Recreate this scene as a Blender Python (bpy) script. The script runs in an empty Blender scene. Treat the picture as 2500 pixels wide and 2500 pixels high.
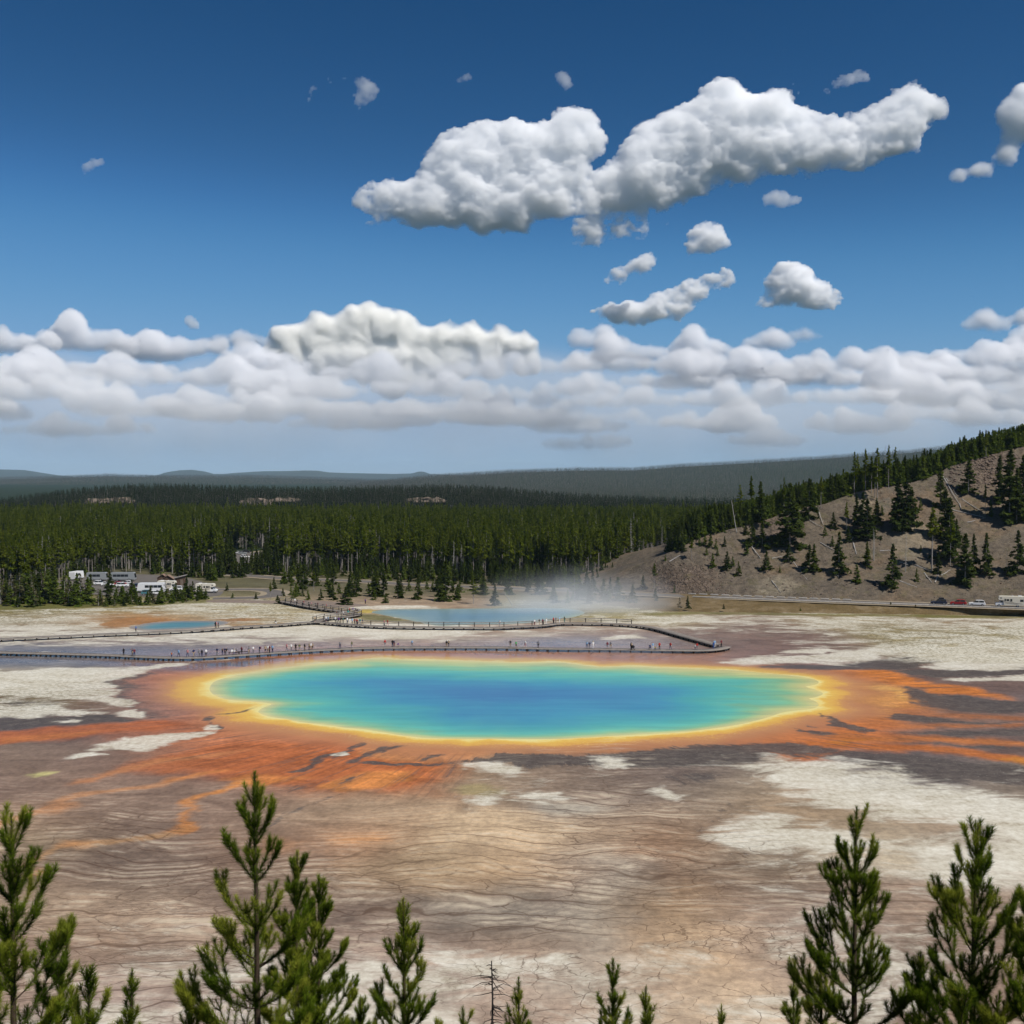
import bpy, bmesh, math, random
import numpy as np
from mathutils import Vector, Matrix, Quaternion
from mathutils.geometry import delaunay_2d_cdt

scene = bpy.context.scene
COL = scene.collection
R = math.radians
# ------------------------------------------------------------------ camera
F = 2776.0            # focal length in photo pixels (photo 2500 px)
HC = 39.5             # eye height above the basin floor, metres
PITCH = math.atan(85.0 / F)
cam_d = bpy.data.cameras.new("camera"); cam = bpy.data.objects.new("camera", cam_d); COL.objects.link(cam)
cam.location = (0, 0, HC); cam.rotation_euler = (math.pi / 2 - PITCH, 0, 0)
cam_d.sensor_width = 36.0; cam_d.lens = F / 2500.0 * 36.0
cam_d.clip_start = 0.3; cam_d.clip_end = 120000
cam_d.dof.use_dof = True; cam_d.dof.focus_distance = 170; cam_d.dof.aperture_fstop = 7.0
scene.camera = cam
# ------------------------------------------------------------------ sky, sun, exposure
SUN_AZ, SUN_EL = R(128), R(53)      # clockwise from the view direction (+Y)
world = bpy.data.worlds.new("World"); scene.world = world; world.use_nodes = True
wt = world.node_tree; wt.nodes.clear()
w_out = wt.nodes.new("ShaderNodeOutputWorld"); w_bg = wt.nodes.new("ShaderNodeBackground")
sky = wt.nodes.new("ShaderNodeTexSky"); sky.sky_type = 'NISHITA'; sky.sun_disc = False
sky.sun_elevation = SUN_EL; sky.sun_rotation = SUN_AZ; sky.altitude = 2200
sky.air_density = 1.0; sky.dust_density = 0.35; sky.ozone_density = 6.0
w_in = wt.nodes.new("ShaderNodeVectorMath"); w_in.operation = 'SCALE'; w_in.inputs[3].default_value = 0.116
w_cur = wt.nodes.new("ShaderNodeRGBCurve")        # one colour grade for the whole sky (polarised, deep blue)
for ch, pts in enumerate((
    [(0, 0), (.12, .024), (.20, .098), (.38, .235), (.62, .31), (1, .40)],
    [(0, 0), (.22, .094), (.36, .262), (.565, .385), (.70, .42), (1, .50)],
    [(0, 0), (.45, .245), (.63, .49), (.75, .57), (1, .66)])):
    cv = w_cur.mapping.curves[ch]
    cv.points[0].location = pts[0]; cv.points[1].location = pts[-1]
    for p_ in pts[1:-1]: cv.points.new(*p_)
w_cur.mapping.update()
w_up = wt.nodes.new("ShaderNodeVectorMath"); w_up.operation = 'SCALE'; w_up.inputs[3].default_value = 10.0
wt.links.new(sky.outputs[0], w_in.inputs[0]); wt.links.new(w_in.outputs[0], w_cur.inputs[1])
wt.links.new(w_cur.outputs[0], w_up.inputs[0]); wt.links.new(w_up.outputs[0], w_bg.inputs[0]); wt.links.new(w_bg.outputs[0], w_out.inputs[0])
w_bg.inputs[1].default_value = 0.1
sun_d = bpy.data.lights.new("sun", 'SUN'); sun_d.energy = 5.0; sun_d.angle = R(0.5); sun_d.color = (1.0, 0.955, 0.89)
sun = bpy.data.objects.new("sun", sun_d); COL.objects.link(sun)
SDIR = Vector((math.sin(SUN_AZ) * math.cos(SUN_EL), math.cos(SUN_AZ) * math.cos(SUN_EL), math.sin(SUN_EL)))
sun.rotation_euler = SDIR.to_track_quat('Z', 'Y').to_euler(); sun.location = (60, 20, 200)
vs = scene.view_settings; vs.view_transform = 'Standard'; vs.look = 'None'; vs.gamma = 1; vs.exposure = 0.0
vs.use_curve_mapping = False
scene.render.engine = 'CYCLES'
cy = scene.cycles; cy.use_denoising = True; cy.max_bounces = 44; cy.diffuse_bounces = 3; cy.glossy_bounces = 2
cy.transparent_max_bounces = 24; cy.volume_bounces = 40; cy.use_adaptive_sampling = True; cy.adaptive_threshold = 0.02
cy.sample_clamp_indirect = 6

# ------------------------------------------------------------------ helpers
CP, SP = math.cos(PITCH), math.sin(PITCH)
def ray(px, py):
    a = (px - 1250.0) / F; b = -(py - 1250.0) / F
    return np.array([a, CP + b * SP, -SP + b * CP])
def G(px, py, z=0.0):                       # photo point -> place on level ground
    d = ray(px, py); t = (z - HC) / d[2]
    return (d[0] * t, d[1] * t)
def P(px, py, Y):                           # photo point -> place at a given distance
    d = ray(px, py); t = Y / d[1]
    return (d[0] * t, Y, HC + d[2] * t)
def proj(x, y, z=0.0):                      # place -> photo point
    yy = np.maximum(y * CP - (z - HC) * SP, 1e-3); u = y * SP + (z - HC) * CP
    return 1250 + F * x / yy, 1250 - F * u / yy
def lin(c):
    c = np.asarray(c, float) / 255.0
    return np.where(c <= 0.04045, c / 12.92, ((c + 0.055) / 1.055) ** 2.4)
def alb(c, e=1.42):
    return np.clip(lin(c) / e, 0, 0.9)

def _hash(ix, iy, seed):
    n = (ix.astype(np.int64) * 374761393 + iy.astype(np.int64) * 668265263 + seed * 144269504) & 0xffffffff
    n = ((n ^ (n >> 13)) * 1274126177) & 0xffffffff
    n = n ^ (n >> 16)
    return (n & 0xffff) / 65535.0
def vnoise(x, y, seed=0):
    xi = np.floor(x); yi = np.floor(y); fx = x - xi; fy = y - yi
    fx = fx * fx * fx * (fx * (fx * 6 - 15) + 10); fy = fy * fy * fy * (fy * (fy * 6 - 15) + 10)
    a = _hash(xi, yi, seed); b = _hash(xi + 1, yi, seed); c = _hash(xi, yi + 1, seed); d = _hash(xi + 1, yi + 1, seed)
    return a + (b - a) * fx + (c - a) * fy + (a - b - c + d) * fx * fy
def fbm(x, y, seed=0, octv=4, gain=0.5):
    s = 0; amp = 1; tot = 0
    for o in range(octv):
        s = s + amp * vnoise(x * 2 ** o + o * 17.3, y * 2 ** o - o * 9.1, seed + o * 7); tot += amp; amp *= gain
    return s / tot                           # 0..1
def smooth(a, b, x):
    t = np.clip((x - a) / (b - a), 0, 1); return t * t * (3 - 2 * t)
def interp(pts, x):
    p = np.array(pts, float); return np.interp(x, p[:, 0], p[:, 1])

def poly_sd(px, py, poly):                  # signed distance, negative inside
    poly = np.asarray(poly, float); n = len(poly)
    d2 = np.full(px.shape, 1e18); ins = np.zeros(px.shape, bool)
    for i in range(n):
        ax, ay = poly[i]; bx, by = poly[(i + 1) % n]
        ex, ey = bx - ax, by - ay; wx, wy = px - ax, py - ay
        t = np.clip((wx * ex + wy * ey) / max(ex * ex + ey * ey, 1e-9), 0, 1)
        dx = wx - ex * t; dy = wy - ey * t
        d2 = np.minimum(d2, dx * dx + dy * dy)
        c = (ay > py) != (by > py)
        xs = ax + (py - ay) * ex / (ey if abs(ey) > 1e-9 else 1e-9)
        ins ^= c & (px < xs)
    d = np.sqrt(d2)
    return np.where(ins, -d, d)
def catmull(pts, n=6, closed=True):
    p = np.array(pts, float); out = []; m = len(p)
    rng = range(m) if closed else range(m - 1)
    for i in rng:
        if closed: a, b, c, d = p[i - 1], p[i], p[(i + 1) % m], p[(i + 2) % m]
        else: a, b, c, d = p[max(i - 1, 0)], p[i], p[i + 1], p[min(i + 2, m - 1)]
        for k in range(n):
            t = k / n
            out.append(0.5 * ((2 * b) + (-a + c) * t + (2 * a - 5 * b + 4 * c - d) * t * t + (-a + 3 * b - 3 * c + d) * t ** 3))
    if not closed: out.append(p[-1])
    return np.array(out)

def mesh_np(name, verts, faces, mats=(), smooth_shade=False, mat_idx=None):
    """verts (n,3); faces: list of arrays, each (k, 3 or 4)"""
    verts = np.asarray(verts, np.float32)
    if isinstance(faces, np.ndarray): faces = [faces]
    faces = [np.asarray(f, np.int32) for f in faces if len(f)]
    me = bpy.data.meshes.new(name)
    me.vertices.add(len(verts)); me.vertices.foreach_set("co", verts.ravel())
    nl = sum(f.size for f in faces); npoly = sum(len(f) for f in faces)
    if npoly:
        me.loops.add(nl); me.polygons.add(npoly)
        me.loops.foreach_set("vertex_index", np.concatenate([f.ravel() for f in faces]))
        tot = np.concatenate([np.full(len(f), f.shape[1], np.int32) for f in faces])
        st = np.concatenate([[0], np.cumsum(tot)[:-1]]).astype(np.int32)
        me.polygons.foreach_set("loop_start", st)
        if smooth_shade: me.polygons.foreach_set("use_smooth", np.ones(npoly, bool))
    for m in mats: me.materials.append(m)
    if mat_idx is not None: me.polygons.foreach_set("material_index", np.asarray(mat_idx, np.int32))
    me.update(calc_edges=True)
    return me
def attr(me, name, data, typ='FLOAT'):
    a = me.attributes.new(name, typ, 'POINT')
    data = np.asarray(data, np.float32)
    if typ == 'FLOAT': a.data.foreach_set("value", data.ravel())
    elif typ == 'FLOAT_VECTOR': a.data.foreach_set("vector", data.ravel())
    else:
        if data.shape[1] == 3: data = np.concatenate([data, np.ones((len(data), 1), np.float32)], 1)
        a.data.foreach_set("color", data.ravel())
def tag(o, label=None, cat=None, group=None, kind=None):
    if label: o["label"] = label
    if cat: o["category"] = cat
    if group: o["group"] = group
    if kind: o["kind"] = kind
    return o
def obj(name, me, parent=None, loc=None, rotz=0, scale=None):
    o = bpy.data.objects.new(name, me); COL.objects.link(o)
    if parent is not None: o.parent = parent
    if loc is not None: o.location = loc
    if rotz: o.rotation_euler = (0, 0, rotz)
    if scale is not None: o.scale = (scale, scale, scale) if np.isscalar(scale) else scale
    return o
def empty(name, loc, rotz=0, scale=None):
    o = obj(name, None, None, loc, rotz, scale); o.empty_display_size = 0.5; return o
def copy_tree(o, parent=None):
    c = o.copy(); COL.objects.link(c)
    if parent is not None: c.parent = parent
    for ch in list(o.children): copy_tree(ch, c)
    return c
def grid_faces(nr, nc):
    i = np.arange(nr - 1)[:, None] * nc + np.arange(nc - 1)[None, :]
    i = i.ravel(); return np.stack([i, i + 1, i + nc + 1, i + nc], 1)

class MB:                                    # collects boxes, tubes and prisms into ONE mesh
    def __init__(s): s.v = []; s.f = []; s.m = []
    def _add(s, vs, fs, m):
        b = len(s.v); s.v += [tuple(map(float, v)) for v in vs]
        for f in fs: s.f.append([b + i for i in f]); s.m.append(m)
    def box(s, c, size, rotz=0, m=0, bev=0.0, tilt=0.0):
        x, y, z = [k / 2 for k in size]; vs = []
        if bev > 0:
            b = min(bev, x * .9, y * .9, z * .9)
            for zz, i in ((-z, b), (-z + b, 0), (z - b, 0), (z, b)):
                for sx, sy in ((-1, -1), (1, -1), (1, 1), (-1, 1)): vs.append((sx * (x - i), sy * (y - i), zz))
            fs = [(3, 2, 1, 0), (12, 13, 14, 15)]
            for k in range(3):
                for j in range(4): fs.append((k * 4 + j, k * 4 + (j + 1) % 4, k * 4 + 4 + (j + 1) % 4, k * 4 + 4 + j))
        else:
            for zz in (-z, z):
                for sx, sy in ((-1, -1), (1, -1), (1, 1), (-1, 1)): vs.append((sx * x, sy * y, zz))
            fs = [(3, 2, 1, 0), (4, 5, 6, 7), (0, 1, 5, 4), (1, 2, 6, 5), (2, 3, 7, 6), (3, 0, 4, 7)]
        M = Matrix.Translation(c) @ Matrix.Rotation(rotz, 4, 'Z') @ Matrix.Rotation(tilt, 4, 'Y')
        s._add([M @ Vector(v) for v in vs], fs, m)
    def tube(s, a, b, r0, r1=None, n=6, m=0, cap=True):
        r1 = r0 if r1 is None else r1
        a = Vector(a); b = Vector(b); d = (b - a)
        if d.length < 1e-6: return
        q = d.to_track_quat('Z', 'Y'); vs = []
        for c, r in ((a, r0), (b, r1)):
            for k in range(n):
                t = 2 * math.pi * k / n; vs.append(c + q @ Vector((r * math.cos(t), r * math.sin(t), 0)))
        fs = [(k, (k + 1) % n, n + (k + 1) % n, n + k) for k in range(n)]
        if cap: fs += [tuple(reversed(range(n))), tuple(range(n, 2 * n))]
        s._add(vs, fs, m)
    def path(s, pts, radii, n=6, m=0):
        for i in range(len(pts) - 1): s.tube(pts[i], pts[i + 1], radii[i], radii[i + 1], n, m, cap=(i in (0, len(pts) - 2)))
    def prism(s, prof, y0, y1, m=0, inset=0.0):     # closed profile in (x,z) extruded along y
        n = len(prof); cx = sum(p[0] for p in prof) / n; cz = sum(p[1] for p in prof) / n
        def ring(y, k): return [(cx + (p[0] - cx) * k, y, cz + (p[1] - cz) * k) for p in prof]
        if inset:
            e = inset; rings = [ring(y0, 1 - e), ring(y0 + e, 1), ring(y1 - e, 1), ring(y1, 1 - e)]
        else: rings = [ring(y0, 1), ring(y1, 1)]
        vs = [v for r in rings for v in r]; fs = []
        for k in range(len(rings) - 1):
            for i in range(n): j = (i + 1) % n; fs.append((k * n + i, k * n + j, (k + 1) * n + j, (k + 1) * n + i))
        fs += [tuple(reversed(range(n))), tuple((len(rings) - 1) * n + i for i in range(n))]
        s._add(vs, fs, m)
    def mesh(s, name, mats):
        me = bpy.data.meshes.new(name); me.from_pydata(s.v, [], s.f)
        for m in (mats if isinstance(mats, (list, tuple)) else [mats]): me.materials.append(m)
        if any(s.m): me.polygons.foreach_set("material_index", s.m)
        me.validate(); me.update(); return me

# ------------------------------------------------------------------ materials
class NT:
    def __init__(s, name):
        s.mat = bpy.data.materials.new(name); s.mat.use_nodes = True; s.t = s.mat.node_tree; s.t.nodes.clear()
        s.out = s.t.nodes.new("ShaderNodeOutputMaterial")
    def n(s, typ, **kw):
        nd = s.t.nodes.new("ShaderNode" + typ)
        for k, v in kw.items(): setattr(nd, k, v)
        return nd
    def l(s, a, b): s.t.links.new(a, b)
    def setin(s, sock, v):
        if isinstance(v, bpy.types.NodeSocket): s.l(v, sock)
        elif v is not None:
            if sock.type == 'RGBA': v = tuple(v) + ((1,) if len(v) == 3 else ())
            sock.default_value = v
    def math(s, op, a, b=None, c=None, clamp=False):
        nd = s.n("Math", operation=op, use_clamp=clamp); s.setin(nd.inputs[0], a)
        if b is not None: s.setin(nd.inputs[1], b)
        if c is not None: s.setin(nd.inputs[2], c)
        return nd.outputs[0]
    def sstep(s, a, b, x):
        nd = s.n("MapRange", interpolation_type='SMOOTHSTEP'); s.setin(nd.inputs[0], x); s.setin(nd.inputs[1], a); s.setin(nd.inputs[2], b)
        return nd.outputs[0]
    def remap(s, x, a, b, c, d):
        nd = s.n("MapRange"); s.setin(nd.inputs[0], x)
        for i, v in enumerate((a, b, c, d)): nd.inputs[i + 1].default_value = v
        return nd.outputs[0]
    def mix(s, f, a, b, blend='MIX'):
        nd = s.n("Mix", data_type='RGBA', blend_type=blend); s.setin(nd.inputs[0], f); s.setin(nd.inputs[6], a); s.setin(nd.inputs[7], b)
        return nd.outputs[2]
    def attr(s, name): return s.n("Attribute", attribute_name=name)
    def mapping(s, vec, scale=(1, 1, 1), loc=(0, 0, 0), rot=(0, 0, 0)):
        nd = s.n("Mapping"); s.l(vec, nd.inputs[0]); nd.inputs[1].default_value = loc; nd.inputs[2].default_value = rot; nd.inputs[3].default_value = scale
        return nd.outputs[0]
    def noise(s, vec, scale=1.0, detail=4, rough=0.55, dist=0.0):
        nd = s.n("TexNoise"); s.l(vec, nd.inputs["Vector"]); nd.inputs["Scale"].default_value = scale
        nd.inputs["Detail"].default_value = detail; nd.inputs["Roughness"].default_value = rough; nd.inputs["Distortion"].default_value = dist
        return nd
    def ramp(s, f, stops, interp='LINEAR'):
        nd = s.n("ValToRGB"); nd.color_ramp.interpolation = interp; el = nd.color_ramp.elements
        while len(el) < len(stops): el.new(0.5)
        for e, (p, c) in zip(el, stops): e.position = p; e.color = tuple(c) + ((1,) if len(c) == 3 else ())
        s.l(f, nd.inputs[0]); return nd.outputs[0]
    def pos(s): return s.n("NewGeometry").outputs["Position"]
    def bsdf(s, color, rough=0.7, spec=0.3, normal=None, **kw):
        b = s.n("BsdfPrincipled"); s.setin(b.inputs["Base Color"], color); s.setin(b.inputs["Roughness"], rough); s.setin(b.inputs["Specular IOR Level"], spec)
        if normal is not None: s.l(normal, b.inputs["Normal"])
        for k, v in kw.items(): s.setin(b.inputs[k.replace('_', ' ')], v)
        return b.outputs[0]
    def bump(s, h, strength=0.3, dist=0.1):
        b = s.n("Bump"); b.inputs["Strength"].default_value = strength; b.inputs["Distance"].default_value = dist; s.l(h, b.inputs["Height"]); return b.outputs[0]
    def done(s, shader): s.l(shader, s.out.inputs[0]); return s.mat

_plain = {}
def plain(name, rgb, rough=0.6, spec=0.3, metal=0.0, var=0.12, scale=3.0):
    """simple painted or natural surface with slight mottling"""
    if name in _plain: return _plain[name]
    t = NT(name); tc = t.n("TexCoord").outputs["Object"]
    f = t.noise(tc, scale, 4, 0.6).outputs[0]
    c = np.array(rgb, float)
    col = t.ramp(f, [(0.3, c * (1 - var)), (0.7, np.minimum(c * (1 + var), 0.95))])
    m = t.done(t.bsdf(col, rough, spec, Metallic=metal)); _plain[name] = m; return m
# ------------------------------------------------------------------ the basin floor
POOL_PX = [(512,1682),(518,1668),(535,1659),(594,1645),(704,1629),(780,1619),(850,1613),(910,1608),(1020,1610),(1130,1613),(1240,1616),(1350,1616),
 (1416,1622),(1460,1627),(1548,1626),(1650,1630),(1782,1636),(1914,1647),(1980,1656),(1999,1665),(1990,1671),(1966,1676),(1985,1681),(2003,1688),(2009,1694),(1993,1701),
 (1975,1705),(1990,1711),(1999,1719),(1993,1726),(1972,1731),(1914,1738),(1870,1752),(1804,1768),(1716,1781),(1650,1788),(1548,1793),(1416,1801),(1328,1804),(1196,1803),
 (1108,1803),(1042,1801),(976,1794),(910,1783),(884,1779),(844,1776),(800,1770),(765,1766),(726,1761),(700,1755),(678,1752),(655,1748),(637,1742),(631,1735),
 (645,1726),(662,1720),(655,1716),(616,1712),(570,1709),(540,1703),(519,1693)]
POOL = catmull([G(*p) for p in POOL_PX], 5)
EXC_PX = [(905,1494),(930,1489),(957,1487),(1066,1486),(1200,1485),(1320,1484),(1400,1487),(1428,1495),(1415,1502),(1390,1508),(1330,1516),(1262,1522),(1200,1524),(1120,1526),(1066,1527),(1020,1518),(972,1508),(926,1499)]
EXC = catmull([G(*p) for p in EXC_PX], 4)
TUR_PX = [(314,1531),(335,1526),(357,1521),(400,1517),(435,1515),(528,1515),(552,1517),(559,1520),(540,1527),(505,1532),(466,1535),(420,1537),(373,1539),(335,1538)]
TUR = catmull([G(*p) for p in TUR_PX], 4)

# seeds: x, y, colour seen in daylight, white, crack, terrace, wet, speckle (0..9 each)
SEEDS = [l.split() for l in """
0 1484 120,115,70 4 0 0 0 8
250 1486 130,122,80 5 0 0 0 8
480 1488 165,155,125 6 0 0 0 6
680 1492 170,160,130 5 0 0 0 8
60 1508 150,138,110 5 0 0 0 9
220 1518 160,148,130 6 0 0 0 3
620 1512 172,162,138 5 0 0 0 9
460 1500 172,162,140 6 0 0 0 6
300 1512 165,125,85 2 0 0 0 2
380 1508 160,112,70 1 0 0 0 1
600 1520 160,125,95 4 0 0 0 3
50 1545 140,125,115 6 0 0 2 0
200 1560 140,125,116 6 0 0 2 0
350 1560 140,125,118 6 0 0 2 0
500 1560 150,135,125 7 0 0 2 0
700 1545 160,145,132 8 0 0 2 0
900 1545 165,148,135 8 0 0 2 0
1050 1548 165,148,135 7 0 0 2 0
1200 1545 165,145,130 5 0 0 4 0
1350 1540 160,140,125 4 0 0 4 0
1500 1540 150,128,115 4 0 0 4 0
1600 1560 140,120,112 3 0 0 5 0
860 1485 150,132,115 2 0 0 0 0
800 1510 165,150,122 5 0 0 0 5
100 1580 125,118,118 4 0 0 7 0
300 1585 116,110,115 1 0 0 8 0
500 1580 120,112,112 2 0 0 8 0
700 1572 150,135,125 3 0 0 7 0
850 1572 155,138,128 4 0 0 7 0
1000 1574 155,138,128 3 0 0 7 0
1200 1570 150,132,122 2 0 0 8 0
1350 1567 140,132,135 2 0 0 9 0
1500 1572 140,130,130 1 0 0 9 0
1650 1572 130,118,115 1 0 0 8 0
1500 1500 150,140,100 4 0 0 0 7
1600 1512 165,155,125 6 0 0 0 4
1750 1512 135,115,102 5 0 0 2 1
1850 1530 120,100,92 4 0 0 4 0
1800 1560 125,104,96 3 0 0 5 0
1950 1560 118,98,92 3 0 0 4 0
1850 1587 122,100,94 0 0 0 6 0
2050 1520 150,135,110 6 0 0 0 3
2000 1577 115,95,88 4 0 0 2 0
2200 1530 145,135,105 5 0 0 0 8
2200 1560 150,140,110 5 0 0 0 9
2400 1510 150,135,115 6 0 0 0 4
2400 1550 150,140,110 6 0 0 0 8
2400 1577 170,160,135 7 0 0 0 5
2300 1520 130,110,95 5 0 0 0 2
560 1612 150,100,70 1 0 0 9 0
700 1600 172,112,80 0 0 0 9 0
850 1594 172,120,92 0 0 0 9 0
1000 1594 172,125,100 1 0 0 9 0
1200 1592 160,130,120 0 0 0 9 0
1350 1602 168,118,92 0 0 0 8 0
1500 1598 150,120,112 0 0 0 8 0
1650 1605 158,116,98 0 0 0 7 0
1800 1610 140,112,105 1 0 0 6 0
1450 1615 172,120,95 0 0 0 6 0
1000 1604 175,120,90 0 0 0 7 0
100 1615 112,108,113 0 0 0 8 0
300 1613 115,108,112 0 0 0 8 0
420 1609 135,98,75 0 0 0 8 0
500 1618 115,102,102 1 0 0 8 0
50 1665 160,150,135 8 0 0 0 2
150 1650 170,162,148 8 0 0 0 1
200 1685 130,115,90 6 0 0 0 7
50 1712 95,80,62 5 0 0 0 5
260 1725 105,90,72 4 0 0 0 3
100 1772 88,82,88 2 0 0 2 0
300 1752 108,97,97 2 0 0 2 0
310 1690 125,108,112 0 0 0 6 0
350 1725 135,112,108 0 0 0 6 0
400 1660 172,115,92 0 0 0 3 0
420 1720 175,118,90 0 0 0 3 0
380 1690 168,112,92 0 0 0 3 0
50 1845 125,108,98 1 0 0 1 0
200 1850 120,104,98 1 0 0 1 0
100 1880 135,115,103 1 0 0 1 0
300 1865 130,106,94 1 0 0 1 0
450 1832 142,105,88 0 0 0 1 0
420 1780 165,105,80 0 0 0 1 0
550 1795 180,120,88 0 0 0 1 0
700 1800 185,122,88 0 0 0 1 0
700 1850 178,98,58 0 0 0 1 0
550 1850 172,98,62 0 0 0 1 0
850 1870 182,105,62 0 0 0 1 0
950 1900 182,105,60 0 0 0 1 0
780 1895 172,105,68 0 0 0 1 0
50 1930 120,102,94 0 0 3 1 0
200 1915 135,112,100 0 0 1 1 0
350 1890 120,98,90 0 0 0 1 0
300 1950 142,122,110 1 0 3 0 0
100 1990 150,125,108 1 0 2 0 0
420 1940 125,105,95 0 0 1 0 0
250 2010 126,108,98 1 0 8 0 0
100 2050 152,135,115 1 0 6 0 0
400 2060 130,112,102 1 0 5 0 0
300 2100 112,98,90 1 0 4 0 0
150 2120 120,102,92 1 0 4 0 0
550 1990 142,120,108 1 0 2 0 0
650 1960 130,108,98 0 0 2 0 0
620 2060 140,115,100 1 0 4 0 0
750 1990 152,132,114 1 0 2 0 0
850 1980 162,140,120 1 0 3 0 0
700 2050 125,108,98 1 0 3 0 0
860 2050 175,132,102 1 0 2 0 0
350 2150 114,99,91 1 0 5 0 0
150 2200 160,140,122 2 0 9 0 0
350 2220 172,152,135 2 0 9 0 0
550 2180 130,112,102 1 0 6 0 0
700 2160 140,122,108 2 0 8 0 0
250 2290 150,128,112 1 0 8 0 0
500 2260 165,145,130 3 0 8 0 0
100 2350 150,130,118 2 0 6 0 0
400 2350 150,132,120 2 0 6 0 0
300 2450 168,150,142 4 1 6 0 0
600 2400 155,140,132 3 1 5 0 0
850 2450 172,162,156 5 2 2 0 0
700 2300 140,122,112 2 0 7 0 0
950 1960 155,135,115 1 0 1 0 0
1000 2020 175,150,125 1 0 3 0 0
950 2090 152,132,112 2 0 5 0 0
1050 2110 160,142,118 2 0 4 0 0
1200 2040 198,175,148 2 0 4 0 0
1350 2030 192,170,145 2 0 5 0 0
1250 2080 188,162,135 1 1 3 0 0
1000 2150 168,142,116 1 0 6 0 0
1200 2130 168,142,116 1 0 4 0 0
1400 2090 168,148,130 2 0 9 0 0
1500 2010 158,138,120 1 0 7 0 0
1600 2060 155,122,98 0 0 8 0 0
1490 2120 178,162,150 3 0 4 0 0
950 2210 118,104,97 1 0 9 0 0
1100 2220 123,108,99 1 1 9 0 0
1250 2230 116,102,94 1 1 9 0 0
1400 2245 125,112,106 1 4 8 0 0
1560 2165 118,92,74 0 1 9 0 0
1600 2210 155,130,104 1 8 4 0 0
1050 2285 142,122,110 2 3 5 0 0
1250 2300 152,130,112 1 8 3 0 0
1450 2300 165,142,122 1 9 1 0 0
1600 2280 168,145,122 1 8 1 0 0
1000 2350 168,150,140 4 4 2 0 0
1200 2360 165,148,138 4 7 1 0 0
1400 2360 170,152,140 4 9 0 0 0
1600 2380 180,158,138 3 9 0 0 0
1000 2450 172,158,148 4 4 1 0 0
1250 2450 168,148,135 3 6 1 0 0
1500 2450 178,158,142 3 8 0 0 0
1700 2450 188,168,148 3 8 0 0 0
1750 2330 184,158,132 3 7 0 0 0
1900 2300 168,150,138 3 7 0 0 0
1800 2200 142,122,108 3 5 4 0 0
1950 2170 122,106,96 3 0 7 0 0
2050 2250 152,136,126 4 3 2 0 0
2250 2230 148,128,114 3 1 4 0 0
2400 2250 142,124,112 3 1 3 0 0
2300 2350 132,114,104 3 1 3 0 0
2450 2420 140,120,108 2 1 3 0 0
1200 1912 142,124,105 2 0 0 0 0
1350 1905 128,112,102 2 0 2 0 0
1300 1925 142,124,110 2 0 3 0 0
1500 1920 128,113,103 2 0 7 0 0
1450 1962 155,142,133 2 0 4 0 0
1600 1895 116,102,97 2 0 2 0 0
1700 1900 104,94,92 1 0 1 0 0
1750 1945 120,108,98 2 0 6 0 0
1700 1990 135,118,105 1 0 4 0 0
1800 1930 162,147,130 3 0 0 0 0
1850 1965 150,130,110 1 0 0 0 0
1920 1992 146,127,107 1 0 0 0 0
1700 2060 150,126,106 1 0 5 0 0
1780 2085 135,122,110 3 0 5 0 0
1900 2115 130,115,100 3 0 8 0 0
2100 2005 148,130,110 1 0 1 0 0
2280 2022 148,130,113 1 0 1 0 0
2150 2062 182,170,152 5 0 0 0 0
2420 2090 182,172,162 6 0 0 0 0
2300 1895 105,98,99 2 0 1 0 0
2450 1925 132,120,110 3 0 0 0 0
2400 1672 108,90,86 1 0 0 1 0
2450 1722 104,93,95 0 0 0 2 0
2400 1745 128,98,84 0 0 0 1 0
2400 1787 118,104,102 0 0 0 1 0
2450 1808 108,90,86 0 0 0 1 0
2200 1850 100,90,92 1 0 0 1 0
2100 1715 195,128,72 0 0 0 1 0
2060 1800 190,115,65 0 0 0 1 0
""".strip().splitlines()]

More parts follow.
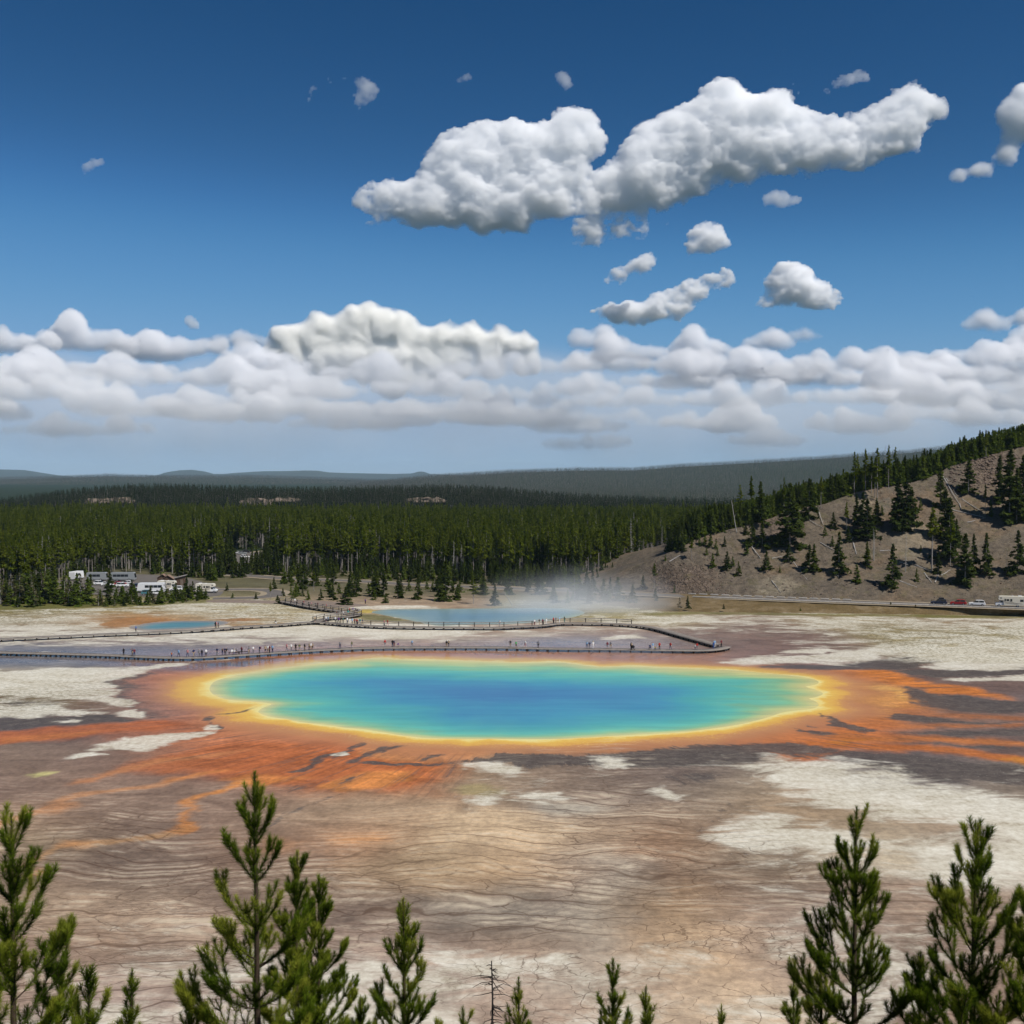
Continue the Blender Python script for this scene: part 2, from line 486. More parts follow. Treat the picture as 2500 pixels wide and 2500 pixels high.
# painted mats: colour of the mat, edge softness (m), strength, outline in photo pixels
MATS = [
 ((176, 168, 162), 5.0, .5, [(1480,2080),(1545,2100),(1565,2165),(1500,2235),(1460,2310),(1400,2420),(1330,2420),(1390,2300),(1420,2220),(1470,2150)]),
 ((150, 142, 138), 5.0, .4, [(1000,2190),(1300,2170),(1420,2240),(1300,2280),(1050,2270)]),
 ((176,88,52), 1.6, .92, [(400,1757),(330,1762),(250,1765),(150,1775),(0,1784),(-80,1788),(-80,1826),(0,1818),(100,1812),(180,1805),(250,1795),(330,1787),(420,1778),(480,1768)]),
 ((190,105,55), 1.0, .6, [(0,1800),(120,1792),(240,1784),(240,1792),(120,1808),(0,1816)]),
 ((180,92,52), 2.0, .8, [(330,1862),(430,1838),(540,1815),(650,1806),(770,1818),(860,1842),(960,1862),(1030,1880),(1035,1915),(960,1935),(880,1928),(800,1926),(700,1918),(630,1912),(560,1895),(470,1882),(420,1888),(300,1880)]),
 ((205,118,55), 1.0, .75, [(560,1905),(640,1890),(760,1898),(700,1915),(640,1924),(575,1920)]),
 ((208,125,60), 1.0, .7, [(780,1925),(840,1895),(920,1880),(1000,1880),(1010,1905),(930,1925),(860,1935)]),
 ((185,112,72), 1.0, .8, [(600,1830),(500,1842),(396,1853),(264,1884),(205,1900),(150,1915),(215,1912),(280,1892),(400,1864),(520,1850)]),
 ((185,122,85), .8, .85, [(520,1884),(418,1900),(352,1913),(198,1936),(154,1944),(88,1970),(22,1992),(-40,2010),(-40,2030),(22,2004),(95,1980),(160,1955),(205,1945),(355,1922),(430,1908),(520,1892)]),
 ((196,112,58), .7, .75, [(560,1878),(470,1890),(418,1899),(400,1908),(470,1898),(560,1886)]),
 ((204,122,62), .8, .92, [(640,1898),(565,1912),(484,1945),(458,1965),(448,1998),(425,2018),(390,2030),(420,2038),(452,2028),(466,2000),(472,1972),(498,1954),(570,1926),(640,1912)]),
 ((180,130,92), .8, .85, [(430,2024),(396,2033),(264,2045),(198,2053),(145,2066),(80,2088),(0,2120),(0,2130),(90,2098),(150,2076),(205,2064),(270,2054),(400,2042)]),
 ((208,138,88), 1.2, .8, [(145,2068),(165,2056),(205,2054),(212,2062),(180,2070)]),
 ((200,132,90), 1.4, .8, [(100,1980),(130,1966),(180,1962),(195,1970),(150,1982)]),
 ((205,132,82), 1.2, .8, [(50,2132),(62,2122),(95,2120),(100,2130),(70,2138)]),
 ((198,134,90), 1.6, .8, [(800,2048),(830,2040),(900,2038),(945,2046),(930,2058),(860,2062),(805,2058)]),
 ((175,120,88), 1.8, .7, [(640,2058),(690,2048),(740,2052),(720,2075),(660,2078)]),
 # right side streams
 ((208,112,45), 1.6, .95, [(1900,1640),(1960,1636),(2024,1634),(2148,1633),(2195,1637),(2212,1648),(2240,1662),(2288,1669),(2366,1675),(2400,1690),(2480,1707),(2440,1704),(2366,1699),(2288,1691),(2255,1680),(2180,1673),(2080,1664),(2000,1656)]),
 ((200,132,72), 2.5, .85, [(2005,1655),(2090,1662),(2180,1674),(2210,1690),(2226,1712),(2200,1728),(2140,1742),(2080,1752),(2000,1752),(1960,1742),(2010,1715)]),
 ((222,165,85), 1.6, .6, [(2090,1672),(2150,1674),(2200,1682),(2216,1700),(2222,1714),(2200,1704),(2180,1688),(2120,1680)]),
 ((172,98,62), 1.2, .85, [(2150,1726),(2273,1736),(2304,1742),(2500,1749),(2580,1752),(2580,1762),(2500,1759),(2304,1753),(2210,1744)]),
 ((180,100,58), 1.2, .85, [(2070,1756),(2140,1762),(2210,1768),(2335,1766),(2500,1768),(2500,1775),(2330,1775),(2200,1778),(2100,1768)]),
 ((188,102,50), 1.4, .9, [(1960,1792),(2040,1786),(2120,1792),(2179,1797),(2366,1797),(2500,1815),(2560,1822),(2560,1832),(2500,1824),(2397,1815),(2179,1812),(2060,1806)]),
 ((190,98,45), 1.4, .95, [(1900,1812),(2024,1808),(2117,1815),(2241,1819),(2366,1826),(2500,1847),(2600,1865),(2600,1885),(2500,1866),(2428,1856),(2335,1840),(2210,1833),(2086,1828),(1990,1818)]),
 ((196,110,40), .8, .8, [(2040,1816),(2090,1806),(2160,1802),(2120,1812),(2080,1824)]),
 ((200,120,40), .8, .7, [(2420,1850),(2470,1846),(2540,1858),(2540,1872),(2470,1864)]),
 # front of the spring
 ((205,132,82), 2.0, .8, [(880,1812),(960,1822),(1080,1830),(1200,1832),(1330,1832),(1450,1828),(1600,1820),(1760,1806),(1760,1818),(1600,1830),(1450,1836),(1330,1840),(1220,1838),(1140,1848),(1080,1862),(1020,1866),(940,1852),(880,1838)]),
 ((150,132,92), 1.0, .7, [(1108,1938),(1140,1920),(1180,1912),(1220,1922),(1225,1935),(1170,1944)]),
 ((182,172,166), 2.0, .6, [(1290,1962),(1350,1958),(1440,1962),(1500,1975),(1470,1990),(1400,1988),(1320,1980)]),
 ((200,190,120), .6, .7, [(78,1888),(100,1883),(128,1885),(110,1894),(85,1895)]),
 # faint pink fan, far shore
 ((182,118,90), 2.5, .7, [(1150,1606),(1230,1596),(1380,1602),(1480,1612),(1600,1616),(1700,1604),(1760,1598),(1720,1612),(1600,1624),(1480,1624),(1400,1614),(1240,1612)]),
 ((165,105,62), 1.2, .75, [(242,1526),(290,1512),(340,1506),(400,1508),(415,1514),(360,1519),(320,1527),(280,1533)]),
 ((165,100,60), 1.0, .7, [(530,1513),(580,1509),(640,1512),(600,1517),(560,1519)]),
 ((190,160,60), 1.0, .8, [(862,1492),(890,1488),(930,1489),(910,1496),(880,1498)]),
 ((110,105,70), 1.0, .8, [(858,1505),(880,1499),(930,1502),(1000,1515),(1040,1524),(960,1520),(890,1514)]),
 # grassy fringe along the tree line and under the road bank
 ((96,96,48), 2.5, .85, [(-60,1476),(60,1474),(250,1468),(300,1475),(200,1484),(60,1489),(-60,1488)]),
 ((108,104,55), 2.0, .8, [(250,1472),(400,1470),(520,1464),(500,1472),(380,1478),(270,1484)]),
 ((112,106,55), 3.0, .75, [(1560,1496),(1700,1492),(1900,1495),(2200,1500),(2560,1503),(2560,1509),(2300,1508),(2000,1503),(1700,1500),(1580,1503)]),
 ((118,112,58), 1.5, .7, [(2220,1502),(2330,1502),(2420,1505),(2360,1510),(2250,1508)]),
]
WHITES = [ # softness, outline
 (.9, [(-60,1642),(0,1638),(80,1634),(190,1628),(330,1628),(400,1623),(440,1616),(470,1614),(440,1622),(380,1634),(330,1645),(292,1658),(268,1673),(276,1690),(290,1708),(320,1724),(290,1722),(230,1712),(150,1708),(60,1702),(-60,1700)]),
 (.8, [(-60,1722),(20,1726),(70,1720),(150,1718),(160,1730),(250,1743),(220,1748),(130,1746),(75,1755),(40,1750),(0,1752),(-60,1756)]),
 (.6, [(288,1742),(310,1736),(345,1733),(358,1742),(370,1749),(345,1755),(315,1752)]),
 (.4, [(150,1761),(190,1757),(215,1758),(190,1762)]),
 (.8, [(531,1787),(500,1787),(440,1790),(336,1797),(310,1809),(233,1823),(202,1834),(190,1842),(180,1848),(200,1848),(212,1838),(259,1829),(310,1826),(344,1830),(375,1828),(440,1812),(500,1797)]),
 (.4, [(180,1848),(215,1843),(252,1839),(240,1845),(200,1852)]),
 (.35, [(492,1777),(520,1768),(540,1772),(525,1783),(500,1781)]),
 (.35, [(813,1838),(835,1833),(845,1838),(838,1845),(818,1845)]),
 (1.0, [(1139,1865),(1170,1862),(1209,1862),(1240,1872),(1293,1887),(1240,1890),(1196,1889),(1152,1880)]),
 (1.0, [(1420,1851),(1455,1848),(1486,1850),(1513,1871),(1505,1882),(1475,1878),(1440,1872)]),
 (1.0, [(1082,1942),(1150,1938),(1218,1934),(1216,1952),(1174,1958),(1108,1951)]),
 (1.0, [(1231,1949),(1262,1938),(1350,1939),(1388,1955),(1310,1956)]),
 (.9, [(1601,1938),(1612,1924),(1625,1919),(1645,1936),(1636,1951),(1606,1948)]),
 (2.4, [(1844,1898),(1880,1872),(1914,1858),(2002,1854),(2090,1864),(2200,1886),(2266,1904),(2354,1926),(2500,1954),(2620,1975),(2620,2160),(2500,2156),(2420,2157),(2300,2167),(2230,2156),(2185,2118),(2200,2085),(2300,2066),(2400,2042),(2380,2006),(2270,1996),(2178,1990),(2112,1979),(2024,1972),(1971,1959),(1995,1948),(1949,1939),(1958,1920),(1896,1916),(1857,1911)]),
 (1.8, [(1747,2038),(1795,1996),(1848,1986),(1914,1999),(1936,2014),(2046,2030),(2110,2050),(2080,2075),(2024,2076),(1914,2076),(1861,2079),(1826,2069),(1782,2052)]),
 (1.6, [(1700,1626),(1783,1616),(1866,1604),(1990,1596),(2114,1584),(2155,1569),(2321,1584),(2600,1576),(2600,1606),(2400,1601),(2238,1597),(2176,1598),(2114,1613),(2052,1621),(1969,1617),(1886,1621),(1845,1632),(1760,1632)]),
 (1.5, [(2259,1629),(2321,1613),(2400,1606),(2600,1598),(2600,1622),(2404,1637),(2290,1636)]),
 (1.0, [(2285,1657),(2400,1652),(2600,1646),(2600,1660),(2362,1664)]),
 (1.3, [(836,1486),(850,1481),(864,1479),(950,1478),(1050,1479),(1078,1483),(1050,1486),(950,1487)]),
 (1.0, [(480,1613),(530,1609),(560,1610),(530,1614)]),
 (2.0, [(600,1531),(800,1524),(1000,1536),(1150,1537),(1170,1548),(1040,1556),(900,1560),(760,1560),(640,1550)]),
 (1.2, [(1455,1556),(1500,1550),(1560,1551),(1570,1558),(1500,1562)]),
 (.8, [(1905,1594),(1960,1586),(2020,1582),(2060,1588),(1990,1596)]),
]
DARKS = [ # softness, strength, outline
 (1.6, .58, [(255,1665),(300,1648),(400,1634),(345,1662),(322,1690),(338,1712),(400,1738),(432,1750),(380,1754),(330,1732),(290,1704),(270,1684)]),
 (.7, .75, [(-60,1755),(0,1756),(60,1758),(150,1750),(280,1744),(300,1752),(370,1756),(250,1763),(150,1773),(0,1783),(-60,1786)]),
 (.5, .8, [(255,1668),(275,1655),(320,1645),(290,1662),(282,1676),(295,1698),(320,1718),(300,1716),(284,1702),(274,1688)]),
 (.5, .75, [(300,1722),(330,1724),(352,1736),(385,1748),(370,1753),(345,1738)]),
 (.6, .7, [(0,1704),(60,1712),(130,1714),(140,1728),(70,1732),(30,1722),(0,1718)]),
 (.4, .75, [(515,1764),(505,1756),(520,1748),(530,1752),(522,1762),(545,1774),(540,1785),(520,1782),(530,1774)]),
 (.4, .7, [(520,1746),(560,1740),(600,1734),(640,1724),(610,1738),(560,1746)]),
 (.5, .8, [(877,1812),(850,1820),(825,1834),(800,1842),(773,1852),(735,1870),(705,1884),(740,1880),(780,1864),(812,1850),(845,1836)]),
 (.5, .8, [(995,1820),(943,1822),(903,1836),(866,1850),(842,1860),(870,1862),(905,1848),(945,1832),(985,1824)]),
 (.4, .85, [(866,1854),(930,1858),(1000,1864),(1060,1868),(1062,1872),(990,1870),(920,1864),(868,1860)]),
 (.5, .7, [(1082,1834),(1030,1846),(980,1856),(1010,1858),(1060,1848)]),
 (.6, .85, [(880,1892),(850,1900),(833,1915),(850,1918),(875,1905),(900,1895)]),
 (1.2, .6, [(835,1912),(830,1932),(773,1956),(726,1978),(698,2002),(670,2027),(690,2027),(720,2000),(760,1972),(820,1948),(860,1925)]),
 (1.2, .5, [(830,1893),(750,1910),(690,1925),(640,1930),(720,1938),(790,1920)]),
 (1.2, .85, [(1070,1868),(1110,1858),(1152,1848),(1240,1836),(1328,1839),(1420,1843),(1504,1837),(1650,1827),(1780,1818),(1870,1812),(1958,1816),(2046,1830),(2040,1840),(1914,1842),(1840,1862),(1760,1868),(1650,1872),(1560,1878),(1440,1870),(1330,1868),(1284,1880),(1230,1862),(1160,1860)]),
 (1.2, .8, [(2002,1834),(2100,1836),(2222,1838),(2310,1850),(2420,1864),(2600,1880),(2600,1925),(2500,1915),(2400,1905),(2330,1908),(2266,1898),(2178,1880),(2090,1862),(2002,1850)]),
 (.9, .85, [(1932,1840),(2002,1850),(2090,1863),(2178,1881),(2266,1899),(2354,1918),(2300,1894),(2200,1872),(2100,1850)]),
 (1.2, .8, [(1845,1630),(1928,1621),(2031,1625),(2114,1613),(2197,1601),(2321,1612),(2260,1624),(2230,1634),(2114,1634),(1948,1635)]),
 (1.0, .85, [(2190,1638),(2321,1634),(2430,1634),(2600,1622),(2600,1646),(2400,1651),(2290,1655),(2250,1650)]),
 (1.2, .8, [(2195,1676),(2241,1682),(2288,1692),(2400,1704),(2580,1716),(2580,1738),(2450,1742),(2335,1738),(2262,1728),(2241,1720),(2226,1706),(2212,1690)]),
 (.7, .9, [(2200,1676),(2240,1684),(2270,1700),(2295,1712),(2260,1716),(2236,1704),(2218,1690)]),
 (.8, .85, [(2136,1752),(2170,1740),(2273,1748),(2366,1760),(2500,1764),(2400,1766),(2304,1764),(2210,1761),(2160,1757)]),
 (.6, .9, [(2000,1738),(2030,1748),(2049,1760),(2086,1770),(2179,1784),(2120,1788),(2055,1779),(2030,1771),(2024,1756)]),
 (1.0, .7, [(2110,1776),(2200,1785),(2300,1782),(2580,1778),(2580,1796),(2304,1798),(2200,1791)]),
 (.7, .75, [(2195,1812),(2304,1814),(2428,1818),(2540,1832),(2420,1828),(2335,1821),(2241,1816)]),
 (.6, .85, [(1934,1776),(1978,1784),(2030,1792),(1978,1793),(1950,1788)]),
 (.4, .7, [(1950,1764),(1980,1770),(2010,1778),(1975,1774)]),
 (1.2, .55, [(560,1614),(640,1604),(690,1608),(660,1616),(600,1624),(540,1626)]),
 (.8, .6, [(470,1618),(560,1614),(640,1620),(600,1630),(500,1628)]),
 (1.6, .55, [(1600,1890),(1700,1880),(1780,1885),(1760,1905),(1680,1920),(1600,1905)]),
 (1.5, .6, [(1740,1985),(1755,1960),(1775,1935),(1765,1980),(1745,2010),(1720,2030)]),
 (2.0, .35, [(1950,1975),(2100,1985),(2350,1998),(2330,2012),(2100,2004)]),
 (1.5, .4, [(2200,2128),(2300,2165),(2480,2160),(2500,2175),(2300,2185),(2190,2150)]),
 (1.5, .45, [(1750,2080),(1860,2072),(1990,2078),(2020,2092),(1900,2100),(1780,2100)]),
]

WARM = np.array([1.25, 1.22, 1.12])       # the crust and mats are a warm, yellowish stone
def albg(c): return np.clip(alb(c) * WARM, 0, .88)
def build_ground():
    # one sheet: fine over the basin, coarse out to the horizon
    xs = np.concatenate([-np.geomspace(26000, 262, 60), np.arange(-260, -160, 2.0), np.arange(-160, 160.1, 0.5), np.arange(162, 261, 2.0), np.geomspace(262, 26000, 60)])
    ys = [76.0]
    while ys[-1] < 440: ys.append(ys[-1] + ys[-1] ** 2 / 109654 * 3.0)
    ys = np.concatenate([[-26000, -8000, -2000, -500, -150, -40, 0, 30, 55, 68], ys, np.geomspace(446, 26000, 70)])
    X, Y = np.meshgrid(xs, ys); nr, nc = X.shape
    x = X.ravel(); y = Y.ravel()
    px, py = proj(x, np.maximum(y, 20.0))
    py = np.where(y < 20, 3000, py)
    near = (np.abs(x) < 330) & (y > 60) & (y < 480)
    idx = np.where(near)[0]; xn = x[idx]; yn = y[idx]; pxn = px[idx]; pyn = py[idx]
    # signed distances
    sd = poly_sd(xn, yn, POOL); sde = poly_sd(xn, yn, EXC); sdt = poly_sd(xn, yn, TUR)
    # coordinates warped a little so that traced edges wander naturally
    def warp(amp, sc, s): return (fbm(xn * sc, yn * sc, s, 4) - .5) * 2 * amp
    wx = xn + warp(2.6, .16, 11) + warp(.9, .9, 31); wy = yn + warp(1.6, .22, 21) + warp(.5, 1.1, 41)
    # seed colours, smooth blend
    S = np.array([[float(r[0]), float(r[1])] + [float(v) for v in r[2].split(',')] + [float(v) for v in r[3:8]] for r in SEEDS])
    wpx, wpy = proj(wx, wy)
    acc = np.zeros((len(idx), 8)); wsum = np.full(len(idx), 1e-9)
    vals = np.concatenate([np.array([albg(s[2:5]) for s in S]), S[:, 5:10] / 9.0], 1)
    lv = np.log(np.maximum(wpy - 1165, 60))
    for s, v in zip(S, vals):
        k = 10 + (s[1] - 1480) * 0.045
        q = ((wpx - s[0]) / 92.0) ** 2 + ((wpy - s[1]) / k) ** 2
        w = np.exp(-q * .55) + 1e-5 / (1 + q) ** 2
        acc += w[:, None] * v[None, :]; wsum += w
    acc /= wsum[:, None]
    base = acc[:, :3]; W = acc[:, 3].copy(); C = acc[:, 4]; T = np.clip(acc[:, 5] * 1.35, 0, 1); GL = acc[:, 6]; SPK = acc[:, 7]
    lo = lambda pts: (np.min(pts, 0) - 14, np.max(pts, 0) + 14)
    for col, soft, op, poly in MATS:
        pw = np.array([G(*p) for p in poly]); a, b = lo(pw)
        m = (wx > a[0]) & (wx < b[0]) & (wy > a[1]) & (wy < b[1])
        d = poly_sd(wx[m], wy[m], pw); k = (smooth(soft, -soft, d) * op)[:, None]; col = np.array(col) * .80 + .20 * np.mean(col) + [0, 4, 0]
        base[m] = base[m] * (1 - k) + albg(col) * k; W[m] *= (1 - .85 * k[:, 0])
    for soft, poly in WHITES:
        soft *= 2.2; pw = np.array([G(*p) for p in poly]); a, b = lo(pw)
        m = (wx > a[0]) & (wx < b[0]) & (wy > a[1]) & (wy < b[1])
        d = poly_sd(wx[m], wy[m], pw); k = np.clip(.54 - d / (2.6 * soft), 0, .86)
        W[m] = np.maximum(W[m], k)
    W = np.where(pyn > 2230, W + .13 * smooth(2230, 2330, pyn), W)
    D = np.zeros(len(idx))
    for soft, op, poly in DARKS:
        soft *= 1.35
        pw = np.array([G(*p) for p in poly]); a, b = lo(pw)
        m = (wx > a[0]) & (wx < b[0]) & (wy > a[1]) & (wy < b[1])
        d = poly_sd(wx[m], wy[m], pw); k = np.clip(.58 - d / (2.6 * soft), 0, 1) * op
        D[m] = np.maximum(D[m], k)
    W *= np.where(sd < 9, smooth(3, 9, sd), 1)
    ringw = np.where(sd < 0, 1, smooth(14.5, 5.5, sd + (fbm(xn * .08, yn * .08, 5) - .5) * 8 + 3 * smooth(-60, -50, -xn) * 0))
    # far: forest floor
    ff = smooth(1474, 1440, pyn)
    floor_c = np.array([.115, .098, .062])[None, :] * (0.7 + .7 * fbm(xn * .07, yn * .07, 3))[:, None]
    gr = fbm(xn * .03, yn * .03, 77)[:, None]
    floor_c = floor_c * (1 - .5 * gr) + np.array([.085, .088, .03]) * .5 * gr
    base = base * (1 - ff[:, None]) + floor_c * ff[:, None]; W *= 1 - ff; D *= 1 - ff; C *= 1 - ff; T *= 1 - ff
    n = len(x)
    full = lambda v, fill: (lambda a: (a.__setitem__(idx, v), a)[1])(np.tile(np.asarray(fill, float), (n, 1)) if np.ndim(fill) else np.full(n, float(fill)))
    baseF = full(base, (.020, .030, .012)); 
    z = np.full(n, 0.0)
    zz = np.clip(sd * .022, -1.6, .05); zz = np.minimum(zz, np.clip((sde) * .03, -1.6, .05)); zz = np.minimum(zz, np.clip(sdt * .03, -1, .05))
    zz = zz - .05 + .02 * (fbm(xn * .5, yn * .5, 8) - .5) * smooth(1, 8, np.minimum(np.minimum(sd, sde), sdt))
    z[idx] = zz
    z = np.where(near, z, -.05); z = np.where((y > 450), -.05, z)
    # gently rolling forest plain
    z += smooth(470, 900, y) * (fbm(x / 260, y / 260, 60) - .5) * 5.0
    me = mesh_np("ground", np.stack([x, y, z], 1), grid_faces(nr, nc), [], True)
    attr(me, "base", baseF, 'FLOAT_COLOR')
    attr(me, "mA", np.stack([full(W, 0), full(D, 0), full(C, 0)], 1), 'FLOAT_COLOR')
    attr(me, "mB", np.stack([full(T, 0), full(GL, 0), full(ringw, 0)], 1), 'FLOAT_COLOR')
    th = np.arctan2((x - 2) / 1.25, -(y - 205)); 
    attr(me, "flow", np.stack([th * 40, full(sd, 400), full(SPK, 0)], 1), 'FLOAT_VECTOR')
    o = obj("ground", me); tag(o, kind="structure")
    # ---- material
    t = NT("sinter_and_bacterial_mats"); pos = t.pos()
    sep = lambda s_: t.n("SeparateColor") if s_ else t.n("SeparateXYZ")
    base_s = t.attr("base").outputs["Color"]
    a = t.n("SeparateColor"); t.l(t.attr("mA").outputs["Color"], a.inputs[0]); Wn, Dn, Cn = a.outputs
    b = t.n("SeparateColor"); t.l(t.attr("mB").outputs["Color"], b.inputs[0]); Tn, GLn, RWn = b.outputs
    fl = t.attr("flow").outputs["Vector"]
    f3 = t.n("SeparateXYZ"); t.l(fl, f3.inputs[0]); sdn = f3.outputs[1]; spk = f3.outputs[2]
    L = lambda *q: tuple(albg(q))
    # streaks along the run-off
    flow2 = t.n("CombineXYZ"); t.l(f3.outputs[0], flow2.inputs[0]); t.l(sdn, flow2.inputs[1])
    st = t.noise(t.mapping(flow2.outputs[0], (1.9, .06, 1)), 1.0, 7, .68, .7).outputs[0]
    st2 = t.noise(t.mapping(pos, (.13, .20, 1)), 1.0, 9, .66, .6).outputs[0]
    fine = t.noise(t.mapping(pos, (1.2, 1.0, 1)), 1.0, 6, .72).outputs[0]
    inner = t.math('MULTIPLY', t.sstep(46, 16, sdn), t.sstep(7, 14, sdn))
    bs_ = t.n('SeparateColor'); t.l(base_s, bs_.inputs[0]); sat = t.sstep(.08, .26, t.math('SUBTRACT', bs_.outputs[0], bs_.outputs[2]))
    c = t.mix(t.math('MULTIPLY', t.math('MULTIPLY', inner, sat), .8), base_s, t.mix(1, base_s, t.ramp(st, [(.3, (.5, .5, .54)), (.5, (1, 1, 1)), (.7, (1.5, 1.38, 1.2))]), 'MULTIPLY'))
    c = t.mix(t.math('MULTIPLY', t.math('MULTIPLY', t.sstep(.45, .34, st), t.math('MULTIPLY', inner, sat)), .75), c, L(118, 100, 94))
    c = t.mix(.85, c, t.mix(1, c, t.ramp(st2, [(.32, (.62, .61, .62)), (.5, (1, 1, 1)), (.68, (1.36, 1.35, 1.33))]), 'MULTIPLY'))
    c = t.mix(.7, c, t.mix(1, c, t.ramp(fine, [(.3, (.60, .60, .61)), (.5, (1, 1, 1)), (.7, (1.40, 1.40, 1.38))]), 'MULTIPLY'))
    # coloured rings round the spring
    rn = t.noise(t.mapping(pos, (.12, .16, 1)), 1.0, 5, .6, .4).outputs[0]
    rsd = t.math('ADD', sdn, t.math('MULTIPLY', t.math('SUBTRACT', rn, .5), 7.0))
    rsd = t.math('ADD', rsd, t.math('MULTIPLY', t.math('SUBTRACT', fine, .5), 3.2))
    WL = lambda *q: tuple(np.clip(alb(q) * [1.12, 1.10, 1.0], 0, .88))
    pxr = t.n("SeparateXYZ"); t.l(pos, pxr.inputs[0]); rsd = t.math('MULTIPLY', rsd, t.math('SUBTRACT', 1.0, t.math('MULTIPLY', t.sstep(-34, -52, pxr.outputs[0]), .36)))
    ring = t.ramp(t.remap(rsd, -2, 18, 0, 1), [(0, L(196, 204, 140)), (.10, L(222, 212, 150)), (.14, L(224, 200, 122)), (.18, L(216, 178, 92)), (.29, L(206, 160, 86)), (.335, L(190, 140, 92)), (.42, L(180, 130, 94)), (.55, L(172, 120, 90)), (.8, L(152, 110, 92)), (1, L(142, 106, 92))])
    ring = t.mix(t.math('MULTIPLY', t.sstep(3, 14, sdn), .5), ring, t.mix(1, ring, t.ramp(st, [(.3, (.7, .68, .66)), (.7, (1.25, 1.25, 1.25))]), 'MULTIPLY'))
    flk = t.noise(t.mapping(pos, (2.2, 4.5, 1)), 1.0, 3, .6).outputs[0]
    flm = t.math('MULTIPLY', t.sstep(.60, .68, flk), t.math('MULTIPLY', t.sstep(1.5, 4, rsd), t.sstep(8, 5, rsd)))
    ring = t.mix(t.math('MULTIPLY', flm, .6), ring, L(238, 222, 180))
    c = t.mix(RWn, c, ring)
    # tussocks and specks
    sn = t.noise(t.mapping(pos, (1.1, 1.1, 1)), 1.0, 4, .75).outputs[0]
    spm = t.math('MULTIPLY', t.sstep(.48, .58, sn), t.math('MULTIPLY', spk, 1.25), clamp=True)
    # dark wet channels
    dn = t.noise(t.mapping(pos, (.38, .62, 1)), 1.0, 7, .7, .6).outputs[0]
    dm = t.sstep(.34, .66, t.math('ADD', t.math('ADD', Dn, t.math('MULTIPLY', t.math('SUBTRACT', dn, .5), .75)), t.math('MULTIPLY', t.math('MULTIPLY', t.math('SUBTRACT', st, .5), 1.3), t.sstep(.12, .4, Dn))))
    darkc = t.ramp(t.math('ADD', t.math('MULTIPLY', dn, .55), t.math('MULTIPLY', fine, .45)), [(.3, L(56, 52, 52)), (.48, L(82, 76, 76)), (.62, L(104, 97, 94)), (.78, L(140, 131, 124))])
    c = t.mix(t.math('MULTIPLY', dm, .93), c, darkc)
    # white sinter crust
    wn1 = t.noise(t.mapping(pos, (.085, .17, 1)), 1.0, 9, .68, .8).outputs[0]
    wsum2 = t.math('ADD', Wn, t.math('MULTIPLY', t.math('SUBTRACT', wn1, .5), 1.9))
    wsum2 = t.math('ADD', wsum2, t.math('MULTIPLY', t.math('SUBTRACT', dn, .5), .25))
    wm = t.math('MULTIPLY', t.sstep(.34, .74, wsum2), t.remap(fine, .35, .6, .72, 1.0))
    whitec = t.ramp(t.math('ADD', t.math('MULTIPLY', st2, .6), t.math('MULTIPLY', fine, .4)), [(.34, WL(176, 166, 148)), (.44, WL(212, 206, 194)), (.56, WL(228, 225, 218)), (.68, WL(242, 241, 238))])
    c = t.mix(t.math('MULTIPLY', wm, .94), c, whitec)
    wfl = t.math('MULTIPLY', t.sstep(.66, .72, flk), t.math('MULTIPLY', t.sstep(.12, .4, Dn), .8))
    c = t.mix(wfl, c, L(205, 200, 192))
    c = t.mix(t.math('MULTIPLY', spm, .75), c, L(92, 84, 52))
    # terracettes: lens-shaped rims; mud cracks: polygons
    pxyz = t.n("SeparateXYZ"); t.l(pos, pxyz.inputs[0])
    wn = t.noise(t.mapping(pos, (.05, .12, 1)), 1.0, 3, .5).outputs[0]
    def rims(freq, amp, sc, off, lo_, hi_, wid):      # thin wavering rims of shallow terraces
        nz = t.noise(t.mapping(pos, sc, (off, off * .7, 0)), 1.0, 3.6, .48, .3).outputs[0]
        ph = t.math('ADD', t.math('MULTIPLY', pxyz.outputs[1], freq), t.math('MULTIPLY', nz, amp))
        big = t.noise(t.mapping(pos, (.022, .030, 1), (off * 5, off, 0)), 1.0, 2, .5).outputs[0]; ph = t.math('ADD', ph, t.math('MULTIPLY', big, 9.0 * freq ** .3))
        fr = t.math('ABSOLUTE', t.math('SUBTRACT', t.math('FRACT', ph), .5))
        pr = t.noise(t.mapping(pos, (.045, .11, 1), (off * 3, 0, 0)), 1.0, 3, .6).outputs[0]
        w = t.math('MULTIPLY', t.sstep(lo_, hi_, pr), wid)
        return t.sstep(w, t.math('MULTIPLY', w, .2), fr), fr
    r1, f1 = rims(.30, 2.8, (.075, .050, 1), 3.1, .36, .60, .085)
    r2, f2 = rims(.46, 4.0, (.105, .075, 1), 11.7, .40, .64, .11)
    r3, f3_ = rims(1.0, 6.0, (.17, .14, 1), 23.3, .40, .66, .17)
    r4, f4_ = rims(1.9, 8.5, (.30, .25, 1), 41.9, .44, .68, .20)
    lt = t.math('MAXIMUM', t.math('MAXIMUM', t.math('MAXIMUM', r1, t.math('MULTIPLY', t.math('MULTIPLY', r4, .6), t.sstep(.7, 1, Tn))), t.math('MULTIPLY', r2, .8)), t.math('MULTIPLY', t.math('MULTIPLY', r3, .7), t.sstep(.5, 1, Tn)))
    lt = t.math('MULTIPLY', t.math('MULTIPLY', lt, .8), t.sstep(.10, .75, Tn))
    dist = t.n("TexNoise"); t.l(t.mapping(pos, (.16, .22, 1)), dist.inputs["Vector"]); dist.inputs["Scale"].default_value = 1; dist.inputs["Detail"].default_value = 6
